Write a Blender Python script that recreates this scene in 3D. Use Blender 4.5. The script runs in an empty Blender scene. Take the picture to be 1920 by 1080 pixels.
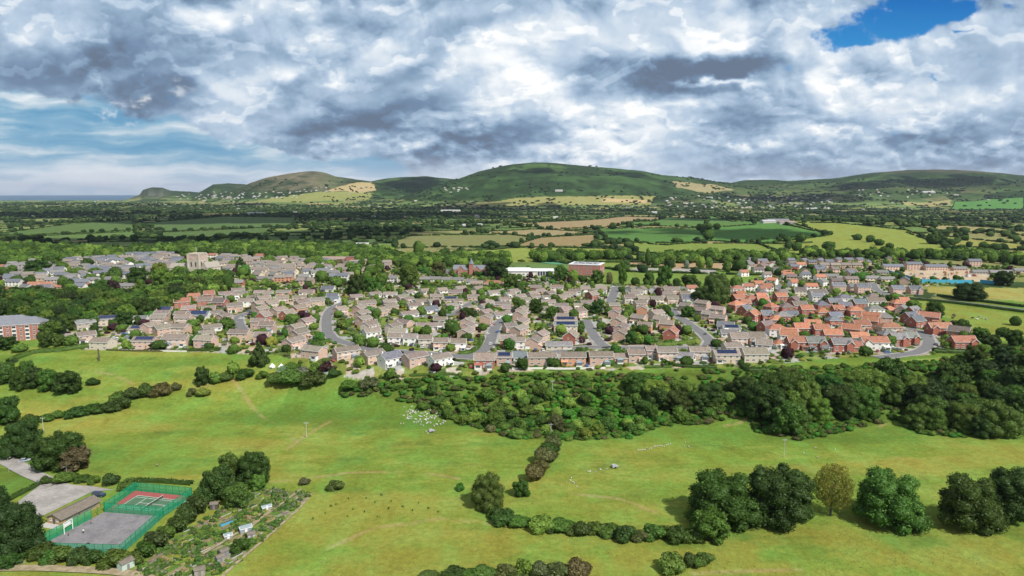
import bpy, math, random
import numpy as np
from mathutils import Vector, Matrix
R = math.radians
SC = bpy.context.scene
COL = SC.collection
random.seed(7)
# ------------------------------------------------------------------ camera
F = 1280.0                      # focal length in photograph pixels (1920 wide)
CAMH = 120.0
PITCH = math.atan((540 - 361.5) / F)
cd = bpy.data.cameras.new('camera'); cam = bpy.data.objects.new('camera', cd); COL.objects.link(cam)
cam.location = (0, 0, CAMH); cam.rotation_euler = (R(90) - PITCH, 0, 0)
cd.sensor_width = 36; cd.lens = 36 * F / 1920; cd.clip_start = 1; cd.clip_end = 200000
SC.camera = cam
# ------------------------------------------------------------------ light and exposure
SUN_EL, SUN_AZ = R(47), math.atan2(0.66, -0.75)          # azimuth of the sun measured from +Y towards +X
SD = Vector((math.sin(SUN_AZ) * math.cos(SUN_EL), math.cos(SUN_AZ) * math.cos(SUN_EL), math.sin(SUN_EL)))
sl = bpy.data.lights.new('sun', 'SUN'); sl.energy = 4.6; sl.angle = R(0.6); sl.color = (1, .955, .88)
so = bpy.data.objects.new('sun', sl); COL.objects.link(so); so.rotation_euler = SD.to_track_quat('Z', 'Y').to_euler()
SC.view_settings.view_transform = 'Standard'; SC.view_settings.look = 'None'
SC.view_settings.exposure = 0.22; SC.view_settings.gamma = 1
cy = SC.cycles
cy.max_bounces = 4; cy.diffuse_bounces = 2; cy.glossy_bounces = 1; cy.transmission_bounces = 2
cy.transparent_max_bounces = 12; cy.volume_bounces = 0; cy.use_denoising = True
cy.use_adaptive_sampling = True; cy.adaptive_threshold = 0.015
cy.caustics_reflective = False; cy.caustics_refractive = False

class G:                        # tiny node-graph helper
    def __init__(s, nt): s.nt = nt; s.n = nt.nodes; s.l = nt.links
    def put(s, sock, v):
        if v is None: return
        if hasattr(v, 'is_output') or isinstance(v, bpy.types.NodeSocket): s.l.new(v, sock)
        elif isinstance(v, (tuple, list)) and len(v) == 3 and sock.type == 'RGBA': sock.default_value = (*v, 1)
        else: sock.default_value = v
    def node(s, t, ins=None, **kw):
        x = s.n.new(t)
        for k, v in kw.items(): setattr(x, k, v)
        for k, v in (ins or {}).items(): s.put(x.inputs[k], v)
        return x
    def m(s, op, a, b=None, c=None, clamp=False):
        x = s.n.new('ShaderNodeMath'); x.operation = op; x.use_clamp = clamp
        for i, v in enumerate((a, b, c)): s.put(x.inputs[i], v)
        return x.outputs[0]
    def v(s, op, a, b=None, c=None):
        x = s.n.new('ShaderNodeVectorMath'); x.operation = op
        s.put(x.inputs[0], a)
        if op == 'SCALE': s.put(x.inputs[3], b)
        else:
            s.put(x.inputs[1], b); s.put(x.inputs[2], c)
        return x.outputs[1] if op in ('LENGTH', 'DOT_PRODUCT', 'DISTANCE') else x.outputs[0]
    def noise(s, vec, scale, detail=4, rough=.5, dist=0, dims='3D', **kw):
        x = s.node('ShaderNodeTexNoise', {'Vector': vec, 'Scale': scale, 'Detail': detail, 'Roughness': rough, 'Distortion': dist}, noise_dimensions=dims, **kw)
        return x.outputs[0]
    def smooth(s, v, a, b, c=0.0, d=1.0):
        x = s.node('ShaderNodeMapRange', {0: v, 1: a, 2: b, 3: c, 4: d}, interpolation_type='SMOOTHSTEP'); return x.outputs[0]
    def lin(s, v, a, b, c=0.0, d=1.0):
        x = s.node('ShaderNodeMapRange', {0: v, 1: a, 2: b, 3: c, 4: d}); return x.outputs[0]
    def mix(s, f, a, b, mode='MIX'):
        x = s.node('ShaderNodeMix', data_type='RGBA', blend_type=mode)
        s.put(x.inputs[0], f); s.put(x.inputs[6], a); s.put(x.inputs[7], b); return x.outputs[2]
    def comb(s, x, y, z): return s.node('ShaderNodeCombineXYZ', {0: x, 1: y, 2: z}).outputs[0]
    def ramp(s, f, stops):
        x = s.n.new('ShaderNodeValToRGB'); s.put(x.inputs[0], f); e = x.color_ramp.elements
        while len(e) > 1: e.remove(e[-1])
        for i, (p, c) in enumerate(stops):
            k = e[0] if i == 0 else e.new(p)
            k.position = p; k.color = (*c, 1)
        return x.outputs[0]

HAZE = True
# ------------------------------------------------------------------ numpy noise
def _hash(ix, iy, seed):
    h = (ix.astype(np.int64) * 374761393 + iy.astype(np.int64) * 668265263 + seed * 974711) & 0x7fffffff
    h = ((h ^ (h >> 13)) * 1274126177) & 0x7fffffff
    return h ^ (h >> 16)
def vhash(ix, iy, seed=0): return (_hash(ix, iy, seed) & 0xffff) / 65535.0
_GA = np.arange(256) / 256.0 * 2 * np.pi
_GX, _GY = np.cos(_GA).astype(np.float32), np.sin(_GA).astype(np.float32)
def perlin(x, y, seed=0):
    ix = np.floor(x); iy = np.floor(y); fx = x - ix; fy = y - iy
    ix = ix.astype(np.int64); iy = iy.astype(np.int64)
    u = fx * fx * fx * (fx * (fx * 6 - 15) + 10); v = fy * fy * fy * (fy * (fy * 6 - 15) + 10)
    def gr(a, b):
        k = _hash(ix + a, iy + b, seed) & 255
        return _GX[k] * (fx - a) + _GY[k] * (fy - b)
    a = gr(0, 0) * (1 - u) + gr(1, 0) * u; b = gr(0, 1) * (1 - u) + gr(1, 1) * u
    return (a * (1 - v) + b * v) * 1.4
def fbm(x, y, o=5, seed=0, gain=.5, lac=2.03):
    t = 0; a = 1.0; n = 0
    for i in range(o):
        t = t + a * perlin(x + 17.3 * i, y - 9.1 * i, seed + i); n += a; a *= gain; x = x * lac; y = y * lac
    return t / n
def billow(x, y, o=5, seed=0, gain=.5, lac=2.07):
    t = 0; a = 1.0; n = 0
    for i in range(o):
        p = perlin(x + 5.7 * i, y + 3.3 * i, seed + i); t = t + a * np.sqrt(p * p + .004); n += a; a *= gain; x = x * lac; y = y * lac
    return t / n
def worley(x, y, seed=0):
    ix = np.floor(x).astype(np.int64); iy = np.floor(y).astype(np.int64); d = np.full(x.shape, 9.0)
    for a in (-1, 0, 1):
        for b in (-1, 0, 1):
            k = _hash(ix + a, iy + b, seed)
            ex = ix + a + (k & 255) / 256.0 - x; ey = iy + b + ((k >> 8) & 255) / 256.0 - y
            q = ex * ex + ey * ey; d = np.where(q < d, q, d)
    return 1 - np.minimum(d, 1.0)
def puffs(x, y, o=5, seed=0, gain=.5, lac=2.1):
    t = 0; a = 1.0; n = 0
    for i in range(o):
        t = t + a * worley(x + 3.1 * i, y + 7.7 * i, seed + i); n += a; a *= gain; x = x * lac; y = y * lac
    return t / n
def sstep(v, a, b):
    t = np.clip((v - a) / (b - a), 0, 1); return t * t * (3 - 2 * t)
# ------------------------------------------------------------------ sky colours over azimuth and elevation
def sky_color(az, el):
    ca = np.clip(az, -1.3, 1.3)
    X = 12.8 * np.tan(ca); Y = 12.8 * np.tan(el) / np.cos(ca)     # hundreds of photograph pixels from due ahead on the horizon
    V = Y = np.maximum(Y, -.05)
    def H(dx, dy, sc, fl, sd):
        x = X * sc; y = Y * sc * fl
        a = x + .17 * fbm(x * 1.3, y * 1.3, 5, 11 + sd) + dx; b = y + .17 * fbm(x * 1.3 + 40, y * 1.3, 5, 31 + sd) + dy
        return puffs(a * 1.2, b * 1.2, 6, 3 + sd, .50) + .6 * fbm(a * .6 + 9, b * .6, 4, 77)
    def layer(sc, fl, sd):
        h = H(0, 0, sc, fl, sd)
        return h, (h - H(.015, .04, sc, fl, sd)) / .05, (h - H(.08, .22, sc, fl, sd)) / .22
    w = sstep(Y + .5 * fbm(X * .7, Y, 3, 5), .9, 2.2)
    A = layer(.56, 1.30, 0); Z = layer(1.25, 2.1, 50)
    h0, lit, litw = [p * w + q * (1 - w) for p, q in zip(A, Z)]
    qx, qy = X * .9, Y * 1.1
    wx = fbm(qx, qy, 4, 12); wy = fbm(qx, qy, 4, 13)
    wX = X + .75 * fbm(X * .7, Y * 1.2, 6, 55, .55); wY = Y + .45 * fbm(X * .7 + 30, Y * 1.2, 6, 66, .55)
    bump = sstep(fbm(X * .5, Y * .8, 3, 99), -.25, .3)
    def blob(x, y, rx, ry, rot=0, a=.15):
        # centre and radii in photograph pixels, turned into angles
        P = math.atan(178.5 / 1280); aa = (x - 960) / 1280.0; cc = (540 - y) / 1280.0
        bb = math.cos(P) + cc * math.sin(P); cx = 12.8 * aa / bb; cyy = 12.8 * (cc * math.cos(P) - math.sin(P)) / bb
        dx = wX - cx; dy = wY - cyy; c, s = math.cos(R(-rot)), math.sin(R(-rot))
        ux = (dx * c - dy * s) / (rx / 100.0); uy = (dx * s + dy * c) / (ry / 100.0)
        return 1 - sstep(np.sqrt(ux * ux + uy * uy), a, 1.0)
    B = np.full_like(X, .545)
    for (x, y, rx, ry, rot, w) in ((380, 70, 420, 110, 10, -.07), (700, 200, 300, 90, 20, -.05), (1250, 235, 420, 60, 0, .12), (1650, 200, 260, 60, 0, .14), (900, 130, 200, 110, 0, .10), (1000, 310, 500, 22, 0, .14), (1500, 60, 140, 60, -30, .16), (600, 60, 200, 50, 0, .12), (100, 110, 290, 75, 6, -.26), (280, 190, 130, 42, 6, -.36), (200, 165, 240, 50, 10, -.14), (250, 15, 200, 40, 0, -.10), (820, 50, 300, 50, -4, -.26), (790, 110, 140, 45, 25, -.22),
            (1330, 128, 210, 36, 2, -.55), (1220, 160, 130, 45, 0, -.30), (1340, 168, 200, 14, -3, -.2), (1400, 212, 200, 22, 2, -.22), (1360, 240, 150, 40, 0, -.24), (640, 235, 330, 42, 14, -.30), (860, 280, 330, 32, 12, -.34), (560, 170, 140, 30, 18, -.22),
            (1030, 230, 200, 60, 0, -.05), (1800, 250, 280, 40, 8, -.26), (1500, 322, 800, 30, 0, -.16), (1870, 300, 200, 50, 0, -.14), (1100, 150, 60, 40, 0, -.16), (1560, 245, 90, 40, 0, -.12),
            (460, 20, 190, 38, 4, .26), (110, 70, 130, 45, 0, .24), (980, 85, 160, 60, 0, .18), (950, 160, 110, 90, 0, .12), (1340, 80, 130, 30, -14, .30), (1270, 60, 200, 60, 0, .12), (1470, 105, 50, 45, -30, .30), (1360, 152, 110, 9, -3, .38), (700, 120, 80, 50, 0, .16),
            (1110, 215, 260, 80, 5, .16), (1560, 150, 60, 50, 0, .24), (1700, 110, 260, 60, -8, .12), (430, 165, 160, 26, -14, .20), (540, 150, 70, 40, 0, .14), (1840, 205, 130, 40, -35, .20), (1130, 290, 180, 22, 0, .12), (1900, 160, 60, 40, 0, .14), (1500, 240, 60, 26, 0, .16), (640, 265, 180, 16, 0, .10)):
        B = B + 1.25 * w * blob(x, y, rx, ry, rot)
    B = B + .20 * fbm(qx * .35, qy * .5, 4, 91) + .22 * np.clip(litw, -1.6, 1.6) * (.4 + .6 * bump) + .028 * np.clip(lit, -3, 3) * (.08 + .92 * bump)
    def rim(sc, fl, sd, t, up):
        def Q(dy):
            x = X * sc; y = (Y + dy) * sc * fl
            a = x + .25 * fbm(x * 1.5, y * 1.5, 5, sd); b = y + .25 * fbm(x * 1.5 + 9, y * 1.5, 5, sd + 1)
            return fbm(a * .8, b * .8, 3, sd + 2) + .55 * (puffs(a * 1.6, b * 1.6, 5, sd + 3, .52) - .55)
        q, qu = Q(0), Q(up)
        return sstep(q, t, t + .05) * (1 - sstep(qu, t - .05, t + .16)), sstep(q, t, t + .08)
    r1, b1 = rim(.45, 1.5, 500, .06, .30); r2, b2 = rim(1.1, 2.0, 540, .04, .14); ww = w * .9 + .1
    B = B + .19 * r1 * ww + .15 * r2 * (1 - .5 * w) - .10 * b1 * (1 - r1) * ww - .05 * b2 * (1 - r2) * (1 - .5 * w) + .02
    def ramp(t, st):
        ps = [p for p, _ in st]
        return np.stack([np.interp(t, ps, [c[i] for _, c in st]) for i in range(3)], -1)
    C = ramp(B, [(0.0, (.12, .165, .24)), (.2, (.155, .235, .355)), (.42, (.275, .385, .52)), (.62, (.43, .54, .67)), (.82, (.68, .74, .80)), (1.02, (.92, .93, .93))])
    # smooth stratus low on the left
    st = fbm(X * .32 + wx * .15, Y * 3.2 + wy * .5, 6, 21, .55) + .25 * fbm(X * .8, Y * 1.3, 4, 23)
    S = ramp(st, [(-.34, (.13, .32, .50)), (-.10, (.20, .39, .55)), (.08, (.33, .49, .61)), (.26, (.52, .62, .70)), (.45, (.72, .77, .80))])
    m = np.clip(blob(60, 265, 560, 120, -8, .35) * 1.2 + blob(300, 330, 620, 60, 0, .45), 0, 1)
    m = sstep(m + .35 * fbm(qx, qy, 5, 41), .30, .60)[..., None]
    C = C * (1 - m) + S * m
    # bright lace along the torn lower edge of the left clouds
    lace = blob(240, 200, 230, 20, 15, .1) * sstep(fbm(qx * 1.6, qy * 2.4, 6, 47, .6), .05, .4)
    C = C + (np.array((.85, .88, .90)) - C) * (lace * .75)[..., None]
    hz = (sstep(-V, -.75, -.12) * (.55 + .5 * sstep(st, -.2, .2)))[..., None] * np.clip(1 - (X + 3.0) / 9, .35, 1)[..., None]
    C = C + (np.array((.70, .74, .80)) - C) * np.clip(hz, 0, .85)
    # openings to the blue
    hb = np.zeros_like(X)
    for (x, y, rx, ry, rot, w) in ((1670, 34, 200, 62, 12, 1.45), (1780, 4, 120, 26, 0, .8), (1585, 78, 90, 28, 0, .8), (0, 112, 55, 24, 0, 1.0), (1765, 147, 60, 7, 0, 1.0), (1812, 56, 30, 9, 0, .9), (1905, 18, 50, 14, 0, .8), (1750, 15, 90, 26, 10, .7)):
        hb = hb + w * blob(x, y, rx, ry, rot, 0)
    hb = sstep(hb + 1.25 * fbm(qx * 1.5, qy * 1.9, 7, 83, .6) - .35 * (h0 - .4), .28, .95)[..., None]
    BL = ramp(V, [(0, (.10, .36, .62)), (2.6, (.03, .24, .55)), (3.6, (.004, .12, .42))])
    C = C * (1 - hb) + BL * hb
    return np.clip(C, .01, .97)
# ------------------------------------------------------------------ world: blue Nishita sky with broken cloud overhead
world = bpy.data.worlds.new('World'); SC.world = world; world.use_nodes = True
g = G(world.node_tree); g.n.clear()
dv = g.node('ShaderNodeTexCoord').outputs['Generated']
ns = g.node('ShaderNodeTexSky', sky_type='NISHITA', sun_disc=False, sun_elevation=SUN_EL, sun_rotation=SUN_AZ, altitude=120.0).outputs[0]
ns = g.mix(1.0, ns, (.10, .10, .10), 'MULTIPLY')
cn = g.smooth(g.noise(dv, 2.2, 3, .5), .40, .58)
g.l.new(g.node('ShaderNodeBackground', {'Color': g.mix(cn, ns, (.50, .53, .57)), 'Strength': 1.0}).outputs[0], g.node('ShaderNodeOutputWorld').inputs[0])
world.cycles.sampling_method = 'MANUAL'; world.cycles.sample_map_resolution = 256

# ------------------------------------------------------------------ terrain height
_P = math.atan(178.5 / F); _cp, _sp = math.cos(_P), math.sin(_P)
def dir_px(x, y):
    a = (np.asarray(x, float) - 960) / F; c = (540 - np.asarray(y, float)) / F
    b = _cp + c * _sp
    return a / b, (c * _cp - _sp) / b                    # x and z per metre of forward distance
RIDGES = [
 (9500, 1500, [(235, 376), (262, 366), (268, 357), (285, 352), (305, 353), (320, 358), (370, 359), (420, 363), (470, 376)]),
 (9100, 1300, [(360, 368), (385, 355), (400, 347), (430, 345), (460, 347), (480, 352), (530, 368)]),
 (8000, 1900, [(370, 376), (440, 359), (470, 345), (500, 335), (540, 328), (570, 324), (590, 323), (605, 325), (630, 333), (660, 337), (700, 343), (740, 353), (800, 370)]),
 (8600, 1800, [(630, 366), (690, 343), (720, 337), (750, 334), (800, 332), (840, 336), (900, 345), (1000, 366)]),
 (7000, 2300, [(740, 378), (820, 352), (860, 338), (900, 324), (930, 317), (960, 311), (1000, 308), (1040, 309), (1090, 314), (1150, 319), (1200, 323), (1240, 331), (1300, 337), (1345, 344), (1400, 354), (1490, 372)]),
 (8200, 2700, [(1200, 352), (1340, 342), (1370, 345), (1395, 340), (1440, 339), (1480, 341), (1560, 337), (1600, 331), (1640, 326), (1700, 321), (1760, 320), (1820, 322), (1870, 326), (1920, 330), (2100, 326), (2500, 345)]),
 (6300, 1500, [(1370, 392), (1450, 374), (1520, 364), (1600, 360), (1680, 353), (1760, 357), (1850, 350), (1920, 347), (2400, 352)]),
]
_RD = []
for D, W, pts in RIDGES:
    u, v = dir_px([p[0] for p in pts], [p[1] for p in pts]); _RD.append((D, W, u, CAMH + v * D))
def plainH(y): return np.interp(y, [0, 450, 900, 1400, 2500, 4500, 6500, 11000, 13000, 20000], [18, 18, 20, 14, 4, 4, 16, 4, -45, -60])
def bank(x, y):
    fr = np.interp(x, [-420, -250, -180, -100, -40, 24, 80, 128, 240, 420], [292, 322, 345, 366, 350, 336, 338, 330, 340, 345])
    wd = np.interp(x, [-420, -250, -180, -100, -40, 24, 80, 128, 240, 420], [190, 150, 105, 42, 46, 52, 54, 66, 78, 90])
    return sstep(y, fr, fr + wd)
def H(x, y):
    x = np.asarray(x, float); y = np.asarray(y, float)
    h = plainH(y) * bank(x, y)
    flat = 1 - sstep(y, 380, 430) * (1 - sstep(y, 1000, 1300))
    flat = flat * (1 - sstep(x, -290, -255) * (1 - sstep(x, -105, -75)) * (1 - sstep(y, 330, 350)))
    h = h + flat * (1.3 * fbm(x / 60, y / 60, 3, 5) + 3.0 * np.clip(y / 4000, 0, 1.5) * fbm(x / 500, y / 500, 3, 6))
    h = h + 30 * np.exp(-((x - 950) / 500) ** 2 - ((y - 1950) / 420) ** 2) + 14 * np.exp(-((x - 260) / 420) ** 2 - ((y - 2300) / 400) ** 2)
    h = h - 3.0 * sstep(-y, -215, -120)
    far = (y > 3500) & (y < 16000)
    if far.any():
        xf, yf = x[far], y[far]; u = xf / yf; b = np.zeros_like(xf)
        n1 = fbm(xf / 900, yf / 900, 5, 61, .55); n2 = fbm(xf / 260, yf / 260, 3, 62)
        for D, W, uu, hh in _RD:
            c = np.interp(u, uu, hh, left=0, right=0)
            t = (yf - D) / W; p = np.where(t < 0, 1 - sstep(-t, 0, 1.0), 1 - sstep(t, 0, .8))
            n3 = fbm(xf / 90, yf / 90, 3, 63); e = c * p + (95 * n1 + 26 * n2) * p * (1 - p) * 2.4 + (4 * n2 + 3.5 * n3) * p
            b = np.maximum(b, np.where(c > 5, e, 0))
        h[far] = h[far] + b
    return h
def ground(px, py):
    """the place on the terrain that the photograph shows at pixel (px, py)"""
    px = np.atleast_1d(np.asarray(px, float)); py = np.atleast_1d(np.asarray(py, float))
    u, v = dir_px(px, py); T = np.geomspace(140, 30000, 900)
    out = np.zeros((len(px), 3))
    for s in range(0, len(px), 400):
        uu = u[s:s + 400, None]; vv = v[s:s + 400, None]
        z = CAMH + vv * T[None]; dz = z - H(uu * T[None], np.broadcast_to(T[None], z.shape).copy())
        i = np.argmax(dz < 0, axis=1); i = np.where(i == 0, 1, i)
        k = np.arange(len(i)); a, b = dz[k, i - 1], dz[k, i]; f = np.clip(a / (a - b + 1e-9), 0, 1)
        t = T[i - 1] + (T[i] - T[i - 1]) * f; x = uu[:, 0] * t
        out[s:s + 400] = np.stack([x, t, H(x, t)], 1)
    return out
def poly_w(pts): return ground([p[0] for p in pts], [p[1] for p in pts])[:, :2]
def inpoly(x, y, P):
    r = np.zeros(x.shape, bool); bb = (x >= P[:, 0].min()) & (x <= P[:, 0].max()) & (y >= P[:, 1].min()) & (y <= P[:, 1].max())
    if not bb.any(): return r
    xx, yy = x[bb], y[bb]; q = np.zeros(xx.shape, bool); n = len(P)
    for i in range(n):
        x1, y1 = P[i]; x2, y2 = P[(i + 1) % n]
        if y1 == y2: continue
        q ^= ((y1 > yy) != (y2 > yy)) & (xx < (x2 - x1) * (yy - y1) / (y2 - y1) + x1)
    r[bb] = q; return r
def seg_dist(x, y, P):
    d = np.full(x.shape, 1e9)
    for i in range(len(P) - 1):
        ax, ay = P[i]; bx, by = P[i + 1]; L = (bx - ax) ** 2 + (by - ay) ** 2 + 1e-9
        t = np.clip(((x - ax) * (bx - ax) + (y - ay) * (by - ay)) / L, 0, 1)
        d = np.minimum(d, np.hypot(x - ax - t * (bx - ax), y - ay - t * (by - ay)))
    return d

# ------------------------------------------------------------------ materials
def new_mat(name):
    m = bpy.data.materials.new(name); m.use_nodes = True; m.node_tree.nodes.clear(); return m, G(m.node_tree)
def finish(g, col, rough=.85, spec=.2, bump=None, bs=.3, bd=.1, **kw):
    p = g.node('ShaderNodeBsdfPrincipled', {'Base Color': col, 'Roughness': rough, 'Specular IOR Level': spec})
    for k, v in kw.items(): g.put(p.inputs[k.replace('_', ' ')], v)
    if bump is not None: g.put(p.inputs['Normal'], g.node('ShaderNodeBump', {'Strength': bs, 'Distance': bd, 'Height': bump}).outputs[0])
    g.l.new(p.outputs[0], g.node('ShaderNodeOutputMaterial').inputs[0]); return p
def pos(g): return g.node('ShaderNodeNewGeometry').outputs['Position']
def objp(g): return g.node('ShaderNodeTexCoord').outputs['Object']
M = {}
def plain(name, col, rough=.8, var=.15, scale=1.2, spec=.2, tint=False, **kw):
    m, g = new_mat(name)
    n = g.noise(pos(g), scale, 3, .6)
    c = g.node('ShaderNodeObjectInfo').outputs['Color'] if tint else col
    k = g.lin(n, .3, .7, 1 - var, 1 + var)
    c = g.mix(1.0, c, g.comb(k, k, k), 'MULTIPLY')
    finish(g, c, rough, spec, **kw); M[name] = m; return m
def tex2(name, a, b, scale, lo=.4, hi=.6, rough=.9, detail=5, stretch=(1, 1, 1), tint=False, bump=0):
    m, g = new_mat(name)
    p = g.v('MULTIPLY', pos(g), stretch)
    n = g.noise(p, scale, detail, .6); f = g.smooth(n, lo, hi)
    c = g.mix(f, a, b); k = g.lin(g.noise(pos(g), scale * 6, 3, .6), .3, .7, .85, 1.15)
    c = g.mix(1.0, c, g.comb(k, k, k), 'MULTIPLY')
    if tint: c = g.mix(1.0, c, g.node('ShaderNodeObjectInfo').outputs['Color'], 'MULTIPLY')
    finish(g, c, rough, .15, bump=n if bump else None, bs=bump); M[name] = m; return m
# ground: colour per place, plus grass and soil grain
m, g = new_mat('ground'); M['ground'] = m
at = g.node('ShaderNodeAttribute', attribute_name='Col'); P_ = pos(g)
n1 = g.noise(P_, .45, 5, .65); n2 = g.noise(g.v('MULTIPLY', P_, (1, .55, 1)), .07, 6, .62); n3 = g.noise(P_, 2.1, 3, .6)
k = g.m('MULTIPLY', g.m('MULTIPLY', g.lin(n1, .3, .7, .80, 1.2), g.lin(n2, .3, .7, .80, 1.2)), g.lin(n3, .3, .7, .86, 1.14))
hue = g.mix(g.smooth(n2, .38, .66), (1.12, 1.0, .9), (.88, 1.0, 1.0))
c = g.mix(1.0, g.mix(1.0, at.outputs['Color'], g.comb(k, k, k), 'MULTIPLY'), hue, 'MULTIPLY')
finish(g, c, 1.0, .05, bump=g.m('ADD', n1, g.m('MULTIPLY', n3, .5)), bs=.55, bd=.5)
# leaves: object colour times per-leaf tone
m, g = new_mat('leaves'); M['leaves'] = m
at = g.node('ShaderNodeAttribute', attribute_name='tone'); oi = g.node('ShaderNodeObjectInfo')
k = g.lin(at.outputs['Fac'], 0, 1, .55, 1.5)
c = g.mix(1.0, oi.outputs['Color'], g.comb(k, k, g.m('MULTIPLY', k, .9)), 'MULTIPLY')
d = g.node('ShaderNodeBsdfDiffuse', {'Color': c}); t = g.node('ShaderNodeBsdfTranslucent', {'Color': g.mix(1.0, c, (1.2, 1.3, .6), 'MULTIPLY')})
gl = g.node('ShaderNodeBsdfGlossy', {'Color': (.7, .9, .6), 'Roughness': .5})
a = g.node('ShaderNodeMixShader', {0: .22, 1: d.outputs[0], 2: t.outputs[0]}); a = g.node('ShaderNodeMixShader', {0: .02, 1: a.outputs[0], 2: gl.outputs[0]})
g.l.new(a.outputs[0], g.node('ShaderNodeOutputMaterial').inputs[0])
# leaves of masses: colour carried by the mesh
m, g = new_mat('foliage_mass'); M['foliage_mass'] = m
at = g.node('ShaderNodeAttribute', attribute_name='Col'); n = g.noise(pos(g), .8, 3, .7); k = g.lin(n, .3, .7, .62, 1.45)
c = g.mix(1.0, at.outputs['Color'], g.comb(k, k, k), 'MULTIPLY')
g.l.new(g.node('ShaderNodeBsdfDiffuse', {'Color': c}).outputs[0], g.node('ShaderNodeOutputMaterial').inputs[0])
m, g = new_mat('sky'); M['sky'] = m
g.l.new(g.node('ShaderNodeEmission', {'Color': g.node('ShaderNodeAttribute', attribute_name='Col').outputs['Color'], 'Strength': 1.0}).outputs[0], g.node('ShaderNodeOutputMaterial').inputs[0])
m.cycles.emission_sampling = 'NONE'
plain('bark', (.10, .085, .065), .95, .3, 3)
plain('brick', (1, 1, 1), .9, .16, 2.2, tint=True); plain('roof_tile', (1, 1, 1), .85, .30, .9, tint=True)
plain('white_paint', (.74, .74, .72), .6, .05); plain('render', (.66, .64, .60), .85, .08)
plain('glass', (.05, .065, .08), .12, .2, .5, spec=.8); plain('solar', (.015, .03, .09), .15, .1, spec=.8)
plain('conservatory_glass', (.25, .31, .34), .15, .15, spec=.7); plain('asphalt', (.16, .16, .165), .95, .10, .3)
plain('kerb', (.36, .35, .33), .9, .1); plain('paving', (.30, .285, .27), .95, .2, .12); plain('concrete', (.42, .41, .39), .9, .12)
plain('timber', (.40, .27, .15), .85, .15, 2); plain('grey_timber', (.20, .19, .17), .9, .2, 2); plain('pole_wood', (.10, .085, .07), .9, .2, 2)
plain('car_paint', (1, 1, 1), .3, .03, spec=.7, tint=True); plain('rubber', (.02, .02, .02), .8, .1); plain('metal', (.35, .36, .37), .5, .1)
plain('tinted', (1, 1, 1), .85, .10, 1.5, tint=True); plain('fleece', (.55, .53, .47), .95, .1, 4); plain('dark_face', (.10, .09, .08), .9, .1)
plain('skin', (.45, .28, .20), .7, .05); plain('green_paint', (.02, .16, .07), .5, .1); plain('line_paint', (.72, .72, .70), .8, .05)
plain('court_green', (.075, .15, .09), .9, .08, .4); plain('court_red', (.30, .085, .08), .9, .08, .4); tex2('court_grey', (.215, .205, .215), (.165, .16, .168), .16, .42, .62)
tex2('gravel', (.34, .32, .30), (.26, .245, .23), .12, .4, .62); tex2('soil', (.23, .17, .12), (.12, .09, .06), .7); tex2('dirt_path', (.34, .28, .19), (.24, .20, .12), .5)
tex2('crop', (.09, .15, .025), (.20, .24, .05), 1.3, bump=.6); tex2('lawn', (.15, .20, .04), (.11, .17, .035), .3); tex2('site_soil', (.45, .36, .26), (.30, .25, .20), .06)
tex2('water', (.025, .085, .15), (.035, .10, .17), .002, stretch=(1, .2, 1), rough=.45); tex2('stone', (.56, .51, .43), (.46, .40, .33), .5)
m, g = new_mat('net'); M['net'] = m                        # green windbreak netting, half see-through
tr = g.node('ShaderNodeBsdfTransparent'); df = g.node('ShaderNodeBsdfDiffuse', {'Color': (.04, .50, .27)}); tl = g.node('ShaderNodeBsdfTranslucent', {'Color': (.04, .55, .30)})
a = g.node('ShaderNodeMixShader', {0: .45, 1: df.outputs[0], 2: tl.outputs[0]}); n = g.noise(pos(g), 1.3, 2, .5)
a = g.node('ShaderNodeMixShader', {0: g.lin(n, .3, .7, .34, .52), 1: tr.outputs[0], 2: a.outputs[0]})
g.l.new(a.outputs[0], g.node('ShaderNodeOutputMaterial').inputs[0])
m, g = new_mat('cloud'); M['cloud'] = m; g.l.new(g.node('ShaderNodeBsdfDiffuse', {'Color': (.8, .8, .8)}).outputs[0], g.node('ShaderNodeOutputMaterial').inputs[0])

# ------------------------------------------------------------------ mesh helpers
def np_mesh(name, V, Fq, attr=None, attrname='Col', smooth=False):
    me = bpy.data.meshes.new(name); V = np.asarray(V, np.float32); Fq = np.asarray(Fq, np.int32); k = Fq.shape[1]; n = len(Fq)
    me.vertices.add(len(V)); me.vertices.foreach_set('co', V.ravel())
    me.loops.add(n * k); me.loops.foreach_set('vertex_index', Fq.ravel())
    me.polygons.add(n); me.polygons.foreach_set('loop_start', np.arange(0, n * k, k, dtype=np.int32))
    if smooth: me.polygons.foreach_set('use_smooth', np.ones(n, bool))
    me.update(calc_edges=True)
    if attr is not None:
        attr = np.asarray(attr, np.float32)
        if attr.ndim == 1:
            a = me.attributes.new(attrname, 'FLOAT', 'POINT'); a.data.foreach_set('value', attr)
        else:
            if attr.shape[1] == 3: attr = np.concatenate([attr, np.ones((len(attr), 1), np.float32)], 1)
            a = me.attributes.new(attrname, 'FLOAT_COLOR', 'POINT'); a.data.foreach_set('color', attr.ravel())
    return me
def put(name, me, mat=None, parent=None, loc=(0, 0, 0), rz=0, sc=(1, 1, 1), color=None, **props):
    o = bpy.data.objects.new(name, me); COL.objects.link(o); o.location = loc; o.rotation_euler = (0, 0, rz); o.scale = sc
    if mat is not None:
        for q in (mat if isinstance(mat, (list, tuple)) else [mat]): me.materials.append(M[q])
    if parent: o.parent = parent
    if color is not None: o.color = (*color, 1)
    for k, v in props.items(): o[k] = v
    return o
def thing(name, loc, label, cat, group=None, rz=0):
    o = bpy.data.objects.new(name, None); COL.objects.link(o); o.location = loc; o.rotation_euler = (0, 0, rz); o.empty_display_size = .5
    tag(o, label, cat, group); return o
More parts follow.
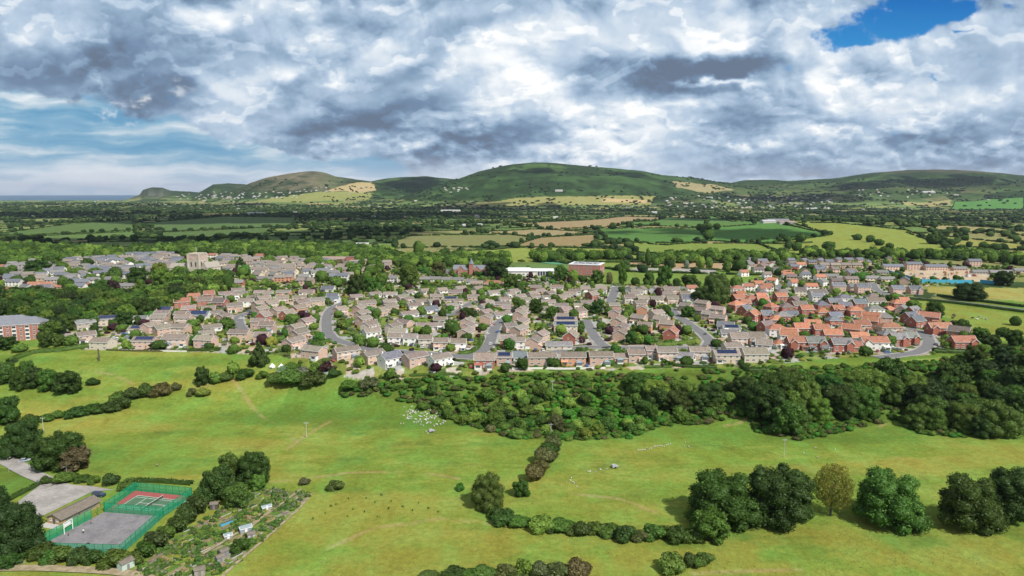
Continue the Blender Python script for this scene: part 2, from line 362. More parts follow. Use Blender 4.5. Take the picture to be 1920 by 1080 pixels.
def tag(o, label, cat, group=None):
    o['label'] = label; o['category'] = cat
    if group: o['group'] = group
    return o
class MB:
    def __init__(s): s.v = []; s.f = []; s.m = []
    def poly(s, pts, mi=0):
        b = len(s.v); s.v += [tuple(p) for p in pts]; s.f.append(tuple(range(b, b + len(pts)))); s.m.append(mi)
    def box(s, x0, y0, z0, x1, y1, z1, mi=0):
        b = len(s.v); s.v += [(x0, y0, z0), (x1, y0, z0), (x1, y1, z0), (x0, y1, z0), (x0, y0, z1), (x1, y0, z1), (x1, y1, z1), (x0, y1, z1)]
        for q in ((0, 3, 2, 1), (4, 5, 6, 7), (0, 1, 5, 4), (1, 2, 6, 5), (2, 3, 7, 6), (3, 0, 4, 7)): s.f.append(tuple(b + i for i in q)); s.m.append(mi)
    def obox(s, c, ax, ay, az, mi=0):                     # centre and three half-axis vectors
        c, ax, ay, az = map(Vector, (c, ax, ay, az)); b = len(s.v)
        for k in (-1, 1):
            for i, j in ((-1, -1), (1, -1), (1, 1), (-1, 1)): s.v.append(tuple(c + ax * i + ay * j + az * k))
        for q in ((0, 3, 2, 1), (4, 5, 6, 7), (0, 1, 5, 4), (1, 2, 6, 5), (2, 3, 7, 6), (3, 0, 4, 7)): s.f.append(tuple(b + i for i in q)); s.m.append(mi)
    def cyl(s, p, q, r0, r1=None, n=6, mi=0):
        p, q = Vector(p), Vector(q); r1 = r0 if r1 is None else r1; d = (q - p).normalized(); a = d.orthogonal().normalized(); e = d.cross(a); b = len(s.v)
        for c, r in ((p, r0), (q, r1)):
            for i in range(n): t = 2 * math.pi * i / n; s.v.append(tuple(c + a * (r * math.cos(t)) + e * (r * math.sin(t))))
        for i in range(n): j = (i + 1) % n; s.f.append((b + i, b + j, b + n + j, b + n + i)); s.m.append(mi)
        s.f.append(tuple(b + i for i in range(n))[::-1]); s.m.append(mi); s.f.append(tuple(b + n + i for i in range(n))); s.m.append(mi)
    def slab(s, pts, t, mi=0):                            # polygon thickened downwards
        n = len(pts); b = len(s.v); s.v += [tuple(p) for p in pts] + [(p[0], p[1], p[2] - t) for p in pts]
        s.f.append(tuple(range(b, b + n))); s.m.append(mi); s.f.append(tuple(range(b + 2 * n - 1, b + n - 1, -1))); s.m.append(mi)
        for i in range(n): j = (i + 1) % n; s.f.append((b + i, b + n + i, b + n + j, b + j)); s.m.append(mi)
    def mesh(s, name, mats, smooth=False):
        me = bpy.data.meshes.new(name); me.from_pydata(s.v, [], s.f)
        for q in ([mats] if isinstance(mats, str) else mats): me.materials.append(M[q])
        me.polygons.foreach_set('material_index', s.m)
        if smooth: me.polygons.foreach_set('use_smooth', [True] * len(s.f))
        me.update(); return me
    def build(s, name, mats, parent=None, color=None, loc=(0, 0, 0), rz=0, smooth=False, **props):
        return put(name, s.mesh(name, mats, smooth), None, parent, loc, rz, color=color, **props)

# ------------------------------------------------------------------ the sky backdrop: a ring ninety kilometres away
def build_sky():
    azs = np.concatenate([np.linspace(-math.pi, -.78, 90)[:-1], np.linspace(-.78, .78, 1500), np.linspace(.78, math.pi, 90)[1:]])
    els = np.concatenate([[-.03, -.004], np.linspace(0, .345, 330)])
    A, E = np.meshgrid(azs, els); C = sky_color(A.ravel(), E.ravel()); D = 90000.0
    V = np.stack([D * np.sin(A), D * np.cos(A), CAMH + D * np.tan(E)], -1).reshape(-1, 3)
    nr, nc = A.shape; i = (np.arange(nr - 1)[:, None] * nc + np.arange(nc - 1)[None]).ravel()
    me = np_mesh('sky', V, np.stack([i, i + nc, i + nc + 1, i + 1], 1), C); put('sky', me, 'sky', kind='structure')
build_sky()
# ------------------------------------------------------------------ places read off the photograph (pixels) and set on the terrain
def tile(ox, oy, pts, s=4.0): return [(ox + x / s, oy + y / s) for x, y in pts]
T1 = lambda *p: tile(0, 440, p); T2 = lambda *p: tile(480, 440, p); T3 = lambda *p: tile(960, 440, p); T4 = lambda *p: tile(1440, 440, p); TB = lambda *p: tile(0, 810, p)
VILL = poly_w([(0, 560), (0, 500), (90, 478), (200, 470), (420, 475), (640, 478), (800, 492), (960, 503), (1120, 520), (1380, 522), (1480, 480), (1650, 478), (1750, 495), (1900, 500), (1920, 520), (1700, 540), (1740, 590), (1830, 640), (1740, 668), (1560, 672), (1400, 688), (1100, 695), (870, 705), (700, 715), (600, 700), (520, 665), (380, 660), (150, 655), (90, 640), (160, 600), (60, 580)])
MEADOW_TOP = 0
FIELDS = [  # (polygon, colour)
 ([(1480, 418), (1560, 418), (1700, 432), (1760, 452), (1800, 490), (1620, 476), (1480, 480), (1430, 460), (1400, 452), (1560, 440)], (.20, .24, .055)),
 ([(1330, 404), (1470, 421), (1560, 440), (1420, 458), (1330, 452), (1322, 430)], (.085, .19, .05)),
 ([(1120, 428), (1320, 428), (1330, 452), (1250, 460), (1140, 452)], (.08, .17, .045)),
 ([(1175, 421), (1250, 408), (1400, 414), (1415, 422), (1320, 427)], (.09, .17, .05)),
 ([(860, 472), (985, 464), (1130, 466), (1200, 480), (1200, 492), (1040, 492), (880, 490)], (.20, .25, .06)),
 ([(1040, 492), (1250, 492), (1480, 495), (1560, 520), (1180, 510)], (.16, .22, .05)),
 ([(1180, 455), (1480, 458), (1470, 480), (1280, 478), (1190, 474)], (.16, .22, .05)),
 ([(960, 462), (1010, 446), (1118, 440), (1116, 462), (1000, 466)], (.24, .19, .10)),
 ([(770, 442), (960, 440), (1010, 446), (960, 462), (740, 466), (740, 452)], (.17, .18, .075)),
 ([(880, 436), (1010, 430), (1110, 436), (1000, 446), (960, 440)], (.26, .22, .12)),
 ([(1000, 418), (1170, 406), (1250, 408), (1170, 421), (1120, 428), (1010, 430)], (.27, .21, .12)),
 ([(1170, 488), (1460, 492), (1460, 504), (1340, 507), (1180, 500)], (.33, .24, .15)),
 ([(1750, 440), (1920, 458), (1920, 470), (1790, 462)], (.23, .24, .07)),
 ([(1700, 436), (1800, 442), (1790, 458), (1740, 450)], (.20, .22, .07)),
 ([(0, 438), (130, 420), (250, 413), (255, 434), (130, 440), (0, 446)], (.085, .14, .045)),
 ([(20, 444), (120, 438), (250, 432), (262, 444), (100, 452)], (.10, .16, .05)),
 ([(270, 418), (420, 406), (555, 408), (550, 424), (300, 434)], (.085, .14, .05)),
 ([(300, 436), (520, 426), (500, 440), (300, 450)], (.08, .13, .045)),
 ([(860, 386), (960, 372), (1230, 368), (1220, 384), (1000, 386)], (.24, .24, .09)),
 ([(1130, 372), (1215, 375), (1214, 380), (1128, 378)], (.42, .32, .17)),
 ([(480, 376), (560, 364), (700, 362), (690, 374), (560, 380)], (.22, .24, .08)),
 ([(610, 358), (700, 343), (705, 357), (680, 362)], (.36, .29, .15)),
 ([(1790, 378), (1920, 370), (1920, 392), (1780, 394)], (.08, .20, .05)),
 ([(1690, 378), (1785, 374), (1780, 384), (1700, 386)], (.28, .26, .12)),
 ([(1260, 340), (1340, 346), (1380, 356), (1330, 362), (1270, 352)], (.27, .24, .13)),
]
FW = [(poly_w(p), c) for p, c in FIELDS]
BROWN = [poly_w(p) for p in ([(1400, 490), (1480, 490), (1480, 500), (1400, 500)],)]
NEARF = [  # fields right of the estate and sports fields
 (poly_w([(1700, 560), (1920, 590), (1920, 640), (1830, 640), (1790, 600), (1700, 575)]), (.18, .22, .045)),
 (poly_w([(1740, 538), (1920, 540), (1920, 566), (1740, 548)]), (.27, .25, .075)),
 (poly_w([(1120, 505), (1400, 505), (1430, 520), (1380, 536), (1130, 534)]), (.14, .21, .045)),
 (poly_w([(1640, 680), (1830, 664), (1840, 678), (1720, 684)]), (.17, .23, .05)),
]
SITE = poly_w([(1690, 508), (1800, 503), (1860, 512), (1850, 528), (1700, 524)])
BANKP = poly_w([(640, 745), (700, 742), (760, 752), (860, 790), (960, 822), (1040, 826), (1180, 822), (1240, 800), (1340, 792), (1400, 780), (1420, 810), (1500, 826), (1620, 800), (1680, 790), (1730, 815), (1800, 820), (1930, 815), (1930, 640), (1860, 660), (1740, 680), (1500, 690), (1350, 692), (1100, 702), (880, 710), (800, 705), (700, 722), (640, 728)])
ALLOT = poly_w([(452, 930), (500, 915), (585, 925), (560, 955), (510, 1000), (440, 1060), (400, 1080), (230, 1080), (275, 1052), (340, 1000), (400, 965)])
CARP = poly_w(TB((100, 540), (200, 665), (345, 615), (650, 468), (700, 440), (870, 432), (700, 405), (545, 395), (430, 365), (250, 255), (100, 180), (-60, 130), (-60, 240), (130, 310), (290, 395), (262, 425), (140, 500)))
LFIELD = poly_w(TB((-60, 262), (60, 275), (280, 385), (250, 415), (100, 490), (-60, 560)))
TRACKS = [poly_w(p) for p in ([(640, 887), (700, 885), (760, 885), (820, 890), (860, 898)], [(500, 905), (640, 889)], [(600, 1035), (700, 990), (830, 972), (960, 985)], [(1070, 925), (1160, 935), (1230, 960)],
    [(1360, 798), (1385, 793), (1405, 785)], [(1650, 800), (1665, 790), (1680, 775)], [(1690, 780), (1700, 792)], [(180, 697), (215, 703), (250, 720)], [(440, 715), (480, 770), (560, 830)], [(540, 842), (575, 815), (620, 790)], [(360, 728), (440, 712)], [(1300, 1075), (1500, 1068)])]
ANG = R(14); _ca, _sa = math.cos(ANG), math.sin(ANG)
def cells(x, y):
    """patchwork of far fields: warped grid coordinates"""
    wx = x + 70 * fbm(x / 700, y / 700, 2, 201); wy = y + 70 * fbm(x / 700 + 9, y / 700, 2, 202)
    a = (wx * _ca + wy * _sa) / 210.0; b = (-wx * _sa + wy * _ca) / 165.0
    row = np.floor(b); a = a + vhash(row, row * 0, 5) * .9
    return a, b
def wooded(x, y):
    w = fbm(x / 520, y / 300, 4, 301) - .05
    w = w + .14 * sstep(y, 2600, 3600) * (1 - sstep(y, 5600, 6800)) * (1 - sstep(x / y, -.1, .5) * .5)
    return w
GREENS = np.array([(.11, .17, .055), (.14, .20, .07), (.18, .22, .08), (.075, .12, .04), (.17, .20, .065), (.10, .15, .05), (.26, .23, .11), (.20, .20, .085)])
def ground_color(x, y, z):
    n = len(x); C = np.zeros((n, 3))
    # meadow
    s = fbm(x / 70, y / 26, 5, 401, .55); s2 = fbm(x / 28, y / 18, 5, 402, .6); s3 = fbm(x / 12, y / 5, 4, 403, .6)
    near = y < 700
    base = np.array((.145, .218, .038)); yel = np.array((.205, .238, .050)); dk = np.array((.082, .145, .030)); tan = np.array((.27, .225, .085))
    m = base + (yel - base) * sstep(s + .3 * s3, -.05, .45)[:, None]
    m = m + (dk - m) * (sstep(s2 + .3 * s3, .10, .5) * .75)[:, None]
    m = m + (tan - m) * (sstep(fbm(x / 50, y / 12, 5, 404, .6), .30, .6) * .45)[:, None]
    m = m * (1 + .12 * sstep(s3, -.3, .3) - .06)[:, None]
    bnd = fbm(x / 150, y / 34, 4, 441, .5); m = m + (np.array((.245, .245, .055)) - m) * (sstep(bnd, .04, .34) * .6)[:, None]; m = m + (np.array((.082, .158, .030)) - m) * (sstep(-bnd, .08, .36) * .65)[:, None]
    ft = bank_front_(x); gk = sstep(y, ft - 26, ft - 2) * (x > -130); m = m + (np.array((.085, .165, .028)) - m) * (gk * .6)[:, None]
    lo = sstep(-y, -262, -225)[:, None] * sstep(s2, -.3, .2)[:, None]
    m = m + (np.array((.215, .225, .045)) - m) * lo * .75
    C[:] = m
    for P in TRACKS:
        q = near & (y < 480)
        d = seg_dist(x[q] + 1.2 * s3[q], y[q], P); k = (1 - sstep(d, .4, 1.7)) * .55 * sstep(s3[q] + s2[q], -.5, .15); C[q] = C[q] + (np.array((.30, .24, .12)) - C[q]) * k[:, None]
    k = inpoly(x, y, LFIELD); C[k] = (.10, .165, .03) * (1 + .25 * s3[k])[:, None]
    # bank: rough green under the scrub
    k = inpoly(x, y, BANKP); C[k] = np.array((.085, .14, .026)) * (1 + .5 * s3[k])[:, None]
    # far country
    far = y > 640; xf, yf = x[far], y[far]
    a, b = cells(xf, yf); h = vhash(np.floor(a), np.floor(b), 11); idx = np.minimum((h ** 1.15 * 8).astype(int), 7)
    cf = GREENS[idx] * (1 + .16 * fbm(xf / 90, yf / 90, 3, 405))[:, None]
    w = wooded(xf, yf); cf = np.where((w > .12)[:, None], np.array((.035, .062, .02)) * (1 + .3 * fbm(xf / 40, yf / 40, 3, 406))[:, None], cf)
    r = H_hill(xf, yf)
    f = fbm(xf / 420, yf / 420, 5, 407, .6)
    u = xf / yf * 1280 * .99 + 960
    forest = np.array((.030, .060, .018)); grassy = np.array((.085, .15, .04)); heath = np.array((.15, .125, .075)); rock = np.array((.27, .24, .20))
    hill = forest + (grassy - forest) * sstep(f, .04, .30)[:, None]
    mainh = np.exp(-((u - 1080) / 260) ** 2)
    hill = hill + (np.array((.062, .125, .034)) - hill) * (mainh * sstep(r, 60, 120) * sstep(f + .45 * fbm(xf / 200, yf / 200, 3, 408), -.2, .15) * (1 - sstep(r, 225, 275) * sstep(-u, -1200, -1080) * .95))[:, None]
    sc = np.exp(-((u - 560) / 75) ** 2) * sstep(r, 95, 150) * sstep(f + .2, -.2, .3); hill = hill + (heath * 1.5 - hill) * sc[:, None]
    sc = np.exp(-((u - 285) / 32) ** 2) * sstep(r, 40, 80) * sstep(f + .2, -.1, .4); hill = hill + (rock - hill) * sc[:, None]
    sc = sstep(u, 1560, 1680) * sstep(r, 300, 345) * sstep(f + .3, -.1, .5); hill = hill + (heath * .8 - hill) * (sc * .8)[:, None]
    sc = sstep(u, 1240, 1400) * sstep(-r, -230, -40) * (w < .2); hill = hill + (cf * 1.0 - hill) * (sc * .85)[:, None]
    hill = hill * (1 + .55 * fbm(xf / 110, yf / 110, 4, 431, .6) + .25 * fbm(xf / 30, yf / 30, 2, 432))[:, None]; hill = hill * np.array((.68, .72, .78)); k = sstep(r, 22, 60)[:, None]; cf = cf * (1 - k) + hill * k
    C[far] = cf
    for P, c in FW + NEARF:
        k = inpoly(x, y, P)
        if k.any():
            st = 1 + .10 * fbm(x[k] / 60, y[k] / 20, 4, 409) + .05 * s3[k]; C[k] = np.array(c) * st[:, None]
    # estate: gardens, drives, soil
    k = inpoly(x, y, VILL) & (y > 380); xk, yk = x[k], y[k]
    gx = (xk * .96 + yk * .28) / 8.0; gy = (-xk * .28 + yk * .96) / 9.0
    gx = gx + .25 * fbm(xk / 9, yk / 9, 2, 411); h = vhash(np.floor(gx), np.floor(gy), 21)
    pal = np.array([(.15, .20, .045), (.13, .18, .04), (.19, .22, .06), (.10, .14, .035), (.34, .31, .28), (.30, .29, .28), (.40, .33, .27), (.07, .10, .03), (.16, .19, .05), (.36, .34, .31)])
    c = pal[np.minimum((h * 10).astype(int), 9)] * (1 + .35 * fbm(xk / 3, yk / 3, 3, 412))[:, None]
    C[k] = c
    for P, c in NEARF:
        k = inpoly(x, y, P); C[k] = np.array(c) * (1 + .12 * fbm(x[k] / 30, y[k] / 12, 4, 413))[:, None]
    k = inpoly(x, y, SITE); C[k] = np.array((.42, .34, .25)) * (1 + .3 * fbm(x[k] / 14, y[k] / 14, 4, 414))[:, None]
    k = inpoly(x, y, ALLOT)
    if k.any():
        xk, yk = x[k], y[k]; gx = (xk * .55 + yk * .84) / 5.5; gy = (-xk * .84 + yk * .55) / 3.4; h = vhash(np.floor(gx), np.floor(gy), 31)
        pal = np.array([(.13, .19, .035), (.09, .15, .03), (.19, .16, .09), (.17, .21, .04), (.11, .17, .04), (.22, .20, .13), (.12, .16, .05), (.07, .12, .03)])
        C[k] = pal[np.minimum((h * 8).astype(int), 7)] * (1 + .5 * fbm(xk / 1.5, yk / 1.5, 3, 415))[:, None]
    sea = sstep(-z, 0, 12)[:, None]; C = C * (1 - sea) + np.array((.25, .22, .17)) * sea
    return np.clip(C, .008, .7)
def bank_front_(x): return np.interp(x, [-420, -250, -180, -100, -40, 24, 80, 128, 240, 420], [292, 322, 345, 366, 350, 336, 338, 330, 340, 345])
def H_hill(x, y):
    return H(x, y) - plainH(y)
def build_ground():
    azs = np.concatenate([np.linspace(-math.pi, -1.15, 50)[:-1], np.linspace(-1.15, -.70, 130)[:-1], np.linspace(-.70, .70, 1230), np.linspace(.70, 1.15, 130)[1:], np.linspace(1.15, math.pi, 50)[1:]])
    r = [0.5, 40, 90, 130]; q = 160.0
    while q < 9800: r.append(q); q += min(max(q * q / 105000.0, .55), 21)
    while q < 45000: r.append(q); q *= 1.09
    r.append(45000)
    rr = np.array(r); A, Rr = np.meshgrid(azs, rr); X = (Rr * np.sin(A)).ravel(); Y = (Rr * np.cos(A)).ravel()
    Z = H(X, Y); C = ground_color(X, Y, Z); nr, nc = A.shape; i = (np.arange(nr - 1)[:, None] * nc + np.arange(nc - 1)[None]).ravel()
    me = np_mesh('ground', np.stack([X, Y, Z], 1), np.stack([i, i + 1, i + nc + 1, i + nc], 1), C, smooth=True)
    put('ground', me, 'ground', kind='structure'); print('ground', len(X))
build_ground()
def build_water():
    t = np.linspace(-math.pi, math.pi, 65); rs = [9000, 14000, 25000, 45000]
    A, Rr = np.meshgrid(t, rs); V = np.stack([Rr * np.sin(A), Rr * np.cos(A), np.full_like(A, -14.0)], -1).reshape(-1, 3); nc = len(t)
    i = (np.arange(len(rs) - 1)[:, None] * nc + np.arange(nc - 1)[None]).ravel()
    put('sea', np_mesh('sea', V, np.stack([i, i + 1, i + nc + 1, i + nc], 1)), 'water', kind='structure')
build_water()
# ------------------------------------------------------------------ foliage prototypes
rng = np.random.default_rng(5)
def ico(sub):
    t = (1 + 5 ** .5) / 2
    V = [(-1, t, 0), (1, t, 0), (-1, -t, 0), (1, -t, 0), (0, -1, t), (0, 1, t), (0, -1, -t), (0, 1, -t), (t, 0, -1), (t, 0, 1), (-t, 0, -1), (-t, 0, 1)]
    Fc = [(0, 11, 5), (0, 5, 1), (0, 1, 7), (0, 7, 10), (0, 10, 11), (1, 5, 9), (5, 11, 4), (11, 10, 2), (10, 7, 6), (7, 1, 8), (3, 9, 4), (3, 4, 2), (3, 2, 6), (3, 6, 8), (3, 8, 9), (4, 9, 5), (2, 4, 11), (6, 2, 10), (8, 6, 7), (9, 8, 1)]
    V = [np.array(v) / np.linalg.norm(v) for v in V]
    for _ in range(sub):
        c = {}; N = []
        def mid(a, b):
            k = (min(a, b), max(a, b))
            if k not in c: p = V[a] + V[b]; V.append(p / np.linalg.norm(p)); c[k] = len(V) - 1
            return c[k]
        for a, b, d in Fc: e, f, h = mid(a, b), mid(b, d), mid(d, a); N += [(a, e, h), (b, f, e), (d, h, f), (e, f, h)]
        Fc = N
    return np.array(V), np.array(Fc)
ICO0, ICO1, ICO2 = ico(0), ico(1), ico(2)
def lobes(kind, n, r):
    """centres and radii of the leaf masses of a crown one wide and one high"""
    L = []
    if kind == 'round':
        for i in range(n):
            a = i * 2.39996 + r.uniform(-.3, .3); t = (i + .5) / n; z = .10 + .80 * t + r.uniform(-.05, .05)
            w = (.40 if n > 30 else .36) * math.sqrt(max(.05, 1 - ((z - .40) / .64) ** 2)) * r.uniform(.75, 1.08); s = r.uniform(.10, .20) * (1.1 - .25 * t)
            L.append((w * math.cos(a), w * math.sin(a), min(z, 1 - s * .8), s))
        L.append((0, 0, .45, .32)); L.append((.04, -.05, .66, .29)); L.append((-.10, .06, .60, .26)); L.append((.12, .05, .55, .26))
    elif kind == 'tall':
        for i in range(n):
            a = i * 2.4; t = (i + .5) / n; w = .28 * math.sin(math.pi * (.12 + .8 * t)) * r.uniform(.6, 1.1); L.append((w * math.cos(a), w * math.sin(a), .12 + .8 * t, r.uniform(.13, .2)))
    elif kind == 'cone':
        for i in range(n):
            a = i * 2.4; t = (i + .5) / n; w = .36 * (1 - t) ** .9; L.append((w * math.cos(a), w * math.sin(a), .06 + .86 * t, .20 * (1.05 - t * .75)))
    elif kind == 'bush':
        for i in range(n):
            a = i * 2.4; w = .30 * math.sqrt((i + .5) / n) * r.uniform(.8, 1.15); s = r.uniform(.2, .27); L.append((w * math.cos(a), w * math.sin(a), r.uniform(.25, .75) * (1 - w), s))
    elif kind == 'thin':
        for i in range(n):
            a = i * 2.4; t = (i + .5) / n; w = .40 * math.sqrt(max(.05, 1 - ((t - .5) / .62) ** 2)) * r.uniform(.5, 1.05); L.append((w * math.cos(a), w * math.sin(a), .25 + .7 * t, r.uniform(.07, .12)))
    return np.array(L)
def make_crown(kind, nl, nleaf, leaf, seed, hull=.86, aspect=1.0):
    """leaf cards over noisy lobes, an opaque core inside; returns verts, triangles, tone"""
    r = np.random.default_rng(seed); L = lobes(kind, nl, r); L[:, :2] *= r.uniform(.92, 1.12, (len(L), 1)); V = []; Fc = []; Tn = []; nv = 0
    if hull:
        for c in L:
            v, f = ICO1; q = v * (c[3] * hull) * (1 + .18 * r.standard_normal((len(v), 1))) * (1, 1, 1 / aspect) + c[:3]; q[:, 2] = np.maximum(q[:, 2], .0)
            V.append(q); Fc.append(f + nv); Tn.append(np.full(len(v), .30)); nv += len(v)
    ar = L[:, 3] ** 2; pick = r.choice(len(L), nleaf * 2, p=ar / ar.sum()); d = r.standard_normal((nleaf * 2, 3)); d[:, 2] += .25; d /= np.linalg.norm(d, axis=1)[:, None]
    ctr = L[pick, :3]; rad = L[pick, 3] * r.uniform(.82, 1.12, len(pick)); p = ctr + d * rad[:, None] * (1, 1, 1 / aspect)
    inside = np.zeros(len(p), bool)
    for c in L: inside |= (np.linalg.norm((p - c[:3]) * (1, 1, aspect), axis=1) < c[3] * .80)
    k = (~inside) & (p[:, 2] > .01); p = p[k][:nleaf]; d = d[k][:nleaf]; pk = pick[k][:nleaf]; n = len(p)
    nrm = d + .75 * r.standard_normal((n, 3)); nrm /= np.linalg.norm(nrm, axis=1)[:, None]
    a = np.cross(nrm, r.standard_normal((n, 3))); a /= np.linalg.norm(a, axis=1)[:, None]; b = np.cross(nrm, a); s = (leaf * r.uniform(.6, 1.35, n))[:, None]
    q = np.stack([p + a * s, p - a * s * .5 + b * s * .8, p - a * s * .5 - b * s * .8], 1).reshape(-1, 3)
    V.append(q); Fc.append(np.arange(n * 3).reshape(-1, 3) + nv)
    lt = r.uniform(0, 1, len(L)); tone = np.clip(.25 + .5 * lt[pk] + .22 * r.standard_normal(n), 0, 1); Tn.append(np.repeat(tone, 3))
    return np.concatenate(V), np.concatenate(Fc), np.concatenate(Tn)
PROTO = {}
def proto(key, *a, **k):
    V, Fc, Tn = make_crown(*a, **k); PROTO[key] = (V, Fc, Tn)
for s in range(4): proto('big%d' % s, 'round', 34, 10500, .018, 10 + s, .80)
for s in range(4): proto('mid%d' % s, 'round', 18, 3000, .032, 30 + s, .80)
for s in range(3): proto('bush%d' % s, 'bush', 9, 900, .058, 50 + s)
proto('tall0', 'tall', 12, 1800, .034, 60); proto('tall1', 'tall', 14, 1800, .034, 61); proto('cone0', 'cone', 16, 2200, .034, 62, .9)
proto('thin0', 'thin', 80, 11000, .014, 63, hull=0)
MESHES = {}
def crown_mesh(key):
    if key not in MESHES:
        V, Fc, Tn = PROTO[key]; me = np_mesh('crown', V, Fc, Tn, 'tone'); me.materials.append(M['leaves']); MESHES[key] = me
    return MESHES[key]
def trunk_mesh(kind):
    if kind in MESHES: return MESHES[kind]
    b = MB(); r = random.Random(3); top = .62 if kind != 'trunk_thin' else .45; w = .035 if kind != 'trunk_thin' else .03
    b.cyl((0, 0, -.03), (0.01, .01, .30), w, w * .7, 8); b.cyl((.01, .01, .28), (.02, 0, top), w * .7, w * .3, 6)
    for i in range(5 if kind != 'trunk_thin' else 12):
        a = i * 2.4; z = .24 + .04 * i if kind != 'trunk_thin' else .25 + .03 * i; b.cyl((.01, .01, z), (.28 * math.cos(a), .28 * math.sin(a), z + .25), w * .4, w * .12, 5)
    MESHES[kind] = b.mesh('trunk', 'bark'); return MESHES[kind]
LEAFCOL = dict(o=(.046, .084, .020), m=(.078, .138, .028), l=(.13, .205, .038), b=(.10, .103, .044), c=(.050, .024, .030), y=(.20, .21, .04), d=(.030, .056, .018), s=(.16, .20, .14), g=(.05, .13, .025))
LOOK = dict(o='dark green', m='mid green', l='bright green', b='brownish', c='copper purple', y='yellow green', d='blackish green', s='silvery', g='vivid green')
SPECS = []   # x, y, z, width, height, shape, colour, kind, place, custom label
def trees_px(pts, place, kind='tree'):
    """(base x, base y, width, height in photograph pixels, shape, colour[, label])"""
    P = ground([p[0] for p in pts], [p[1] for p in pts])
    for p, (X, Y, Z) in zip(pts, P):
        k = Y / F * 1.012; w = p[2] * k; h = p[3] * k * 1.0
        w *= 1.06 if p[4] == 'big' and p[2] > 80 else .92; h = max(.6, h - w * .18 * (1 - min(1, Y / 900.0)) * 1.0)
        SPECS.append([X, Y + w * .30, None, w, h, p[4], p[5], kind, place, p[6] if len(p) > 6 else None])
def tt(ox, oy, pts, s=4.0): return [(ox + p[0] / s, oy + p[1] / s, p[2] / s, p[3] / s) + tuple(p[4:]) for p in pts]
def scatter_px(poly, spacing, wr, hr, shapes, cols, place, kind='tree', seed=1, avoid=None, jitter=.45):
    P = poly_w(poly); r = np.random.default_rng(seed); x0, y0 = P.min(0); x1, y1 = P.max(0); xs = np.arange(x0, x1, spacing); ys = np.arange(y0, y1, spacing)
    A, B = np.meshgrid(xs, ys); A = A.ravel() + r.uniform(-jitter, jitter, A.size) * spacing; B = B.ravel() + r.uniform(-jitter, jitter, B.size) * spacing
    k = inpoly(A, B, P)
    if avoid is not None: k &= ~avoid(A, B)
    for a, b in zip(A[k], B[k]):
        w = r.uniform(*wr); SPECS.append([a, b, None, w, r.uniform(*hr) * (w / (sum(wr) / 2)) ** .5, shapes[r.integers(len(shapes))], cols[r.integers(len(cols))], kind, place, None])
def emit(specs, lim, mass_name, mass_label):
    """the largest become things with a trunk and a crown, the rest one mass"""
    Z = H(np.array([s[0] for s in specs]), np.array([s[1] for s in specs]))
    for s, z in zip(specs, Z): s[2] = float(z)
    specs.sort(key=lambda s: -(s[3] * s[4]) ** .5 / s[1]); near, rest = specs[:lim], specs[lim:]
    groups = {}
    for s in near: groups.setdefault((s[8], s[7]), []).append(s)
    r = random.Random(9)
    for (place, kind), L in groups.items():
        for s, lab in zip(L, rank_labels([(s[0], s[1]) for s in L], [LOOK[s[6]] + ' ' + {'cone': 'conifer', 'tall': 'tall narrow tree', 'thin': 'sparse tree'}.get(s[5], kind) for s in L], place)):
            X, Y, Zz, w, h, shp, c, kd, pl, cust = s; key = shp + str(r.randrange(dict(big=4, mid=4, bush=3, tall=2, cone=1, thin=1)[shp]))
            nm = {'cone': 'conifer', 'tall': 'poplar'}.get(shp, 'tree' if kd == 'tree' else 'bush'); rz = r.uniform(0, 6.28)
            col = tuple(v * r.uniform(.86, 1.16) for v in LEAFCOL[c])
            if kd == 'tree':
                t = thing(nm, (X, Y, Zz), cust or lab, 'tree', 'trees ' + place); t.rotation_euler[2] = rz
                o = bpy.data.objects.new('crown', crown_mesh(key)); COL.objects.link(o); o.parent = t; o.scale = (w * r.uniform(.9, 1.12), w * r.uniform(.88, 1.1), h); o.rotation_euler = (r.uniform(-.06, .06), r.uniform(-.06, .06), 0); o.color = (*col, 1)
                q = bpy.data.objects.new('trunk', trunk_mesh('trunk_thin' if shp == 'thin' else 'trunk')); COL.objects.link(q); q.parent = t; q.scale = (w, w, h)
            else:
                o = bpy.data.objects.new(nm, crown_mesh(key)); COL.objects.link(o); o.location = (X, Y, Zz - .1); o.rotation_euler = (0, 0, rz if w < 3 else r.uniform(-.3, .3)); o.scale = (w * (1 if w < 3 else r.uniform(1.0, 1.35)), w * r.uniform(.85, 1.1), h * r.uniform(.9, 1.12)); o.color = (*col, 1)
                tag(o, cust or lab, kind, 'bushes ' + place)
    if rest: mass([(s[0], s[1], s[2], s[3], s[4], LEAFCOL[s[6]], s[5]) for s in rest], mass_name, mass_label, leafy=True)
ORD = 'first second third fourth fifth sixth seventh eighth ninth tenth eleventh twelfth thirteenth fourteenth fifteenth sixteenth seventeenth eighteenth nineteenth twentieth'.split()
def ordinal(i):
    if i < 20: return ORD[i]
    t = {2: 'twenty', 3: 'thirty', 4: 'forty', 5: 'fifty', 6: 'sixty', 7: 'seventy'}[(i + 1) // 10]; k = (i + 1) % 10
    return t.replace('ty', 'tieth') if k == 0 else t + '-' + ORD[k - 1]
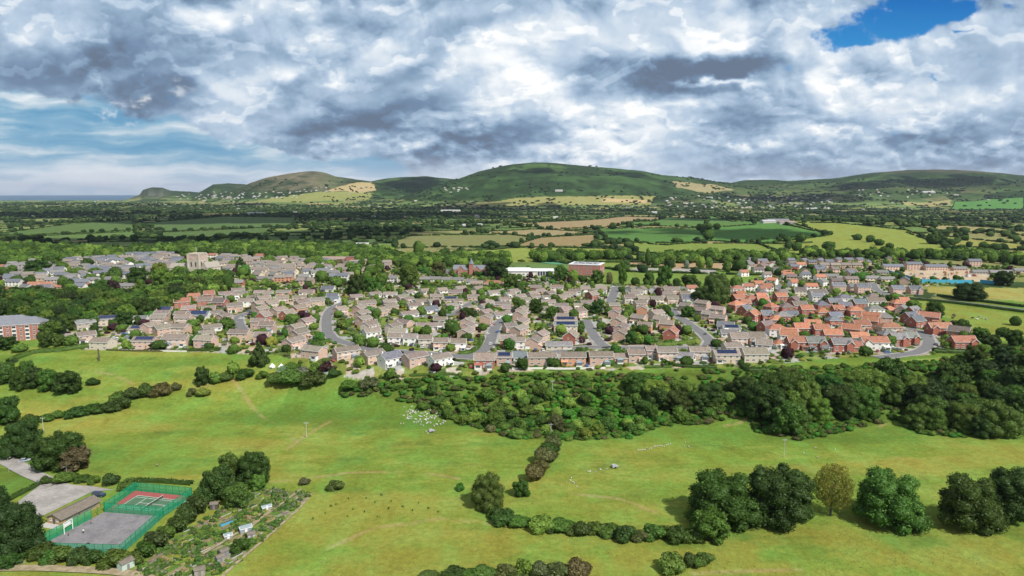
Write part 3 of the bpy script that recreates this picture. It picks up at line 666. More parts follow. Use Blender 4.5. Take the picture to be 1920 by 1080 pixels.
def rank_labels(xy, looks, place):
    n = len(xy); nb = max(1, round((n / 4.0) ** .5)) if n > 7 else 1
    order = sorted(range(n), key=lambda i: xy[i][1]); out = [None] * n; per = math.ceil(n / nb)
    for b in range(nb):
        band = sorted(order[b * per:(b + 1) * per], key=lambda i: xy[i][0] / xy[i][1])
        nm = 'nearest' if b == 0 else ('farthest' if b == nb - 1 else ordinal(b) + ' nearest')
        for k, i in enumerate(band):
            e = ordinal(k) + ' from left' if k else 'leftmost'
            if len(band) == 1 and nb == 1: out[i] = f'{looks[i]} {place}'
            elif nb == 1: out[i] = f'{looks[i]}, {e} {place}'
            else: out[i] = f'{looks[i]}, {e} in {nm} row {place}'
    return out
def mass(items, name, label, leafy=False, lod=1, cat='woodland'):
    """many tree or bush shapes joined into one uncountable mass"""
    r = np.random.default_rng(77); VV = []; FF = []; CC = []; nv = 0
    base = []
    for k in range(6):
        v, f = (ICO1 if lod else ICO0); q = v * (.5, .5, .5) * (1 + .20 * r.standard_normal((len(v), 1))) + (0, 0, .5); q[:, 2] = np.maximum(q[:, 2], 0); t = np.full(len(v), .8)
        if leafy:
            n = 150; d = r.standard_normal((n, 3)); d[:, 2] += .3; d /= np.linalg.norm(d, axis=1)[:, None]; p = d * (.5 * r.uniform(.92, 1.12, (n, 1))) + (0, 0, .5); nn = d + .7 * r.standard_normal((n, 3)); nn /= np.linalg.norm(nn, axis=1)[:, None]
            a = np.cross(nn, r.standard_normal((n, 3))); a /= np.linalg.norm(a, axis=1)[:, None]; b = np.cross(nn, a); s = r.uniform(.06, .12, (n, 1))
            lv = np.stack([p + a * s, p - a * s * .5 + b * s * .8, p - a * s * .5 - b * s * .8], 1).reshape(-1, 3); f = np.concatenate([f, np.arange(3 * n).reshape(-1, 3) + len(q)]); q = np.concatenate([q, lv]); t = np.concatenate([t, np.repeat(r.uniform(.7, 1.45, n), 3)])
        base.append((q, f, t))
    for it in items:
        x, y, z, w, h, c = it[:6]; q, f, t = base[r.integers(6)]; a = r.uniform(0, 6.28); ca, sa = math.cos(a), math.sin(a)
        if len(it) > 8: ca, sa, wy = it[6], it[7], it[8]
        else: wy = w
        X = q[:, 0] * w; Yq = q[:, 1] * wy; VV.append(np.stack([x + X * ca - Yq * sa, y + X * sa + Yq * ca, z - .2 + q[:, 2] * h], 1)); FF.append(f + nv); nv += len(q)
        CC.append(np.outer(t * r.uniform(.8, 1.2), c))
    me = np_mesh(name, np.concatenate(VV), np.concatenate(FF), np.concatenate(CC)); o = put(name, me, 'foliage_mass', kind='stuff'); tag(o, label, cat); print(name, len(items)); return o

# ------------------------------------------------------------------ trees: foreground, read one by one
trees_px([(1365, 995, 130, 112, 'big', 'o', 'broad dark green tree, leftmost big crown of the bottom right row'), (1476, 993, 126, 128, 'big', 'o', 'largest dark green tree, second big crown of the bottom right row'),
  (1568, 978, 92, 112, 'thin', 'y', 'sparse yellowish half-bare tree between two big dark crowns'), (1682, 998, 126, 118, 'big', 'm', 'broad mid green tree standing right of the sparse yellowish tree'),
  (1832, 1004, 104, 116, 'big', 'o', 'dark tree with bare lower trunk near the bottom right corner'), (1908, 980, 88, 108, 'big', 'o', 'dark tree cut by the right edge of the lower meadow'),
  (1338, 1024, 88, 74, 'mid', 'm', 'grey green bushy willow in front of the leftmost big crown')], 'along the lower right meadow')
trees_px([(912, 958, 66, 72, 'big', 'm', 'loose crowned green tree at the upper end of the lower hedge'), (977, 934, 38, 38, 'mid', 'g', 'small round bright green tree beside the brownish hawthorns')], 'by the middle hedge')
trees_px([(862, 922, 20, 22, 'bush', 'g'), (926, 972, 34, 30, 'bush', 'm'), (936, 981, 36, 34, 'bush', 'o'), (944, 988, 59, 42, 'bush', 'o'), (974, 991, 51, 28, 'bush', 'm'), (1015, 1002, 48, 46, 'bush', 'l'), (1055, 1001, 56, 30, 'bush', 'm'), (1093, 1008, 37, 32, 'bush', 'o'), (1115, 1004, 37, 32, 'bush', 'm'), (1144, 1009, 45, 32, 'bush', 'm'),
  (1172, 1019, 45, 48, 'bush', 'o'), (1200, 1016, 40, 28, 'bush', 'b'), (1225, 1015, 44, 42, 'bush', 'm'), (1248, 1009, 35, 28, 'bush', 'm'), (1273, 1022, 48, 44, 'bush', 'o'), (1298, 1020, 45, 34, 'bush', 'm'), (1035, 1000, 32, 22, 'bush', 'o'), (1075, 1004, 35, 24, 'bush', 'm')], 'of the lower hedge', 'bush')
trees_px([(1002, 905, 44, 40, 'bush', 'b'), (1022, 872, 48, 38, 'bush', 'b'), (1037, 843, 36, 34, 'bush', 'b'), (1012, 886, 36, 30, 'bush', 'b'), (1030, 856, 40, 30, 'bush', 'o')], 'of the diagonal hawthorn line', 'hawthorn')
trees_px([(1262, 1080, 56, 54, 'bush', 'l'), (1296, 1067, 34, 40, 'bush', 'o'), (1322, 1062, 38, 36, 'bush', 'm'), (1310, 1068, 24, 30, 'bush', 'm')], 'below the lower hedge', 'bush')
trees_px([(800, 1094, 54, 22, 'bush', 'm'), (850, 1092, 60, 28, 'bush', 'o'), (885, 1092, 40, 30, 'bush', 'm'), (908, 1090, 46, 36, 'bush', 'm'), (946, 1088, 44, 42, 'bush', 'b'), (980, 1084, 44, 46, 'bush', 'l'), (1015, 1088, 42, 42, 'bush', 'b'), (1045, 1092, 60, 48, 'bush', 'b'), (1085, 1094, 62, 50, 'bush', 'b'), (965, 1098, 60, 30, 'bush', 'm')], 'along the bottom edge', 'bush')
trees_px([(446, 1038, 38, 40, 'bush', 'o', 'round dark bush on the right side of the allotments'), (626, 921, 38, 28, 'bush', 'm', 'low green bush in the grass right of the allotments'), (569, 911, 22, 18, 'bush', 'b', 'small brownish bush above the far end of the allotments'),
  (83, 910, 21, 22, 'bush', 'o', 'clipped round dark bush at the car park entrance')], 'near the allotments', 'bush')
trees_px([(640 + x / 3, 640 + y / 3, 3 + (i % 3), 5 + (i * 5) % 5, 'bush', 'ml'[i % 2]) for i, (x, y) in enumerate([(140, 885), (190, 908), (225, 868), (280, 902), (265, 943), (65, 948), (130, 962), (35, 987), (345, 933), (435, 912), (490, 942), (545, 962), (40, 888), (205, 988), (-60, 930), (-90, 970), (-160, 1000), (-30, 920), (400, 955)])], 'among the rough grass', 'sapling')
trees_px([(262, 1052, 52, 48, 'bush', 'o'), (282, 1034, 50, 46, 'bush', 'o'), (302, 1018, 48, 46, 'bush', 'm'), (322, 1003, 50, 46, 'bush', 'o'), (343, 988, 46, 50, 'bush', 'o'), (360, 970, 46, 52, 'bush', 'o'), (376, 952, 44, 48, 'bush', 'o'), (246, 1062, 34, 34, 'bush', 'm')], 'beside the grey court', 'bush')
trees_px([(393, 945, 60, 68, 'mid', 'o'), (428, 912, 52, 68, 'mid', 'm'), (470, 914, 64, 74, 'big', 'o'), (440, 955, 60, 50, 'mid', 'm'), (480, 922, 42, 34, 'mid', 'l'), (412, 930, 52, 60, 'mid', 'o')], 'beside the tennis court')
trees_px([(70, 1052, 52, 40, 'bush', 'o'), (105, 1058, 50, 42, 'bush', 'm'), (140, 1062, 46, 46, 'bush', 'o'), (170, 1060, 40, 40, 'bush', 'o'), (205, 1068, 62, 44, 'bush', 'm'), (88, 1060, 40, 34, 'bush', 'm')], 'below the grey court', 'bush')
trees_px([(30, 860, 78, 76, 'big', 'o'), (2, 800, 54, 60, 'mid', 'o'), (95, 884, 88, 78, 'big', 'o'), (132, 888, 58, 54, 'mid', 'b')], 'beside the access lane')
trees_px([(115, 908, 46, 28, 'bush', 'm'), (150, 906, 30, 20, 'bush', 'o'), (173, 909, 22, 24, 'bush', 'm'), (203, 913, 32, 30, 'bush', 'o'), (234, 920, 40, 28, 'bush', 'm')], 'above the car park', 'bush')
trees_px([(18, 1054, 84, 118, 'big', 'd', 'huge blackish tree at the bottom left corner'), (-24, 1000, 70, 90, 'big', 'd', 'blackish tree cut by the left edge below the playing field'), (8, 1068, 56, 36, 'mid', 'o', 'low dark tree at the extreme bottom left')], 'at the bottom left')
trees_px([(30, 735, 40, 42, 'mid', 'o'), (60, 732, 44, 44, 'mid', 'o'), (86, 737, 42, 46, 'mid', 'm'), (118, 742, 54, 48, 'mid', 'o'), (6, 722, 42, 44, 'mid', 'm'), (45, 712, 36, 36, 'mid', 'm')], 'in the left field clump')
trees_px([(170, 725, 28, 18, 'bush', 'o'), (50, 797, 34, 22, 'bush', 'o'), (80, 792, 30, 20, 'bush', 'm'), (105, 787, 30, 20, 'bush', 'm'), (135, 785, 40, 24, 'bush', 'o'), (165, 780, 42, 26, 'bush', 'o'), (195, 776, 40, 26, 'bush', 'o'), (222, 772, 40, 32, 'bush', 'o'), (215, 757, 34, 26, 'bush', 'm'), (245, 752, 36, 28, 'bush', 'o'), (270, 749, 36, 32, 'bush', 'o'), (295, 746, 38, 32, 'bush', 'b'), (328, 735, 18, 18, 'bush', 'b')], 'of the left field hedge', 'bush')
trees_px([(375, 727, 38, 40, 'mid', 'o'), (435, 704, 22, 26, 'mid', 'l'), (482, 692, 40, 54, 'cone', 'o', 'tall dark rounded conifer at the corner of the left field'), (402, 722, 22, 24, 'mid', 'm')], 'of the hedge below the estate')
trees_px([(357, 744, 22, 20, 'bush', 'b'), (378, 746, 27, 20, 'bush', 'y'), (420, 718, 26, 22, 'bush', 'm'), (455, 713, 40, 26, 'bush', 'o'), (490, 713, 28, 22, 'bush', 'm'), (515, 728, 46, 30, 'bush', 'm'), (545, 731, 56, 38, 'bush', 'm'), (582, 731, 50, 34, 'bush', 'o'), (562, 714, 30, 28, 'bush', 's'), (530, 712, 34, 26, 'bush', 's'), (608, 700, 30, 24, 'bush', 'c'), (625, 712, 24, 20, 'bush', 'o'), (590, 700, 30, 24, 'bush', 'l'), (545, 700, 36, 20, 'bush', 'm'), (655, 738, 40, 22, 'bush', 'm'), (690, 735, 40, 24, 'bush', 'b')], 'below the lowest left houses', 'bush')
# ------------------------------------------------------------------ trees: the bank and the right wood
scatter_px([(1418, 806), (1500, 824), (1560, 814), (1610, 806), (1650, 786), (1640, 760), (1730, 758), (1730, 738), (1640, 716), (1500, 716), (1425, 745)], 12.0, (12, 22), (12, 18), ['big', 'big', 'mid'], 'mmolglmom', 'of the meadow wood', seed=2)
scatter_px([(1700, 790), (1740, 814), (1800, 820), (1940, 815), (1940, 738), (1830, 735), (1720, 740), (1690, 765)], 11.5, (11, 20), (10, 15), ['mid', 'big', 'big'], 'oomomdo', 'of the dark right wood', seed=3)
scatter_px([(1745, 745), (1940, 745), (1940, 690), (1830, 680), (1760, 690)], 12.0, (10, 15), (9, 13), ['mid'], 'oodm', 'of the wood behind', seed=4)
scatter_px([(700, 752), (780, 762), (880, 800), (960, 820), (1100, 822), (1180, 816), (1240, 800), (1330, 790), (1400, 780), (1410, 748), (1260, 742), (1060, 744), (900, 742), (760, 736), (700, 738)], 8.6, (4.5, 11), (3.6, 8.0), ['mid', 'bush', 'bush'], 'mlmolgomlmb', 'on the scrubby bank', seed=5)
scatter_px([(1200, 775), (1400, 770), (1400, 735), (1190, 735)], 11.0, (10, 16), (9, 13), ['mid', 'big'], 'ooml', 'on the high bank', seed=6)
# ------------------------------------------------------------------ trees: in and behind the town
trees_px(tt(480, 440, [(740, 455, 190, 160, 'mid', 'o'), (850, 430, 130, 120, 'mid', 'm'), (1150, 385, 180, 175, 'mid', 'm'), (935, 375, 100, 90, 'mid', 'm'), (600, 395, 90, 75, 'mid', 'm'), (1370, 300, 125, 95, 'mid', 'b'), (1600, 302, 90, 85, 'mid', 'o'), (1800, 325, 190, 130, 'mid', 'd'), (1910, 400, 140, 110, 'mid', 'm'), (90, 222, 100, 64, 'mid', 'm'), (440, 222, 90, 62, 'mid', 'l'), (290, 398, 50, 50, 'mid', 'o'), (390, 398, 58, 50, 'mid', 'o'), (740, 300, 120, 80, 'mid', 'm'), (600, 250, 90, 60, 'mid', 'b'), (1215, 160, 80, 110, 'tall', 'm'), (1440, 730, 56, 100, 'cone', 'o'),
   (645, 715, 130, 100, 'bush', 'l'), (380, 640, 70, 60, 'bush', 'c'), (260, 660, 120, 70, 'mid', 'm'), (1590, 640, 140, 100, 'mid', 'o'), (1700, 720, 70, 60, 'mid', 'm'), (780, 840, 90, 80, 'mid', 'm'), (875, 850, 100, 90, 'mid', 'm'), (975, 890, 42, 60, 'cone', 'o'), (1015, 892, 36, 55, 'cone', 'o'), (30, 980, 110, 160, 'cone', 'o'), (40, 830, 90, 90, 'bush', 'c'), (110, 840, 90, 80, 'mid', 'y')]), 'near the curved road')
trees_px(tt(960, 440, [(1535, 525, 210, 240, 'big', 'm', 'tallest grey green tree beside the orange roofed houses'), (1435, 530, 160, 135, 'mid', 'o'), (60, 590, 110, 110, 'mid', 'm'), (180, 592, 120, 110, 'mid', 'o'), (300, 635, 120, 105, 'mid', 'm'), (640, 595, 120, 100, 'mid', 'o'), (1160, 592, 80, 64, 'mid', 'o'), (1330, 625, 130, 95, 'mid', 'm'), (900, 830, 130, 115, 'mid', 'g'), (960, 825, 90, 80, 'mid', 'l'), (870, 630, 100, 80, 'mid', 'm'), (980, 710, 120, 70, 'mid', 'm'), (310, 1000, 110, 80, 'mid', 'o'), (740, 985, 60, 50, 'bush', 'g'), (1000, 975, 50, 70, 'bush', 'm'), (240, 735, 70, 70, 'mid', 'm')]), 'in the middle estate')
trees_px(tt(960, 440, [(365, 352, 105, 125, 'mid', 'm'), (455, 358, 92, 92, 'mid', 'l'), (540, 355, 60, 44, 'mid', 'o'), (640, 368, 105, 105, 'mid', 'm'), (730, 372, 50, 90, 'mid', 'b'), (830, 378, 90, 175, 'tall', 'm'), (928, 382, 70, 62, 'mid', 'o'), (1030, 382, 95, 108, 'mid', 'm'), (1150, 385, 125, 158, 'mid', 'm'), (1240, 392, 62, 64, 'mid', 'o'), (1340, 388, 135, 90, 'mid', 'm')]), 'along the school playing field')
trees_px(tt(960, 440, [(1020, 242, 42, 135, 'tall', 'o'), (1080, 246, 74, 72, 'mid', 'm'), (1190, 246, 115, 95, 'mid', 'l'), (1310, 252, 40, 62, 'mid', 's'), (1420, 254, 72, 90, 'mid', 'l'), (1480, 254, 60, 82, 'mid', 'm'), (1620, 282, 62, 80, 'mid', 'm'), (1722, 275, 115, 85, 'mid', 'o'), (1690, 405, 95, 92, 'mid', 'm'), (285, 165, 36, 80, 'tall', 'o')]), 'behind the playing field')
trees_px(tt(1440, 440, [(690, 352, 112, 68, 'mid', 'g'), (572, 342, 62, 62, 'mid', 'm'), (1548, 500, 235, 140, 'big', 'd', 'very broad dark tree in the straw field by the lane'), (1270, 635, 155, 140, 'mid', 'o'), (1800, 388, 165, 120, 'mid', 'd'), (1470, 745, 140, 120, 'mid', 'm'), (1870, 685, 80, 78, 'mid', 'o'), (1780, 770, 100, 80, 'mid', 'o'), (1620, 800, 140, 110, 'mid', 'm'), (1700, 860, 150, 120, 'mid', 'o'), (1880, 850, 150, 140, 'mid', 'o'), (1110, 580, 110, 90, 'mid', 'm'), (960, 500, 90, 60, 'mid', 'm'), (1880, 740, 60, 30, 'mid', 'o'), (1640, 900, 120, 80, 'mid', 'm'), (1800, 940, 150, 110, 'mid', 'd')]), 'at the right end')
trees_px(tt(1440, 440, [(220, 122, 76, 62, 'mid', 'o'), (300, 122, 50, 40, 'mid', 'o'), (355, 122, 50, 44, 'mid', 'o'), (470, 112, 100, 58, 'mid', 'o'), (680, 42, 66, 46, 'mid', 'o'), (775, 58, 66, 52, 'mid', 'o'), (845, 82, 70, 48, 'mid', 'o'), (920, 112, 62, 48, 'mid', 'o'), (1250, 72, 100, 74, 'mid', 'o'), (1390, 78, 60, 44, 'mid', 'o'), (1620, 106, 60, 52, 'mid', 'o'), (1720, 118, 76, 50, 'mid', 'o'), (150, 55, 60, 40, 'mid', 'o'), (255, 55, 90, 60, 'mid', 'o'), (1490, 45, 56, 40, 'mid', 'o')]), 'on the far sloping field')
trees_px([(x, 430 + (x - 1320) * .02, 14, 11, 'mid', 'o') for x in (1330, 1345)] + [(1240, 408, 9, 7, 'mid', 'o'), (1312, 432, 12, 12, 'mid', 'o'), (1330, 450, 22, 18, 'mid', 'o'), (1322, 440, 16, 14, 'mid', 'o'), (1270, 456, 22, 10, 'mid', 'o'), (1150, 430, 14, 12, 'mid', 'o')], 'on the dark middle fields')
trees_px(tt(0, 440, [(830, 465, 130, 125, 'mid', 'c', 'copper purple beech in the wood left of the church'), (1010, 370, 170, 130, 'mid', 'o'), (1200, 400, 180, 150, 'mid', 'l'), (1310, 430, 160, 120, 'mid', 'o'), (1400, 480, 200, 110, 'mid', 'm'), (1565, 345, 90, 90, 'mid', 'm'), (1715, 415, 70, 120, 'cone', 'o'), (1800, 270, 100, 110, 'cone', 'o'), (1820, 310, 100, 80, 'mid', 'g'), (1890, 360, 60, 60, 'mid', 'm'), (1480, 420, 120, 110, 'mid', 'm'), (1590, 450, 90, 80, 'mid', 'l'), (250, 300, 180, 110, 'mid', 'o'), (450, 280, 90, 80, 'mid', 'm'), (640, 250, 90, 70, 'mid', 'o'), (700, 310, 110, 60, 'mid', 'm'), (200, 465, 150, 80, 'mid', 'o'), (560, 310, 120, 60, 'mid', 'm'), (1180, 350, 140, 140, 'mid', 'l')]), 'around the old town church')
trees_px(tt(0, 440, [(1215, 530, 110, 60, 'mid', 'm'), (1120, 640, 100, 70, 'mid', 'g'), (840, 720, 80, 60, 'mid', 'c'), (900, 730, 80, 60, 'mid', 'm'), (1690, 710, 120, 90, 'mid', 'm'), (700, 740, 60, 80, 'mid', 'o'), (1440, 690, 110, 60, 'mid', 'm'), (1560, 860, 80, 50, 'bush', 'o'), (1180, 870, 120, 80, 'mid', 'o'), (960, 860, 80, 60, 'bush', 'm'), (1750, 820, 70, 60, 'bush', 'l'), (1740, 1050, 90, 90, 'mid', 'g')]), 'among the lower left houses')
scatter_px([(0, 668), (0, 618), (50, 632), (90, 640), (140, 620), (240, 612), (300, 590), (360, 565), (340, 545), (250, 560), (180, 562), (100, 562), (0, 560), (-60, 570), (-60, 680)], 13.0, (11, 17), (10, 15), ['mid', 'mid', 'big'], 'omomdl', 'of the left town wood', seed=7, avoid=lambda a, b: inpoly(a, b, poly_w([(-70, 656), (-70, 600), (70, 600), (78, 650)])))
belt = dict(shapes=['mid'], cols='mommolo')
for i, P in enumerate(([(-40, 500), (-40, 464), (90, 466), (228, 474), (228, 486), (110, 492), (40, 498)], [(240, 482), (300, 476), (420, 480), (560, 488), (640, 492), (745, 498), (745, 474), (600, 466), (450, 462), (300, 466), (240, 472)], [(745, 502), (870, 503), (960, 505), (960, 486), (870, 484), (745, 486)], [(1000, 494), (1180, 486), (1180, 478), (1000, 482)], [(1200, 496), (1330, 494), (1480, 492), (1480, 482), (1330, 480), (1250, 484)], [(1780, 486), (1930, 500), (1930, 486), (1800, 474)], [(1500, 482), (1620, 486), (1780, 486), (1780, 480), (1620, 480), (1500, 476)])):
    scatter_px(P, 15.0, (11, 17), (9, 15), place='of the town belt', seed=20 + i, **belt)

for i, (P, n) in enumerate((([(0, 545), (60, 548), (100, 520), (60, 500), (0, 505)], 38), ([(100, 560), (220, 552), (240, 520), (180, 512), (110, 535)], 42), ([(230, 505), (330, 500), (330, 484), (230, 486)], 80), ([(400, 540), (480, 520), (470, 500), (400, 500)], 45), ([(560, 545), (640, 540), (760, 500), (720, 490), (560, 500)], 40), ([(330, 560), (420, 545), (430, 520), (350, 500), (320, 520)], 14))):
    scatter_px(P, n, (9, 15), (8, 13), ['mid'], 'mommol', 'among old town roofs', seed=60 + i)

trees_px(tt(0, 440, [(30, 870, 150, 110, 'mid', 'o'), (130, 885, 110, 70, 'mid', 'm'), (330, 850, 120, 110, 'mid', 'o'), (430, 845, 110, 100, 'mid', 'm'), (520, 835, 110, 80, 'mid', 'm'), (590, 800, 90, 70, 'mid', 'o')]), 'before the brick flats')
# ------------------------------------------------------------------ far country: hedges, hedgerow trees and woods
def build_far():
    r = np.random.default_rng(15); items = []; hed = []
    WOODS = [(poly_w(p), d) for p, d in (([(0, 404), (0, 378), (250, 378), (420, 386), (700, 378), (900, 380), (1250, 386), (1250, 394), (900, 400), (700, 408), (400, 402), (200, 412)], .5), ([(600, 440), (650, 420), (740, 412), (860, 418), (840, 430), (760, 442), (680, 450)], .55), ([(250, 452), (420, 442), (620, 446), (730, 452), (720, 462), (480, 464), (260, 462)], .5), ([(260, 430), (330, 415), (330, 430), (300, 440)], .5), ([(440, 430), (560, 416), (640, 412), (650, 420), (560, 436)], .5),
        ([(1280, 396), (1450, 402), (1600, 410), (1780, 430), (1920, 444), (1920, 456), (1780, 440), (1640, 428), (1480, 414), (1300, 406)], .9), ([(1760, 466), (1840, 470), (1930, 478), (1930, 496), (1850, 486), (1790, 478)], .6), ([(1640, 398), (1800, 400), (1930, 408), (1930, 416), (1700, 412)], .5), ([(1250, 372), (1400, 360), (1480, 372), (1560, 380), (1480, 392), (1260, 390)], .7))]
    OPEN = [P for P, c in FW] + [p for p, c in NEARF]
    n = 34000; u = r.uniform(-1.15, 1.15, n); y = np.sqrt(r.uniform(900 ** 2, 7400 ** 2, n)); x = u * y
    P_ = wooded(x, y) > .12
    for P, d in WOODS: P_ |= inpoly(x, y, P) & (r.uniform(0, 1, n) < d)
    for P in OPEN: P_ &= ~inpoly(x, y, P)
    P_ &= ~inpoly(x, y, VILL); u_ = x / y * 1280 + 960
    P_ &= ~((y < 1250) & (u_ < 1950) & (u_ > -60)); hh = H(x, y) - plainH(y); P_ &= (hh < 110) | (wooded(x, y) > .2)
    P_ &= r.uniform(0, 1, n) < np.clip(1.0 - y / 9000, .35, .8)
    z = H(x, y)
    G_ = [(.026, .050, .020), (.034, .062, .021), (.045, .078, .024), (.06, .10, .03)]
    for a, b, c in zip(x[P_], y[P_], z[P_]): w = r.uniform(11, 19) * (1 + b / 9000); items.append((a, b, c, w, r.uniform(8, 14), G_[r.integers(4)]))
    # hedges along the warped grid of fields
    def unwarp(a, b):
        x = a * _ca - b * _sa; y = a * _sa + b * _ca; X, Y = x.copy(), y.copy()
        for _ in range(6): X = x - 70 * fbm(X / 700, Y / 700, 2, 201); Y = y - 70 * fbm(X / 700 + 9, Y / 700, 2, 202)
        return X, Y
    A, B = np.arange(-34, 34), np.arange(-4, 44); pts = []
    st = 13.0
    for bi in B:
        ts = np.arange(-34 * 210, 34 * 210, st); pts.append((ts, np.full_like(ts, bi * 165.0), 0))
        off = float(vhash(np.array([float(bi)]), np.array([0.0]), 5)[0]) * .9; ss = np.arange(bi * 165.0, (bi + 1) * 165.0, st)
        for ai in A: pts.append((np.full_like(ss, (ai - off) * 210.0), ss, 1))
    for a, b, kind in pts:
        X, Y = unwarp(a, b); k = (Y > 1150) & (Y < 5200) & (np.abs(X / Y) < 1.1)
        for P in OPEN: k &= ~inpoly(X, Y, P)
        k &= ~inpoly(X, Y, VILL)
        if k.sum() < 2: continue
        Xk, Yk = X[k], Y[k]; Z = H(Xk, Yk); dx, dy = np.gradient(X)[k], np.gradient(Y)[k]; L = np.hypot(dx, dy) + 1e-6; g_ = fbm(Xk / 150, Yk / 150, 2, 501)
        for i in range(len(Xk)):
            if g_[i] > .30: continue
            if Yk[i] > 3200 and i % 2: continue
            s = 1 if Yk[i] < 3200 else 2
            hed.append((Xk[i], Yk[i], Z[i], st * 1.35 * s, r.uniform(2.6, 4.6), G_[r.integers(1, 4)], dx[i] / L[i], dy[i] / L[i], r.uniform(4, 6.5)))
            if r.uniform() < .16 + .2 * (g_[i] < -.1): w = r.uniform(9, 16); items.append((Xk[i], Yk[i], Z[i], w, r.uniform(8, 13), G_[r.integers(3)]))
    # hedges round the fields read off the photograph
    for P, c in FW:
        if P[:, 1].mean() > 5200: continue
        Q = np.concatenate([P, P[:1]])
        for i in range(len(P)):
            d = Q[i + 1] - Q[i]; L = np.hypot(*d); m = int(L / 11) + 1
            for k in range(m):
                p = Q[i] + d * (k + .5) / m + r.uniform(-1.5, 1.5, 2); z = float(H(p[:1], p[1:])[0])
                if r.uniform() < .9: hed.append((p[0], p[1], z, 15, r.uniform(2.8, 4.6), G_[r.integers(1, 4)], d[0] / L, d[1] / L, r.uniform(4, 7)))
                if r.uniform() < .13: items.append((p[0], p[1], z, r.uniform(9, 15), r.uniform(8, 12), G_[r.integers(3)]))
    # loose trees on the lower hill slopes
    n = 6500; u = r.uniform(-.45, .86, n); y = r.uniform(4300, 7600, n); x = u * y; z = H(x, y); hh = z - plainH(y); k = (hh > 12) & (hh < 260) & (fbm(x / 230, y / 300, 3, 77) > .10); k &= ~(((x / y * 1280 + 960) > 860) & ((x / y * 1280 + 960) < 1250) & (hh > 90))
    for a, b, c in zip(x[k], y[k], z[k]): items.append((a, b, c, r.uniform(18, 34), r.uniform(8, 13), G_[r.integers(3)]))
    near = [i for i in items if i[1] < 2600]; far = [i for i in items if i[1] >= 2600]
    mass(near, 'woodland', 'dark hedgerow trees and copses on the fields behind the town', leafy=False)
    mass(far, 'distant_woodland', 'dark bands of distant woods across the plain and lower hills', lod=0)
    mass(hed, 'hedgerows', 'long dark hedges dividing the distant fields', lod=0, cat='hedges')
build_far()
# ------------------------------------------------------------------ undergrowth on the bank
def build_scrub():
    r = np.random.default_rng(44); x0, y0 = BANKP.min(0); x1, y1 = BANKP.max(0); n = 9000; x = r.uniform(x0, x1, n); y = r.uniform(y0, y1, n); k = inpoly(x, y, BANKP); k &= (fbm(x / 18, y / 18, 3, 71) > -.4) | (y < bank_front(x) + 14); k &= (y < bank_front(x) + 44) | (fbm(x / 12, y / 12, 3, 72) > .15) | (x > 135); x, y = x[k], y[k]; z = H(x, y); gr = (np.hypot((x - 48) / 30, (y - 350) / 14) < 1)
    cols = [(.045, .085, .018), (.062, .115, .022), (.085, .14, .028), (.05, .10, .02), (.085, .085, .035), (.05, .15, .025)]
    mass([(a, b, c, r.uniform(2.2, 4.6), r.uniform(1.0, 2.4), (.06, .19, .025) if q else cols[r.integers(6)]) for a, b, c, q in zip(x, y, z, gr)], 'undergrowth', 'bramble and scrub undergrowth covering the bank above the meadow', leafy=True, cat='undergrowth')
def bank_front(x): return np.interp(x, [-420, -250, -180, -100, -40, 24, 80, 128, 240, 420], [292, 322, 345, 366, 350, 336, 338, 330, 340, 345])
build_scrub()

def build_tufts():
    r = np.random.default_rng(88); n = 42000; y = 185 + 190 * r.uniform(0, 1, n) ** 1.2; x = r.uniform(-.82, .82, n) * y; m = fbm(x / 22, y / 12, 4, 601) + .35 * fbm(x / 5, y / 4, 2, 602)
    k = (m > .02 + .25 * sstep(y, 230, 330)) & ~inpoly(x, y, ALLOT) & ~inpoly(x, y, BANKP) & ~inpoly(x, y, LFIELD) & ~inpoly(x, y, CARP) & ~((x < -95) & (x > -235) & (y > 215) & (y < 300)) & (y < bank_front(x) + 20)
    x, y = x[k], y[k]; n = len(x); z = H(x, y); V = []
    for j in range(3):
        a = r.uniform(0, 6.28, n); s = r.uniform(.14, .34, n); hgt = r.uniform(.06, .18, n); c, d = np.cos(a) * s, np.sin(a) * s
        V.append(np.stack([np.stack([x - c, y - d, z - .03], 1), np.stack([x + c, y + d, z - .03], 1), np.stack([x + d * .5, y - c * .5, z + hgt], 1)], 1))
    V = np.stack(V, 1).reshape(-1, 3); pal = np.array([(.17, .23, .05), (.24, .26, .07), (.13, .19, .035), (.28, .27, .11), (.19, .25, .06)]); C = np.repeat(pal[r.integers(0, 5, n)] * r.uniform(.8, 1.2, (n, 1)), 9, axis=0)
    o = put('tall_grass', np_mesh('tall_grass', V, np.arange(len(V)).reshape(-1, 3), C), 'foliage_mass', kind='stuff'); tag(o, 'rough tufts of long grass over the lower meadow', 'grass'); print('tufts', n)
build_tufts()

def build_allot():
    r = np.random.default_rng(12); x0, y0 = ALLOT.min(0); x1, y1 = ALLOT.max(0); n = 1500; x = r.uniform(x0, x1, n); y = r.uniform(y0, y1, n); k = inpoly(x, y, ALLOT) & (fbm(x / 7, y / 7, 3, 71) > -.02); x, y = x[k], y[k]; z = H(x, y)
    cols = [(.07, .13, .03), (.10, .17, .035), (.14, .20, .04), (.06, .10, .03), (.12, .15, .07), (.05, .11, .025)]
    mass([(a, b, c, r.uniform(.6, 2.2), r.uniform(.4, 1.5), cols[r.integers(6)]) for a, b, c in zip(x, y, z)], 'allotment_plants', 'overgrown vegetables and weeds filling the allotments', leafy=True, cat='plants')
build_allot()
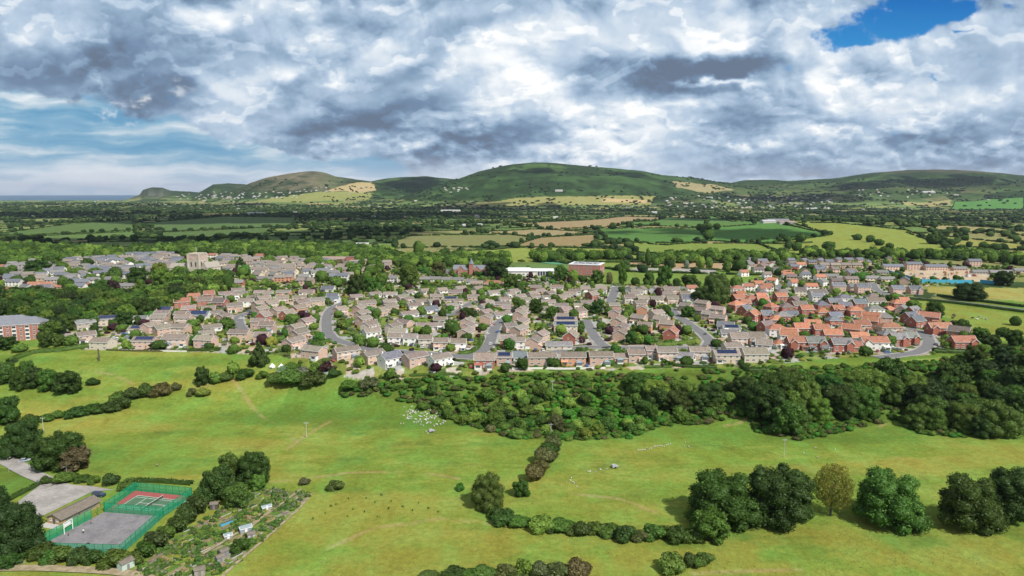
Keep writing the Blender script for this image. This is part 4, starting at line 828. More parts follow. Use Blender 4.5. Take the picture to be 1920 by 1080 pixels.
# ------------------------------------------------------------------ roads
def smooth_line(P, step=3.0):
    P = np.asarray(P, float); Q = np.concatenate([[2 * P[0] - P[1]], P, [2 * P[-1] - P[-2]]]); out = []
    for i in range(1, len(Q) - 2):
        n = max(2, int(np.hypot(*(Q[i + 1] - Q[i])) / step)); t = (np.arange(n) / n)[:, None]; a, b, c, d = Q[i - 1:i + 3]
        out.append(.5 * (2 * b + (c - a) * t + (2 * a - 5 * b + 4 * c - d) * t ** 2 + (3 * b - a - 3 * c + d) * t ** 3))
    return np.concatenate(out + [P[-1:]])
ROADLINES = []
def ribbon(name, P, w, mat, lift, thick=.0):
    d = np.gradient(P, axis=0); d /= np.linalg.norm(d, axis=1)[:, None] + 1e-9; nrm = np.stack([-d[:, 1], d[:, 0]], 1); b = MB(); n = len(P)
    cols = [-1, -.5, 0, .5, 1]; V = []
    for k in cols:
        q = P + nrm * (w / 2 * k); V.append(np.concatenate([q, (H(q[:, 0], q[:, 1]) + lift)[:, None]], 1))
    zmax = np.max([v[:, 2] for v in V], axis=0)
    for v in V: v[:, 2] = v[:, 2] * .5 + zmax * .5
    V = np.stack(V, 1).reshape(-1, 3); F_ = [(i * 5 + j, (i + 1) * 5 + j, (i + 1) * 5 + j + 1, i * 5 + j + 1)[::-1] for i in range(n - 1) for j in range(4)]
    me = np_mesh(name, V, np.array(F_)); return put(name, me, mat, kind='structure')
def road(pts, w=6.2, foot=True, mat='asphalt', name='road'):
    P = smooth_line(poly_w(pts)); ROADLINES.append((P, w / 2))
    if foot: ribbon('pavement', P, w + 3.6, 'paving', .22)
    ribbon(name, P, w, mat, .32)
road(T2((690, 500), (640, 520), (570, 555), (535, 610), (530, 690), (545, 745), (600, 790), (740, 830), (860, 862), (1100, 880), (1440, 905), (1600, 908), (1690, 880), (1750, 820), (1775, 740), (1800, 690), (1850, 640), (1920, 590)), 7.5)
road(T2((1440, 905), (1600, 925)) + T3((0, 925), (200, 905), (500, 850), (700, 845), (900, 850), (1300, 850), (1470, 845)), 6)
road(T3((555, 640), (580, 690), (615, 760), (680, 830), (720, 850)), 7)
road(T3((780, 392), (765, 440), (735, 510)), 8)
road(T3((540, 385), (700, 388), (900, 395), (1300, 400), (1500, 405)), 6)
road(T3((1190, 555), (1230, 600), (1300, 650), (1370, 700), (1430, 745), (1480, 800), (1480, 850), (1700, 862), (1920, 870)), 7)
road(T2((1150, 615), (1330, 615), (1470, 600), (1560, 545), (1620, 510), (1720, 490)), 6)
road(T4((820, 925), (980, 905), (1110, 885), (1190, 845), (1205, 790), (1150, 735), (1060, 705)), 7)
road(T4((1040, 468), (1280, 490), (1500, 512), (1920, 565)), 4.5, False)
road(T4((785, 365), (810, 410), (880, 450), (960, 490)), 7)
road(T4((-20, 300), (40, 350), (110, 415)), 7)
road(T1((1960, 560), (1860, 590), (1790, 620), (1800, 680), (1840, 740)), 7)
road(T4((0, 640), (200, 620), (420, 700), (460, 760)), 5.5)
road(TB((-60, 160), (60, 225), (200, 300), (300, 345), (420, 395)), 6.5, False, 'gravel', 'lane')
road([(-40, 1068), (60, 1066), (120, 1068), (200, 1072), (260, 1080), (300, 1092)], 3.5, False, 'dirt_path', 'path')
for P in ([(585, 925), (560, 955), (510, 1000), (440, 1060), (415, 1085)], [(528, 938), (470, 990), (400, 1050)], [(565, 918), (500, 965), (430, 1010), (380, 1040)]):
    road(P, 1.1, False, 'dirt_path', 'path')
def near_road(x, y, m):
    for P, w in ROADLINES:
        if np.min(np.hypot(P[:, 0] - x, P[:, 1] - y)) < w + m: return True
    return False
# ------------------------------------------------------------------ houses
WALL = dict(p=((.58, .42, .32), 'pink brick'), w=((.72, .70, .66), 'white'), r=((.36, .13, .09), 'red brick'), c=((.62, .53, .43), 'buff brick'), t=((.50, .26, .16), 'orange brick'), k=((.54, .38, .30), 'pinkish brick'), a=((.42, .55, .62), 'pale blue'), n=((.40, .36, .31), 'stone'))
ROOF = dict(b=((.22, .185, .156), 'brown-roofed'), o=((.37, .165, .105), 'orange-roofed'), s=((.145, .155, .18), 'slate-roofed'), d=((.17, .14, .13), 'dark-roofed'), e=((.23, .20, .175), 'pinkish-roofed'), g=((.19, .185, .18), 'grey-roofed'), m=((.30, .145, .10), 'rusty-roofed'))
WINMESH = {}
def window_mesh(w, h):
    k = (round(w, 1), round(h, 1))
    if k not in WINMESH:
        b = MB(); w, h = k; f = .09
        b.box(-w / 2, -.07, 0, w / 2, .05, f, 0); b.box(-w / 2, -.07, h - f, w / 2, .05, h, 0); b.box(-w / 2, -.07, f, -w / 2 + f, .05, h - f, 0); b.box(w / 2 - f, -.07, f, w / 2, .05, h - f, 0)
        for i in range(1, 2 if w < 2 else 3): x = -w / 2 + w * i / (2 if w < 2 else 3); b.box(x - .04, -.06, f, x + .04, .05, h - f, 0)
        b.box(-w / 2 + f, -.02, f, w / 2 - f, .03, h - f, 1); b.box(-w / 2 - .08, -.13, -.08, w / 2 + .08, .05, 0, 0)
        WINMESH[k] = b.mesh('window', ['white_paint', 'glass'])
    return WINMESH[k]
def kid(name, me, parent, loc=(0, 0, 0), rz=0, color=None):
    o = bpy.data.objects.new(name, me); COL.objects.link(o); o.parent = parent; o.location = loc; o.rotation_euler = (0, 0, rz)
    if color is not None: o.color = (*color, 1)
    return o
def roof_gable(b, L, D, he, rise, ov=.4, x0=0, y0=0, mi=0, fascia=1):
    """ridge along x"""
    l, d = L / 2 + ov * .7, D / 2 + ov; zr = he + rise; ze = he - rise * ov / (D / 2); t = .22
    for s in (-1, 1):
        pts = [(x0 - l, y0 + s * d, ze + t), (x0 + l, y0 + s * d, ze + t), (x0 + l, y0, zr + t), (x0 - l, y0, zr + t)]
        b.slab(pts if s < 0 else pts[::-1], t, mi)
        for e in (-1, 1):                               # barge boards on the gables
            x = x0 + e * (l + .03); b.obox((x, y0 + s * d / 2, (ze + zr) / 2 + t * .55), (.05, 0, 0), (0, s * d / 2, (ze - zr) / 2), (0, 0, .14), fascia)
        b.obox((x0, y0 + s * (d + .04), ze + t * .45), (l, 0, 0), (0, .05, 0), (0, 0, .11), fascia)
    b.box(x0 - l, y0 - .13, zr + t - .02, x0 + l, y0 + .13, zr + t + .09, mi)
def roof_hip(b, L, D, he, rise, ov=.45, x0=0, y0=0, mi=0, fascia=1):
    l, d = L / 2 + ov, D / 2 + ov; r = max(.01, L / 2 - D / 2 * .95); z = he + .05; t = z + rise
    A = [(x0 - l, y0 - d, z), (x0 + l, y0 - d, z), (x0 + l, y0 + d, z), (x0 - l, y0 + d, z)]; P, Q = (x0 - r, y0, t), (x0 + r, y0, t)
    b.poly([A[0], A[1], Q, P], mi); b.poly([A[1], A[2], Q], mi); b.poly([A[2], A[3], P, Q], mi); b.poly([A[3], A[0], P], mi); b.box(x0 - l, y0 - d, z - .22, x0 + l, y0 + d, z - .003, fascia)
def wall_block(b, L, D, he, rise, hip=False, x0=0, y0=0, mi=0, panel=0):
    l, d = L / 2, D / 2; zb = -1.2
    b.poly([(x0 - l, y0 - d, zb), (x0 + l, y0 - d, zb), (x0 + l, y0 - d, he), (x0 - l, y0 - d, he)], mi); b.poly([(x0 + l, y0 + d, zb), (x0 - l, y0 + d, zb), (x0 - l, y0 + d, he), (x0 + l, y0 + d, he)], mi)
    for s in (-1, 1):
        p = [(x0 + s * l, y0 - s * d, zb), (x0 + s * l, y0 + s * d, zb), (x0 + s * l, y0 + s * d, he)]
        if not hip: p.append((x0 + s * l, y0, he + rise))
        p.append((x0 + s * l, y0 - s * d, he)); b.poly(p[::-1] if s < 0 and False else p, mi)
    b.poly([(x0 - l, y0 - d, he), (x0 + l, y0 - d, he), (x0 + l, y0 + d, he), (x0 - l, y0 + d, he)], mi)
hr = random.Random(21); HOUSES = []
def parse(s, fn, place):
    for it in s.split(';'):
        f = it.strip().split(',')
        if len(f) < 4: continue
        x, y = fn((float(f[0]), float(f[1])))[0]; HOUSES.append(dict(px=x, py=y, rot=float(f[2]), code=f[3], L=float(f[4]) if len(f) > 4 and f[4] else 10.5, ex=f[5] if len(f) > 5 else '', place=place))
parse('440,940,-24,pb2,14,nG;680,945,34,pb2,15,v;880,985,46,pb2,13;1010,1015,46,ws2,13,v;1195,1005,44,kb2,14;1375,1015,42,wb2,13;1715,1003,0,rb2,12,v;1862,985,0,kb2,9,sv', T2, 'above the bank')
parse('225,985,2,kb2,17,v;455,982,0,tb2,15,v;665,978,0,kb2,14,v;830,960,0,kb1,11,v;925,962,2,kb2,10;1040,930,0,kb2,7;1155,945,0,kb2,12;1290,955,-20,wg1,11,v;1400,940,-4,kb2,12,v;1600,965,0,cb2,15,s;1812,960,2,cb2,15;60,955,0,ws1,8', T3, 'above the bank')
parse('1045,828,3,wb2,9,g;1160,832,0,wb2,9,g;1275,842,0,cb2,9,g;1390,866,0,kb2,9.5,g;1520,872,0,wb2,10,g;290,868,62,kb2,13;330,800,60,kb2,11;305,755,60,kb2,10;385,705,58,kb2,10;870,792,32,wb2,11;855,735,60,cb2,11;810,690,58,kb2,11;800,645,58,kb2,11;790,600,55,kb2,11;830,565,20,kb2,16', T2, 'of curved road')
parse('90,735,0,kb2,11,v;65,665,70,rb2,9;40,610,60,kb2,11;30,565,55,kb2,11;120,560,50,kb2,11;60,525,40,kb2,11;325,600,58,tb2,12;350,560,50,kb2,12;400,545,40,kb2,12;460,540,30,kb2,12;580,512,-4,ws1,12;330,500,10,kb1,12;200,520,20,kb2,11', T2, 'left of curved road')
parse('30,458,10,kb1,10;95,462,10,wb1,9;212,455,0,tb1,13;385,452,0,kb1,14;545,430,-6,ws1,13;750,492,30,kb1,11;895,472,35,wb1,11;1010,470,0,wb1,13;1150,458,55,wb1,10;1275,445,30,wb1,11;1395,442,30,wb1,10;1495,455,0,kb1,14;1640,460,10,wb1,12;1782,460,25,wb1,12;1905,475,30,wb1,10', T2, 'of bungalow row')
parse('1000,532,30,wb1,12;1140,515,50,kb1,10;1235,530,30,wb1,11;1330,528,40,wb1,11;1460,510,5,kb1,13,s;1520,525,5,kb1,8;1310,595,38,ws1,12,v;1150,628,30,wb1,14;1110,695,-35,kb1,14;1310,715,0,wb1,20;1720,612,50,kb1,10;1720,565,40,wb1,10;1850,548,0,kb1,14;1845,632,25,wb1,14;1590,705,75,kb2,12;1585,745,75,kb2,12;1575,790,75,kb2,13;1740,540,30,wb1,10;1890,850,0,rb2,10;1905,745,20,kb2,9', T2, 'of upper estate')
parse('165,862,70,kb2,10;40,860,0,wb2,10,g;350,865,0,cg1,17;440,825,72,rb2,11,v;400,735,0,cg2,17,s;400,695,0,cb2,17,s;375,665,0,cb2,9;400,615,30,kb2,9;505,628,40,kb2,10;60,645,70,kb2,12;62,710,65,kb2,13;55,770,60,kb2,13;765,578,0,tb2,9;770,635,70,kb2,11;800,700,62,kb2,13;820,760,65,kb2,13;815,800,68,kb2,14', T3, 'between the side roads')
parse('975,605,75,tb2,11,v;1015,610,60,tb2,10;1080,640,30,kb2,11,v;1120,690,-30,kb2,11;1160,725,-20,tb2,10;1190,798,66,rm2,13;1410,620,-40,kb2,11;1480,650,-35,kb2,11;1545,680,-30,kb2,12;1600,720,-20,ws1,12;1640,735,-4,wg1,12,s;1690,832,0,pb2,11;1825,830,0,pb2,11,v;1885,860,-20,wb1,10;960,560,10,kb2,10', T3, 'inside the right loop')
parse('180,418,0,rb1,12;335,435,0,cb2,13;470,448,0,wb1,12;600,495,45,rb2,11;655,452,30,wb1,12;60,490,30,wb1,10;165,490,35,kb1,10;265,498,20,wb1,10;385,492,30,kb1,12;370,560,0,cb1,12;512,562,0,cb1,11;890,450,50,wb2,8;970,450,55,wb2,9;1068,448,55,wb2,8;1190,448,0,kb2,15;1345,440,0,wm2,10,h;880,515,0,cb2,10;980,520,0,cb2,10;1085,525,0,cb2,11,g;1200,520,0,kb2,10,g;1312,525,0,ws2,10,g', T3, 'below playing field')
parse('1690,445,0,wm2,12,h;1832,405,10,wo2,13,h;1735,315,10,wm2,10,h;1845,292,0,wd2,12,h;1872,478,0,wd2,10,h;1910,330,0,wb2,9', T3, 'of upper right street')
parse('1690,520,20,ro2,11;1678,575,30,ro2,12,h;1795,525,0,ro2,10,h;1875,538,0,ro2,10;1745,612,40,rs2,10;1800,655,48,ro2,12,w;1905,650,0,rs2,9,w;1900,742,30,rd2,10;1740,560,10,rm2,9', T3, 'of orange-roofed estate')
parse('60,765,0,wo2,13,h;80,855,0,wo1,7,h;205,865,0,rm2,12,w;345,868,0,rg2,12,w;430,878,-10,rg1,8,h;540,880,0,rg2,13,w;640,876,0,rm1,9;785,868,0,wm2,17,w;895,808,0,rg2,11,h;965,838,0,rg2,10,w;1050,828,0,rg2,9,w;1450,862,0,rm2,15,w;1425,790,-42,td2,13', T4, 'of nearest red row')
parse('245,755,0,ro2,11;388,765,0,ro2,11;172,768,0,ro1,8;490,695,0,rs2,10,h;525,765,0,ro1,9,h;622,768,-34,ro2,12;60,690,0,ro2,10,h;905,750,0,km2,15,h;1275,752,0,rm2,16,w;1205,672,-38,rm2,14;770,672,-36,ro2,13;860,672,-20,kg2,12,h;1060,668,20,rs2,11,w', T4, 'of second red row')
parse('282,608,0,ro2,10;405,608,0,ro1,10,h;400,572,0,rs2,10,h;518,608,0,ro2,9,w;648,618,0,ro2,12,h;795,608,0,wg2,13,h;905,590,0,ro1,10,h;965,560,0,ro2,10,h;1000,612,50,kg2,11;1080,622,30,rg2,11,w;105,660,0,rg2,11,h;172,655,0,rs2,9,w;20,648,0,rs2,9;135,588,0,rd2,10,h;190,538,45,rd2,10;1010,545,0,ro2,8;20,590,30,ro2,10,h', T4, 'of third red row')
parse('110,476,0,wd2,13,h;370,478,0,cd2,16;570,520,0,ws2,13,h;800,522,0,wb1,16;790,490,0,wd1,12,h;320,425,0,wo2,12,h;190,395,10,wo2,9,h;175,350,-20,kd2,11;135,318,-20,ko2,11;60,292,-30,kd2,9;520,440,0,ks3,13,d;705,448,0,ks3,13,d;400,388,40,wg2,11;965,445,0,ks2,12;1095,448,0,ks2,12,w;1020,375,60,ks2,13;620,430,0,ks2,5;30,380,-40,wo2,10', T4, 'of upper right streets')
parse('450,330,0,ng1,20;750,345,0,cg1,24;890,352,0,cg1,16;190,268,0,rs2,10,h;170,218,0,ks2,10;265,220,30,ks2,10;325,232,0,ks2,11;385,220,30,ks2,11;455,230,0,ks2,11;520,215,30,ks2,11;420,255,0,ke2,13;500,256,0,ke2,13;580,256,0,ke2,13;660,256,0,ke2,13;740,235,45,ks2,12;600,215,0,ks2,12;680,215,20,ks2,12;120,190,0,ks2,10;930,268,0,ks2,26,n;1085,265,0,ks3,20,d;1250,270,0,ks2,28,n;1430,272,0,kg1,18;1540,240,0,ks3,17,dh;900,205,60,ks2,11;1740,300,0,ng1,28;1590,298,0,ng1,22;1895,285,0,ng1,20;560,345,0,ng1,16;850,300,0,ng1,14', T4, 'of new slate-roofed blocks')
parse('655,820,40,kb2,11;778,868,-10,cb2,14;850,690,24,cg2,22,s;1040,662,10,wg1,14;1055,740,0,wb1,14,s;1130,745,70,kb2,10;1220,765,50,kb2,10;1340,752,-8,kb2,16;1100,855,0,kb2,15,s;1330,838,0,kb2,17,v;1550,850,-10,kb2,13,v;1590,735,40,wb1,13;1805,798,-5,pb2,14;1365,648,0,kb2,9;1500,632,0,ws1,16,s;1235,600,10,rb1,14,s;1370,552,24,rm2,13;1545,540,10,rb2,12;1655,552,-10,rd2,12;1700,470,30,kb1,14;1620,620,60,kb1,10;1762,585,30,kb2,13;1850,545,10,wb2,13;1905,520,0,wb2,10;1740,490,30,wb1,12;640,722,50,ng2,13;1810,470,30,kb1,12;1790,440,20,wb1,12', T1, 'of lower left estate')
parse('130,228,10,we2,16;60,255,0,rm1,18;240,222,0,ng2,12,h;342,245,0,ng2,12,h;545,255,0,we2,19;812,302,0,as2,15;470,335,0,cs2,16;545,385,30,ws2,12;622,392,20,ws2,13;705,375,0,wg2,13;850,370,0,ng2,15;310,398,0,km1,26;345,440,10,ns2,13;450,410,0,km1,14;72,465,0,wm2,12;35,490,20,ws2,10;660,350,0,ws2,12;960,290,0,ng2,12;1600,178,0,wm2,12;1655,205,0,ns2,11;1725,225,0,ds2,13;1850,240,30,ke3,14;1910,225,30,ke3,14;1785,378,0,rg1,14;1340,210,0,rs2,16;1430,238,0,ns2,16;950,405,0,ng1,16;1150,425,0,ng1,12;1700,300,0,ws2,10'.replace('ds2', 'ns2'), T1, 'of the old town')
parse('30,182,0,rm2,12;360,180,0,rm2,12;740,235,20,ke2,13;800,225,0,ke2,12;880,275,30,we2,12;970,262,20,we2,12;985,235,0,ke2,12;50,292,0,ce2,15;120,280,0,cg2,14;230,262,0,ce2,24;185,355,0,te2,12,w;245,352,0,te2,11,w;350,378,0,ke2,11,w;405,378,0,ke2,9,w;490,352,0,wg1,13;590,345,20,ws2,12;650,358,0,ws3,14,w;1015,362,0,wg2,14,d;1270,352,0,wg1,11,d;1350,352,0,wg1,12,d;1435,355,0,wg1,12,d;1520,358,0,wg1,12,d;1615,372,0,wg1,12,d;1780,385,0,km1,20,h;1655,385,0,kb1,14;800,108,0,wg1,16;70,350,0,cg1,18;270,192,0,wg1,12', T2, 'of middle town')
cnt0 = len(HOUSES)
HP = ground([h['px'] for h in HOUSES], [h['py'] for h in HOUSES])
for h, p in zip(HOUSES, HP):
    h['D'] = 8.6 if h['code'][2] != '1' else 8.0
    a = R(h['rot']); ext = abs(math.sin(a)) * h['L'] / 2 + abs(math.cos(a)) * h['D'] / 2
    h['x'], h['y'] = p[0] * (1 + ext / p[1]), p[1] + ext * .95
# thin out the overlapping readings
keep = []
def hsep(h, k): return math.hypot(h['x'] - k['x'], (h['y'] - k['y']))
for h in HOUSES:
    if h['y'] > 1900: continue
    if h['place'] == 'of new slate-roofed blocks' and all(hsep(h, k) > 5.5 for k in keep): keep.append(h)
    elif all(hsep(h, k) > (6.2 if h['y'] < 700 else 7.5) + .12 * (h['L'] + k['L'] - 20) for k in keep): keep.append(h)
HOUSES = keep; print('houses read', cnt0, 'kept', len(HOUSES))
# gaps between them, in the manner of their neighbours
def fill(poly, spacing, place, gap, codes=None, seed=3, big=0):
    P = poly_w(poly); r = random.Random(seed); x0, y0 = P.min(0); x1, y1 = P.max(0); y = y0
    while y < y1:
        x = x0 + r.uniform(0, spacing)
        while x < x1:
            a, b = x + r.uniform(-2, 2), y + r.uniform(-3, 3); x += spacing
            if not inpoly(np.array([a]), np.array([b]), P)[0] or near_road(a, b, 6): continue
            if any((math.hypot(a - k['x'], b - k['y']) < gap + .25 * (k['L'] - 10)) for k in HOUSES): continue
            if any((a - s[0]) ** 2 + (b - s[1]) ** 2 < (s[3] * .55 + 3.5) ** 2 for s in SPECS if s[3] > 6): continue
            nb = min(HOUSES, key=lambda k: (a - k['x']) ** 2 + (b - k['y']) ** 2)
            c = r.choice(codes) if codes else nb['code']; c = c if len(c) == 3 else 'kb2'
            HOUSES.append(dict(x=a, y=b, rot=nb['rot'] + r.uniform(-8, 8) if not codes else r.choice([0, 10, -10, 40, -30, 75, 5]), code=c, L=r.uniform(9.5, 12.5 + big), D=8.4, ex=r.choice(['', '', 'n', 'g']) if c[2] != '1' else '', place=place))
        y += spacing
fill([(470, 560), (600, 560), (800, 545), (1000, 545), (1000, 600), (860, 640), (760, 650), (620, 640), (600, 680), (480, 640), (400, 650), (180, 650), (230, 615), (330, 560), (420, 550)], 17, 'of lower left estate', 17, seed=4)
fill([(1000, 540), (1130, 545), (1400, 555), (1420, 650), (1380, 675), (1100, 640), (1000, 670), (880, 670), (900, 620)], 17, 'of middle estate', 17, seed=5)
fill([(1370, 530), (1560, 560), (1720, 600), (1730, 650), (1560, 650), (1430, 650)], 17, 'of orange-roofed estate', 16, seed=6)
fill([(120, 484), (330, 478), (345, 500), (300, 520), (230, 525), (140, 512)], 15, 'of the old town', 14, ['ws2', 'ng2', 'ws2', 'ce2', 'wg2', 'ns2', 'wb2', 'ws2'], 7, 5)
fill([(400, 482), (560, 490), (700, 500), (700, 525), (560, 530), (440, 520), (410, 500)], 18, 'of middle town', 16, ['ws2', 'ce2', 'wg2', 'ke2', 'cb2', 'cg2'], 8, 4)
fill([(20, 500), (120, 498), (180, 520), (160, 545), (60, 550), (10, 530)], 17, 'of the old town', 15, ['ws2', 'ng2', 'km1', 'wg2', 'ke2'], 9, 3)
fill([(1380, 490), (1500, 500), (1600, 512), (1600, 535), (1480, 535), (1400, 515)], 19, 'of upper right streets', 18, ['wo2', 'ws2', 'kd2', 'ks2', 'ng1', 'wd2'], 10, 3)
print('houses', len(HOUSES))
def house(h, label):
    w_, r_, st = h['code'][0], h['code'][1], int(h['code'][2]); L, D, ex = h['L'], h['D'], h['ex']; near = h['y'] < 760; x, y = h['x'], h['y']
    if st == 1 and h['y'] < 900: D = 8.2
    z = float(min(H(np.array([x, x + L / 2, x - L / 2, x, x]), np.array([y, y, y, y - D / 2, y + D / 2])))) + .15
    he = {1: 2.7, 2: 5.1, 3: 7.4}[st]; steep = r_ in 'omsd' or h['code'][0] == 'r' or h['x'] / h['y'] > .33
    rise = D / 2 * (.74 if steep else .50); hip = 'h' in ex; j = hr.uniform(.84, 1.10)
    wc = tuple(min(.8, v * j * hr.uniform(.97, 1.03)) for v in WALL[w_][0]); rj = hr.uniform(.78, 1.15); rc = tuple(v * rj * hr.uniform(.95, 1.05) for v in ROOF[r_][0])
    t = thing('bungalow' if st == 1 else 'house', (x, y, z), label, 'bungalow' if st == 1 else 'house', 'houses ' + h['place'], R(h['rot']))
    wb, rb = MB(), MB(); wall_block(wb, L, D, he, rise, hip); (roof_hip if hip else roof_gable)(rb, L, D, he, rise)
    fy = -D / 2
    if 'w' in ex:                                        # projecting gabled wing on the front
        ww = min(4.6, L * .38); wx = (L / 2 - ww / 2 - .4) * hr.choice([-1, 1]); wr = ww / 2 * .8
        l2 = ww / 2; f = fy - 1.6
        wb.box(wx - l2, f, -1.2, wx + l2, fy + .02, he, 0); wb.poly([(wx - l2, f, he), (wx + l2, f, he), (wx, f, he + wr)], 0)
        for s in (-1, 1):
            p = [(wx + s * (l2 + .35), f - .35, he - .2), (wx + s * (l2 + .35), 0, he - .2), (wx, 0, he + wr + .15), (wx, f - .35, he + wr + .15)]; rb.slab(p if s > 0 else p[::-1], .18, 0)
            rb.obox((wx + s * (l2 + .3) / 2, f - .4, he + wr / 2), ((l2 + .3) / 2, 0, -s * (wr + .3) / 2), (0, .05, 0), (0, 0, .14), 1)
    g_ = 1 if 'g' in ex else (-1 if 'G' in ex else 0)
    if g_:                                               # attached garage
        gx = g_ * (L / 2 + 1.45); wb.box(gx - 1.44, fy - .6, -1.2, gx + 1.44, fy + 4.9, 2.35, 0); rb.box(gx - 1.6, fy - .9, 2.36, gx + 1.6, fy + 5.1, 2.56, 0)
        gb = MB(); gb.box(-1.1, -.05, 0, 1.1, .04, 2.0, 0); kid('garage_door', gb.mesh('garage_door', 'white_paint'), t, (gx, fy - .62, 0))
    if w_ in 'pkc' and st == 2 and hr.random() < .45 and h['y'] < 900: wb.box(-L * .30, fy - .05, 2.65, L * .30, fy + .02, 3.35, 1)
    if hr.random() < .5 and st > 1 or 'n' in ex:
        cb = MB(); cxx = hr.choice([-1, 1]) * (L / 2 - .9); cb.box(cxx - .4, -.3, he + rise - 1.2, cxx + .4, .3, he + rise + 1.05, 0); cb.cyl((cxx, 0, he + rise + 1.05), (cxx, 0, he + rise + 1.4), .14, .12, 6, 1); kid('chimney', cb.mesh('chimney', ['brick', 'roof_tile']), t, color=wc)
    if h['y'] < 900 and hr.random() < .5:                # flat or lean-to extension and porch
        q = hr.choice([-1, 1]); ew = hr.uniform(2.6, 4.2); ex0 = q * (L / 2 - ew / 2 - .3); eb = MB(); dd = hr.uniform(1.4, 2.8); eb.box(ex0 - ew / 2, fy - dd, -1, ex0 + ew / 2, fy - .01, 2.35, 0); eb.slab([(ex0 - ew / 2 - .2, fy - dd - .25, 2.5), (ex0 + ew / 2 + .2, fy - dd - .25, 2.5), (ex0 + ew / 2 + .2, fy - .01, 3.1), (ex0 - ew / 2 - .2, fy - .01, 3.1)], .14, 1); eb.box(ex0 - ew * .32, fy - dd - .05, .9, ex0 + ew * .32, fy - dd - .004, 2.0, 2); kid('extension', eb.mesh('extension', [hr.choice(['brick', 'white_paint', 'render']), 'roof_tile', 'glass']), t, color=wc if hr.random() < .5 else rc)
    wins = []; bays = max(2, int(L / 3.6))
    for i in range(bays):
        wx = -L / 2 + L * (i + .5) / bays
        if st >= 2: wins.append((wx, fy, 3.35, 1.5, 1.1, 0))
        if st == 3: wins.append((wx, fy, 5.7, 1.4, 1.1, 0))
        if i != bays // 2 or bays == 2: wins.append((wx, fy, .85, 2.0 if near else 1.8, 1.25, 0))
    for s in (-1, 1): wins.append((s * L / 2, .6, 3.4 if st >= 2 else .9, 1.1, 1.0, s))

    if near:
        for q in wins:
            rz = 0 if q[5] == 0 else (R(90) if q[5] > 0 else R(-90))
            kid('window', window_mesh(q[3], q[4]), t, (q[0], q[1], q[2]), rz)
        if 'w' in ex: ww = min(4.6, L * .38)
        db = MB(); db.box(-.5, -.06, 0, .5, .04, 2.05, 0); db.box(-.25, -.08, 1.2, .25, -.05, 1.8, 1); kid('door', db.mesh('door', [hr.choice(['white_paint', 'white_paint', 'grey_timber', 'timber']), 'glass']), t, (-L / 2 + L * (bays // 2 + .5) / bays + (.9 if bays == 2 else 0) - (0 if bays > 2 else L / 4), fy, 0))
    else:
        for q in wins:
            if q[5] == 0: wb.box(q[0] - q[3] / 2, q[1] - .06, q[2], q[0] + q[3] / 2, q[1] + .02, q[2] + q[4], 2); wb.box(q[0] - q[3] / 2 - .1, q[1] - .09, q[2] - .12, q[0] + q[3] / 2 + .1, q[1] + .02, q[2] - .005, 1)
            else: wb.box(q[0] - .06, q[1] - .6, q[2], q[0] + .06, q[1] + .6, q[2] + q[4], 2)
    if 'd' in ex:                                        # dormers in the roof
        for k in range(max(2, int(L / 5))):
            dx = -L / 2 + L * (k + .5) / max(2, int(L / 5)); yy = fy * .62; zz = he + rise * .42; dbm = MB()
            dbm.box(-.9, -.2, -.6, .9, 2.2, 1.15, 0); dbm.box(-1.05, -.35, 1.16, 1.05, 2.4, 1.3, 1); dbm.box(-.7, -.24, .1, .7, -.19, 1.0, 2); kid('dormer', dbm.mesh('dormer', ['white_paint', 'metal', 'glass']), t, (dx, yy, zz))
    if 'v' in ex:                                        # conservatory on the front
        cb = MB(); cw, cdp, ch = 3.6, 2.6, 2.25
        cb.box(-cw / 2, -cdp, -.6, cw / 2, 0, .5, 0); cb.box(-cw / 2 + .06, -cdp + .06, .5, cw / 2 - .06, -.01, ch, 1)
        for i in range(6): xx = -cw / 2 + cw * i / 5; cb.box(xx - .05, -cdp, .5, xx + .05, -cdp + .09, ch, 0)
        for i in range(4): yy = -cdp + cdp * i / 4; cb.box(-cw / 2, yy, .5, -cw / 2 + .09, yy + .1, ch, 0); cb.box(cw / 2 - .09, yy, .5, cw / 2, yy + .1, ch, 0)
        cb.slab([(-cw / 2 - .15, -cdp - .15, ch + .1), (cw / 2 + .15, -cdp - .15, ch + .1), (cw / 2 - .6, 0, ch + .85), (-cw / 2 + .6, 0, ch + .85)], .1, 2)
        kid('conservatory', cb.mesh('conservatory', ['white_paint', 'glass', 'conservatory_glass']), t, (hr.choice([-1, 1]) * L * .22, fy - .01, 0))
    if 's' in ex:
        sb = MB(); n = int(L / 1.3); sl_ = rise / (D / 2); 
        for i in range(n):
            for k in range(2):
                xx = -L * .4 + L * .8 * (i + .5) / n; yy = fy + 1.0 + k * 1.55; zz = he + (yy - fy) * sl_ + .33
                sb.obox((xx, yy + .7, zz + .7 * sl_), (L * .4 / n - .04, 0, 0), (0, .7, .7 * sl_), (0, -.03 * sl_, .03), 0)
        kid('solar_panel', sb.mesh('solar_panel', 'solar'), t)
    ws = 'white_paint' if w_ == 'w' else 'render'
    kid('wall', wb.mesh('wall', ['brick', ws, 'glass']), t, color=wc); kid('roof', rb.mesh('roof', ['roof_tile', 'white_paint']), t, color=rc)
def near_look(h):
    w = WALL[h['code'][0]][1]; k = 'bungalow' if h['code'][2] == '1' else ('tall house' if h['code'][2] == '3' else 'house'); r = ROOF[h['code'][1]][1]
    if 's' in h['ex']: return f'{w} {k} with solar panels'
    if 'v' in h['ex']: return f'{w} {k} with sunroom'
    return f'{w} {r} {k}'
HOUSES.sort(key=lambda h: h['y'] - h['L'] * 6)
main, rest = HOUSES[:300], HOUSES[300:]
gp = {}
for h in main: gp.setdefault(h['place'], []).append(h)
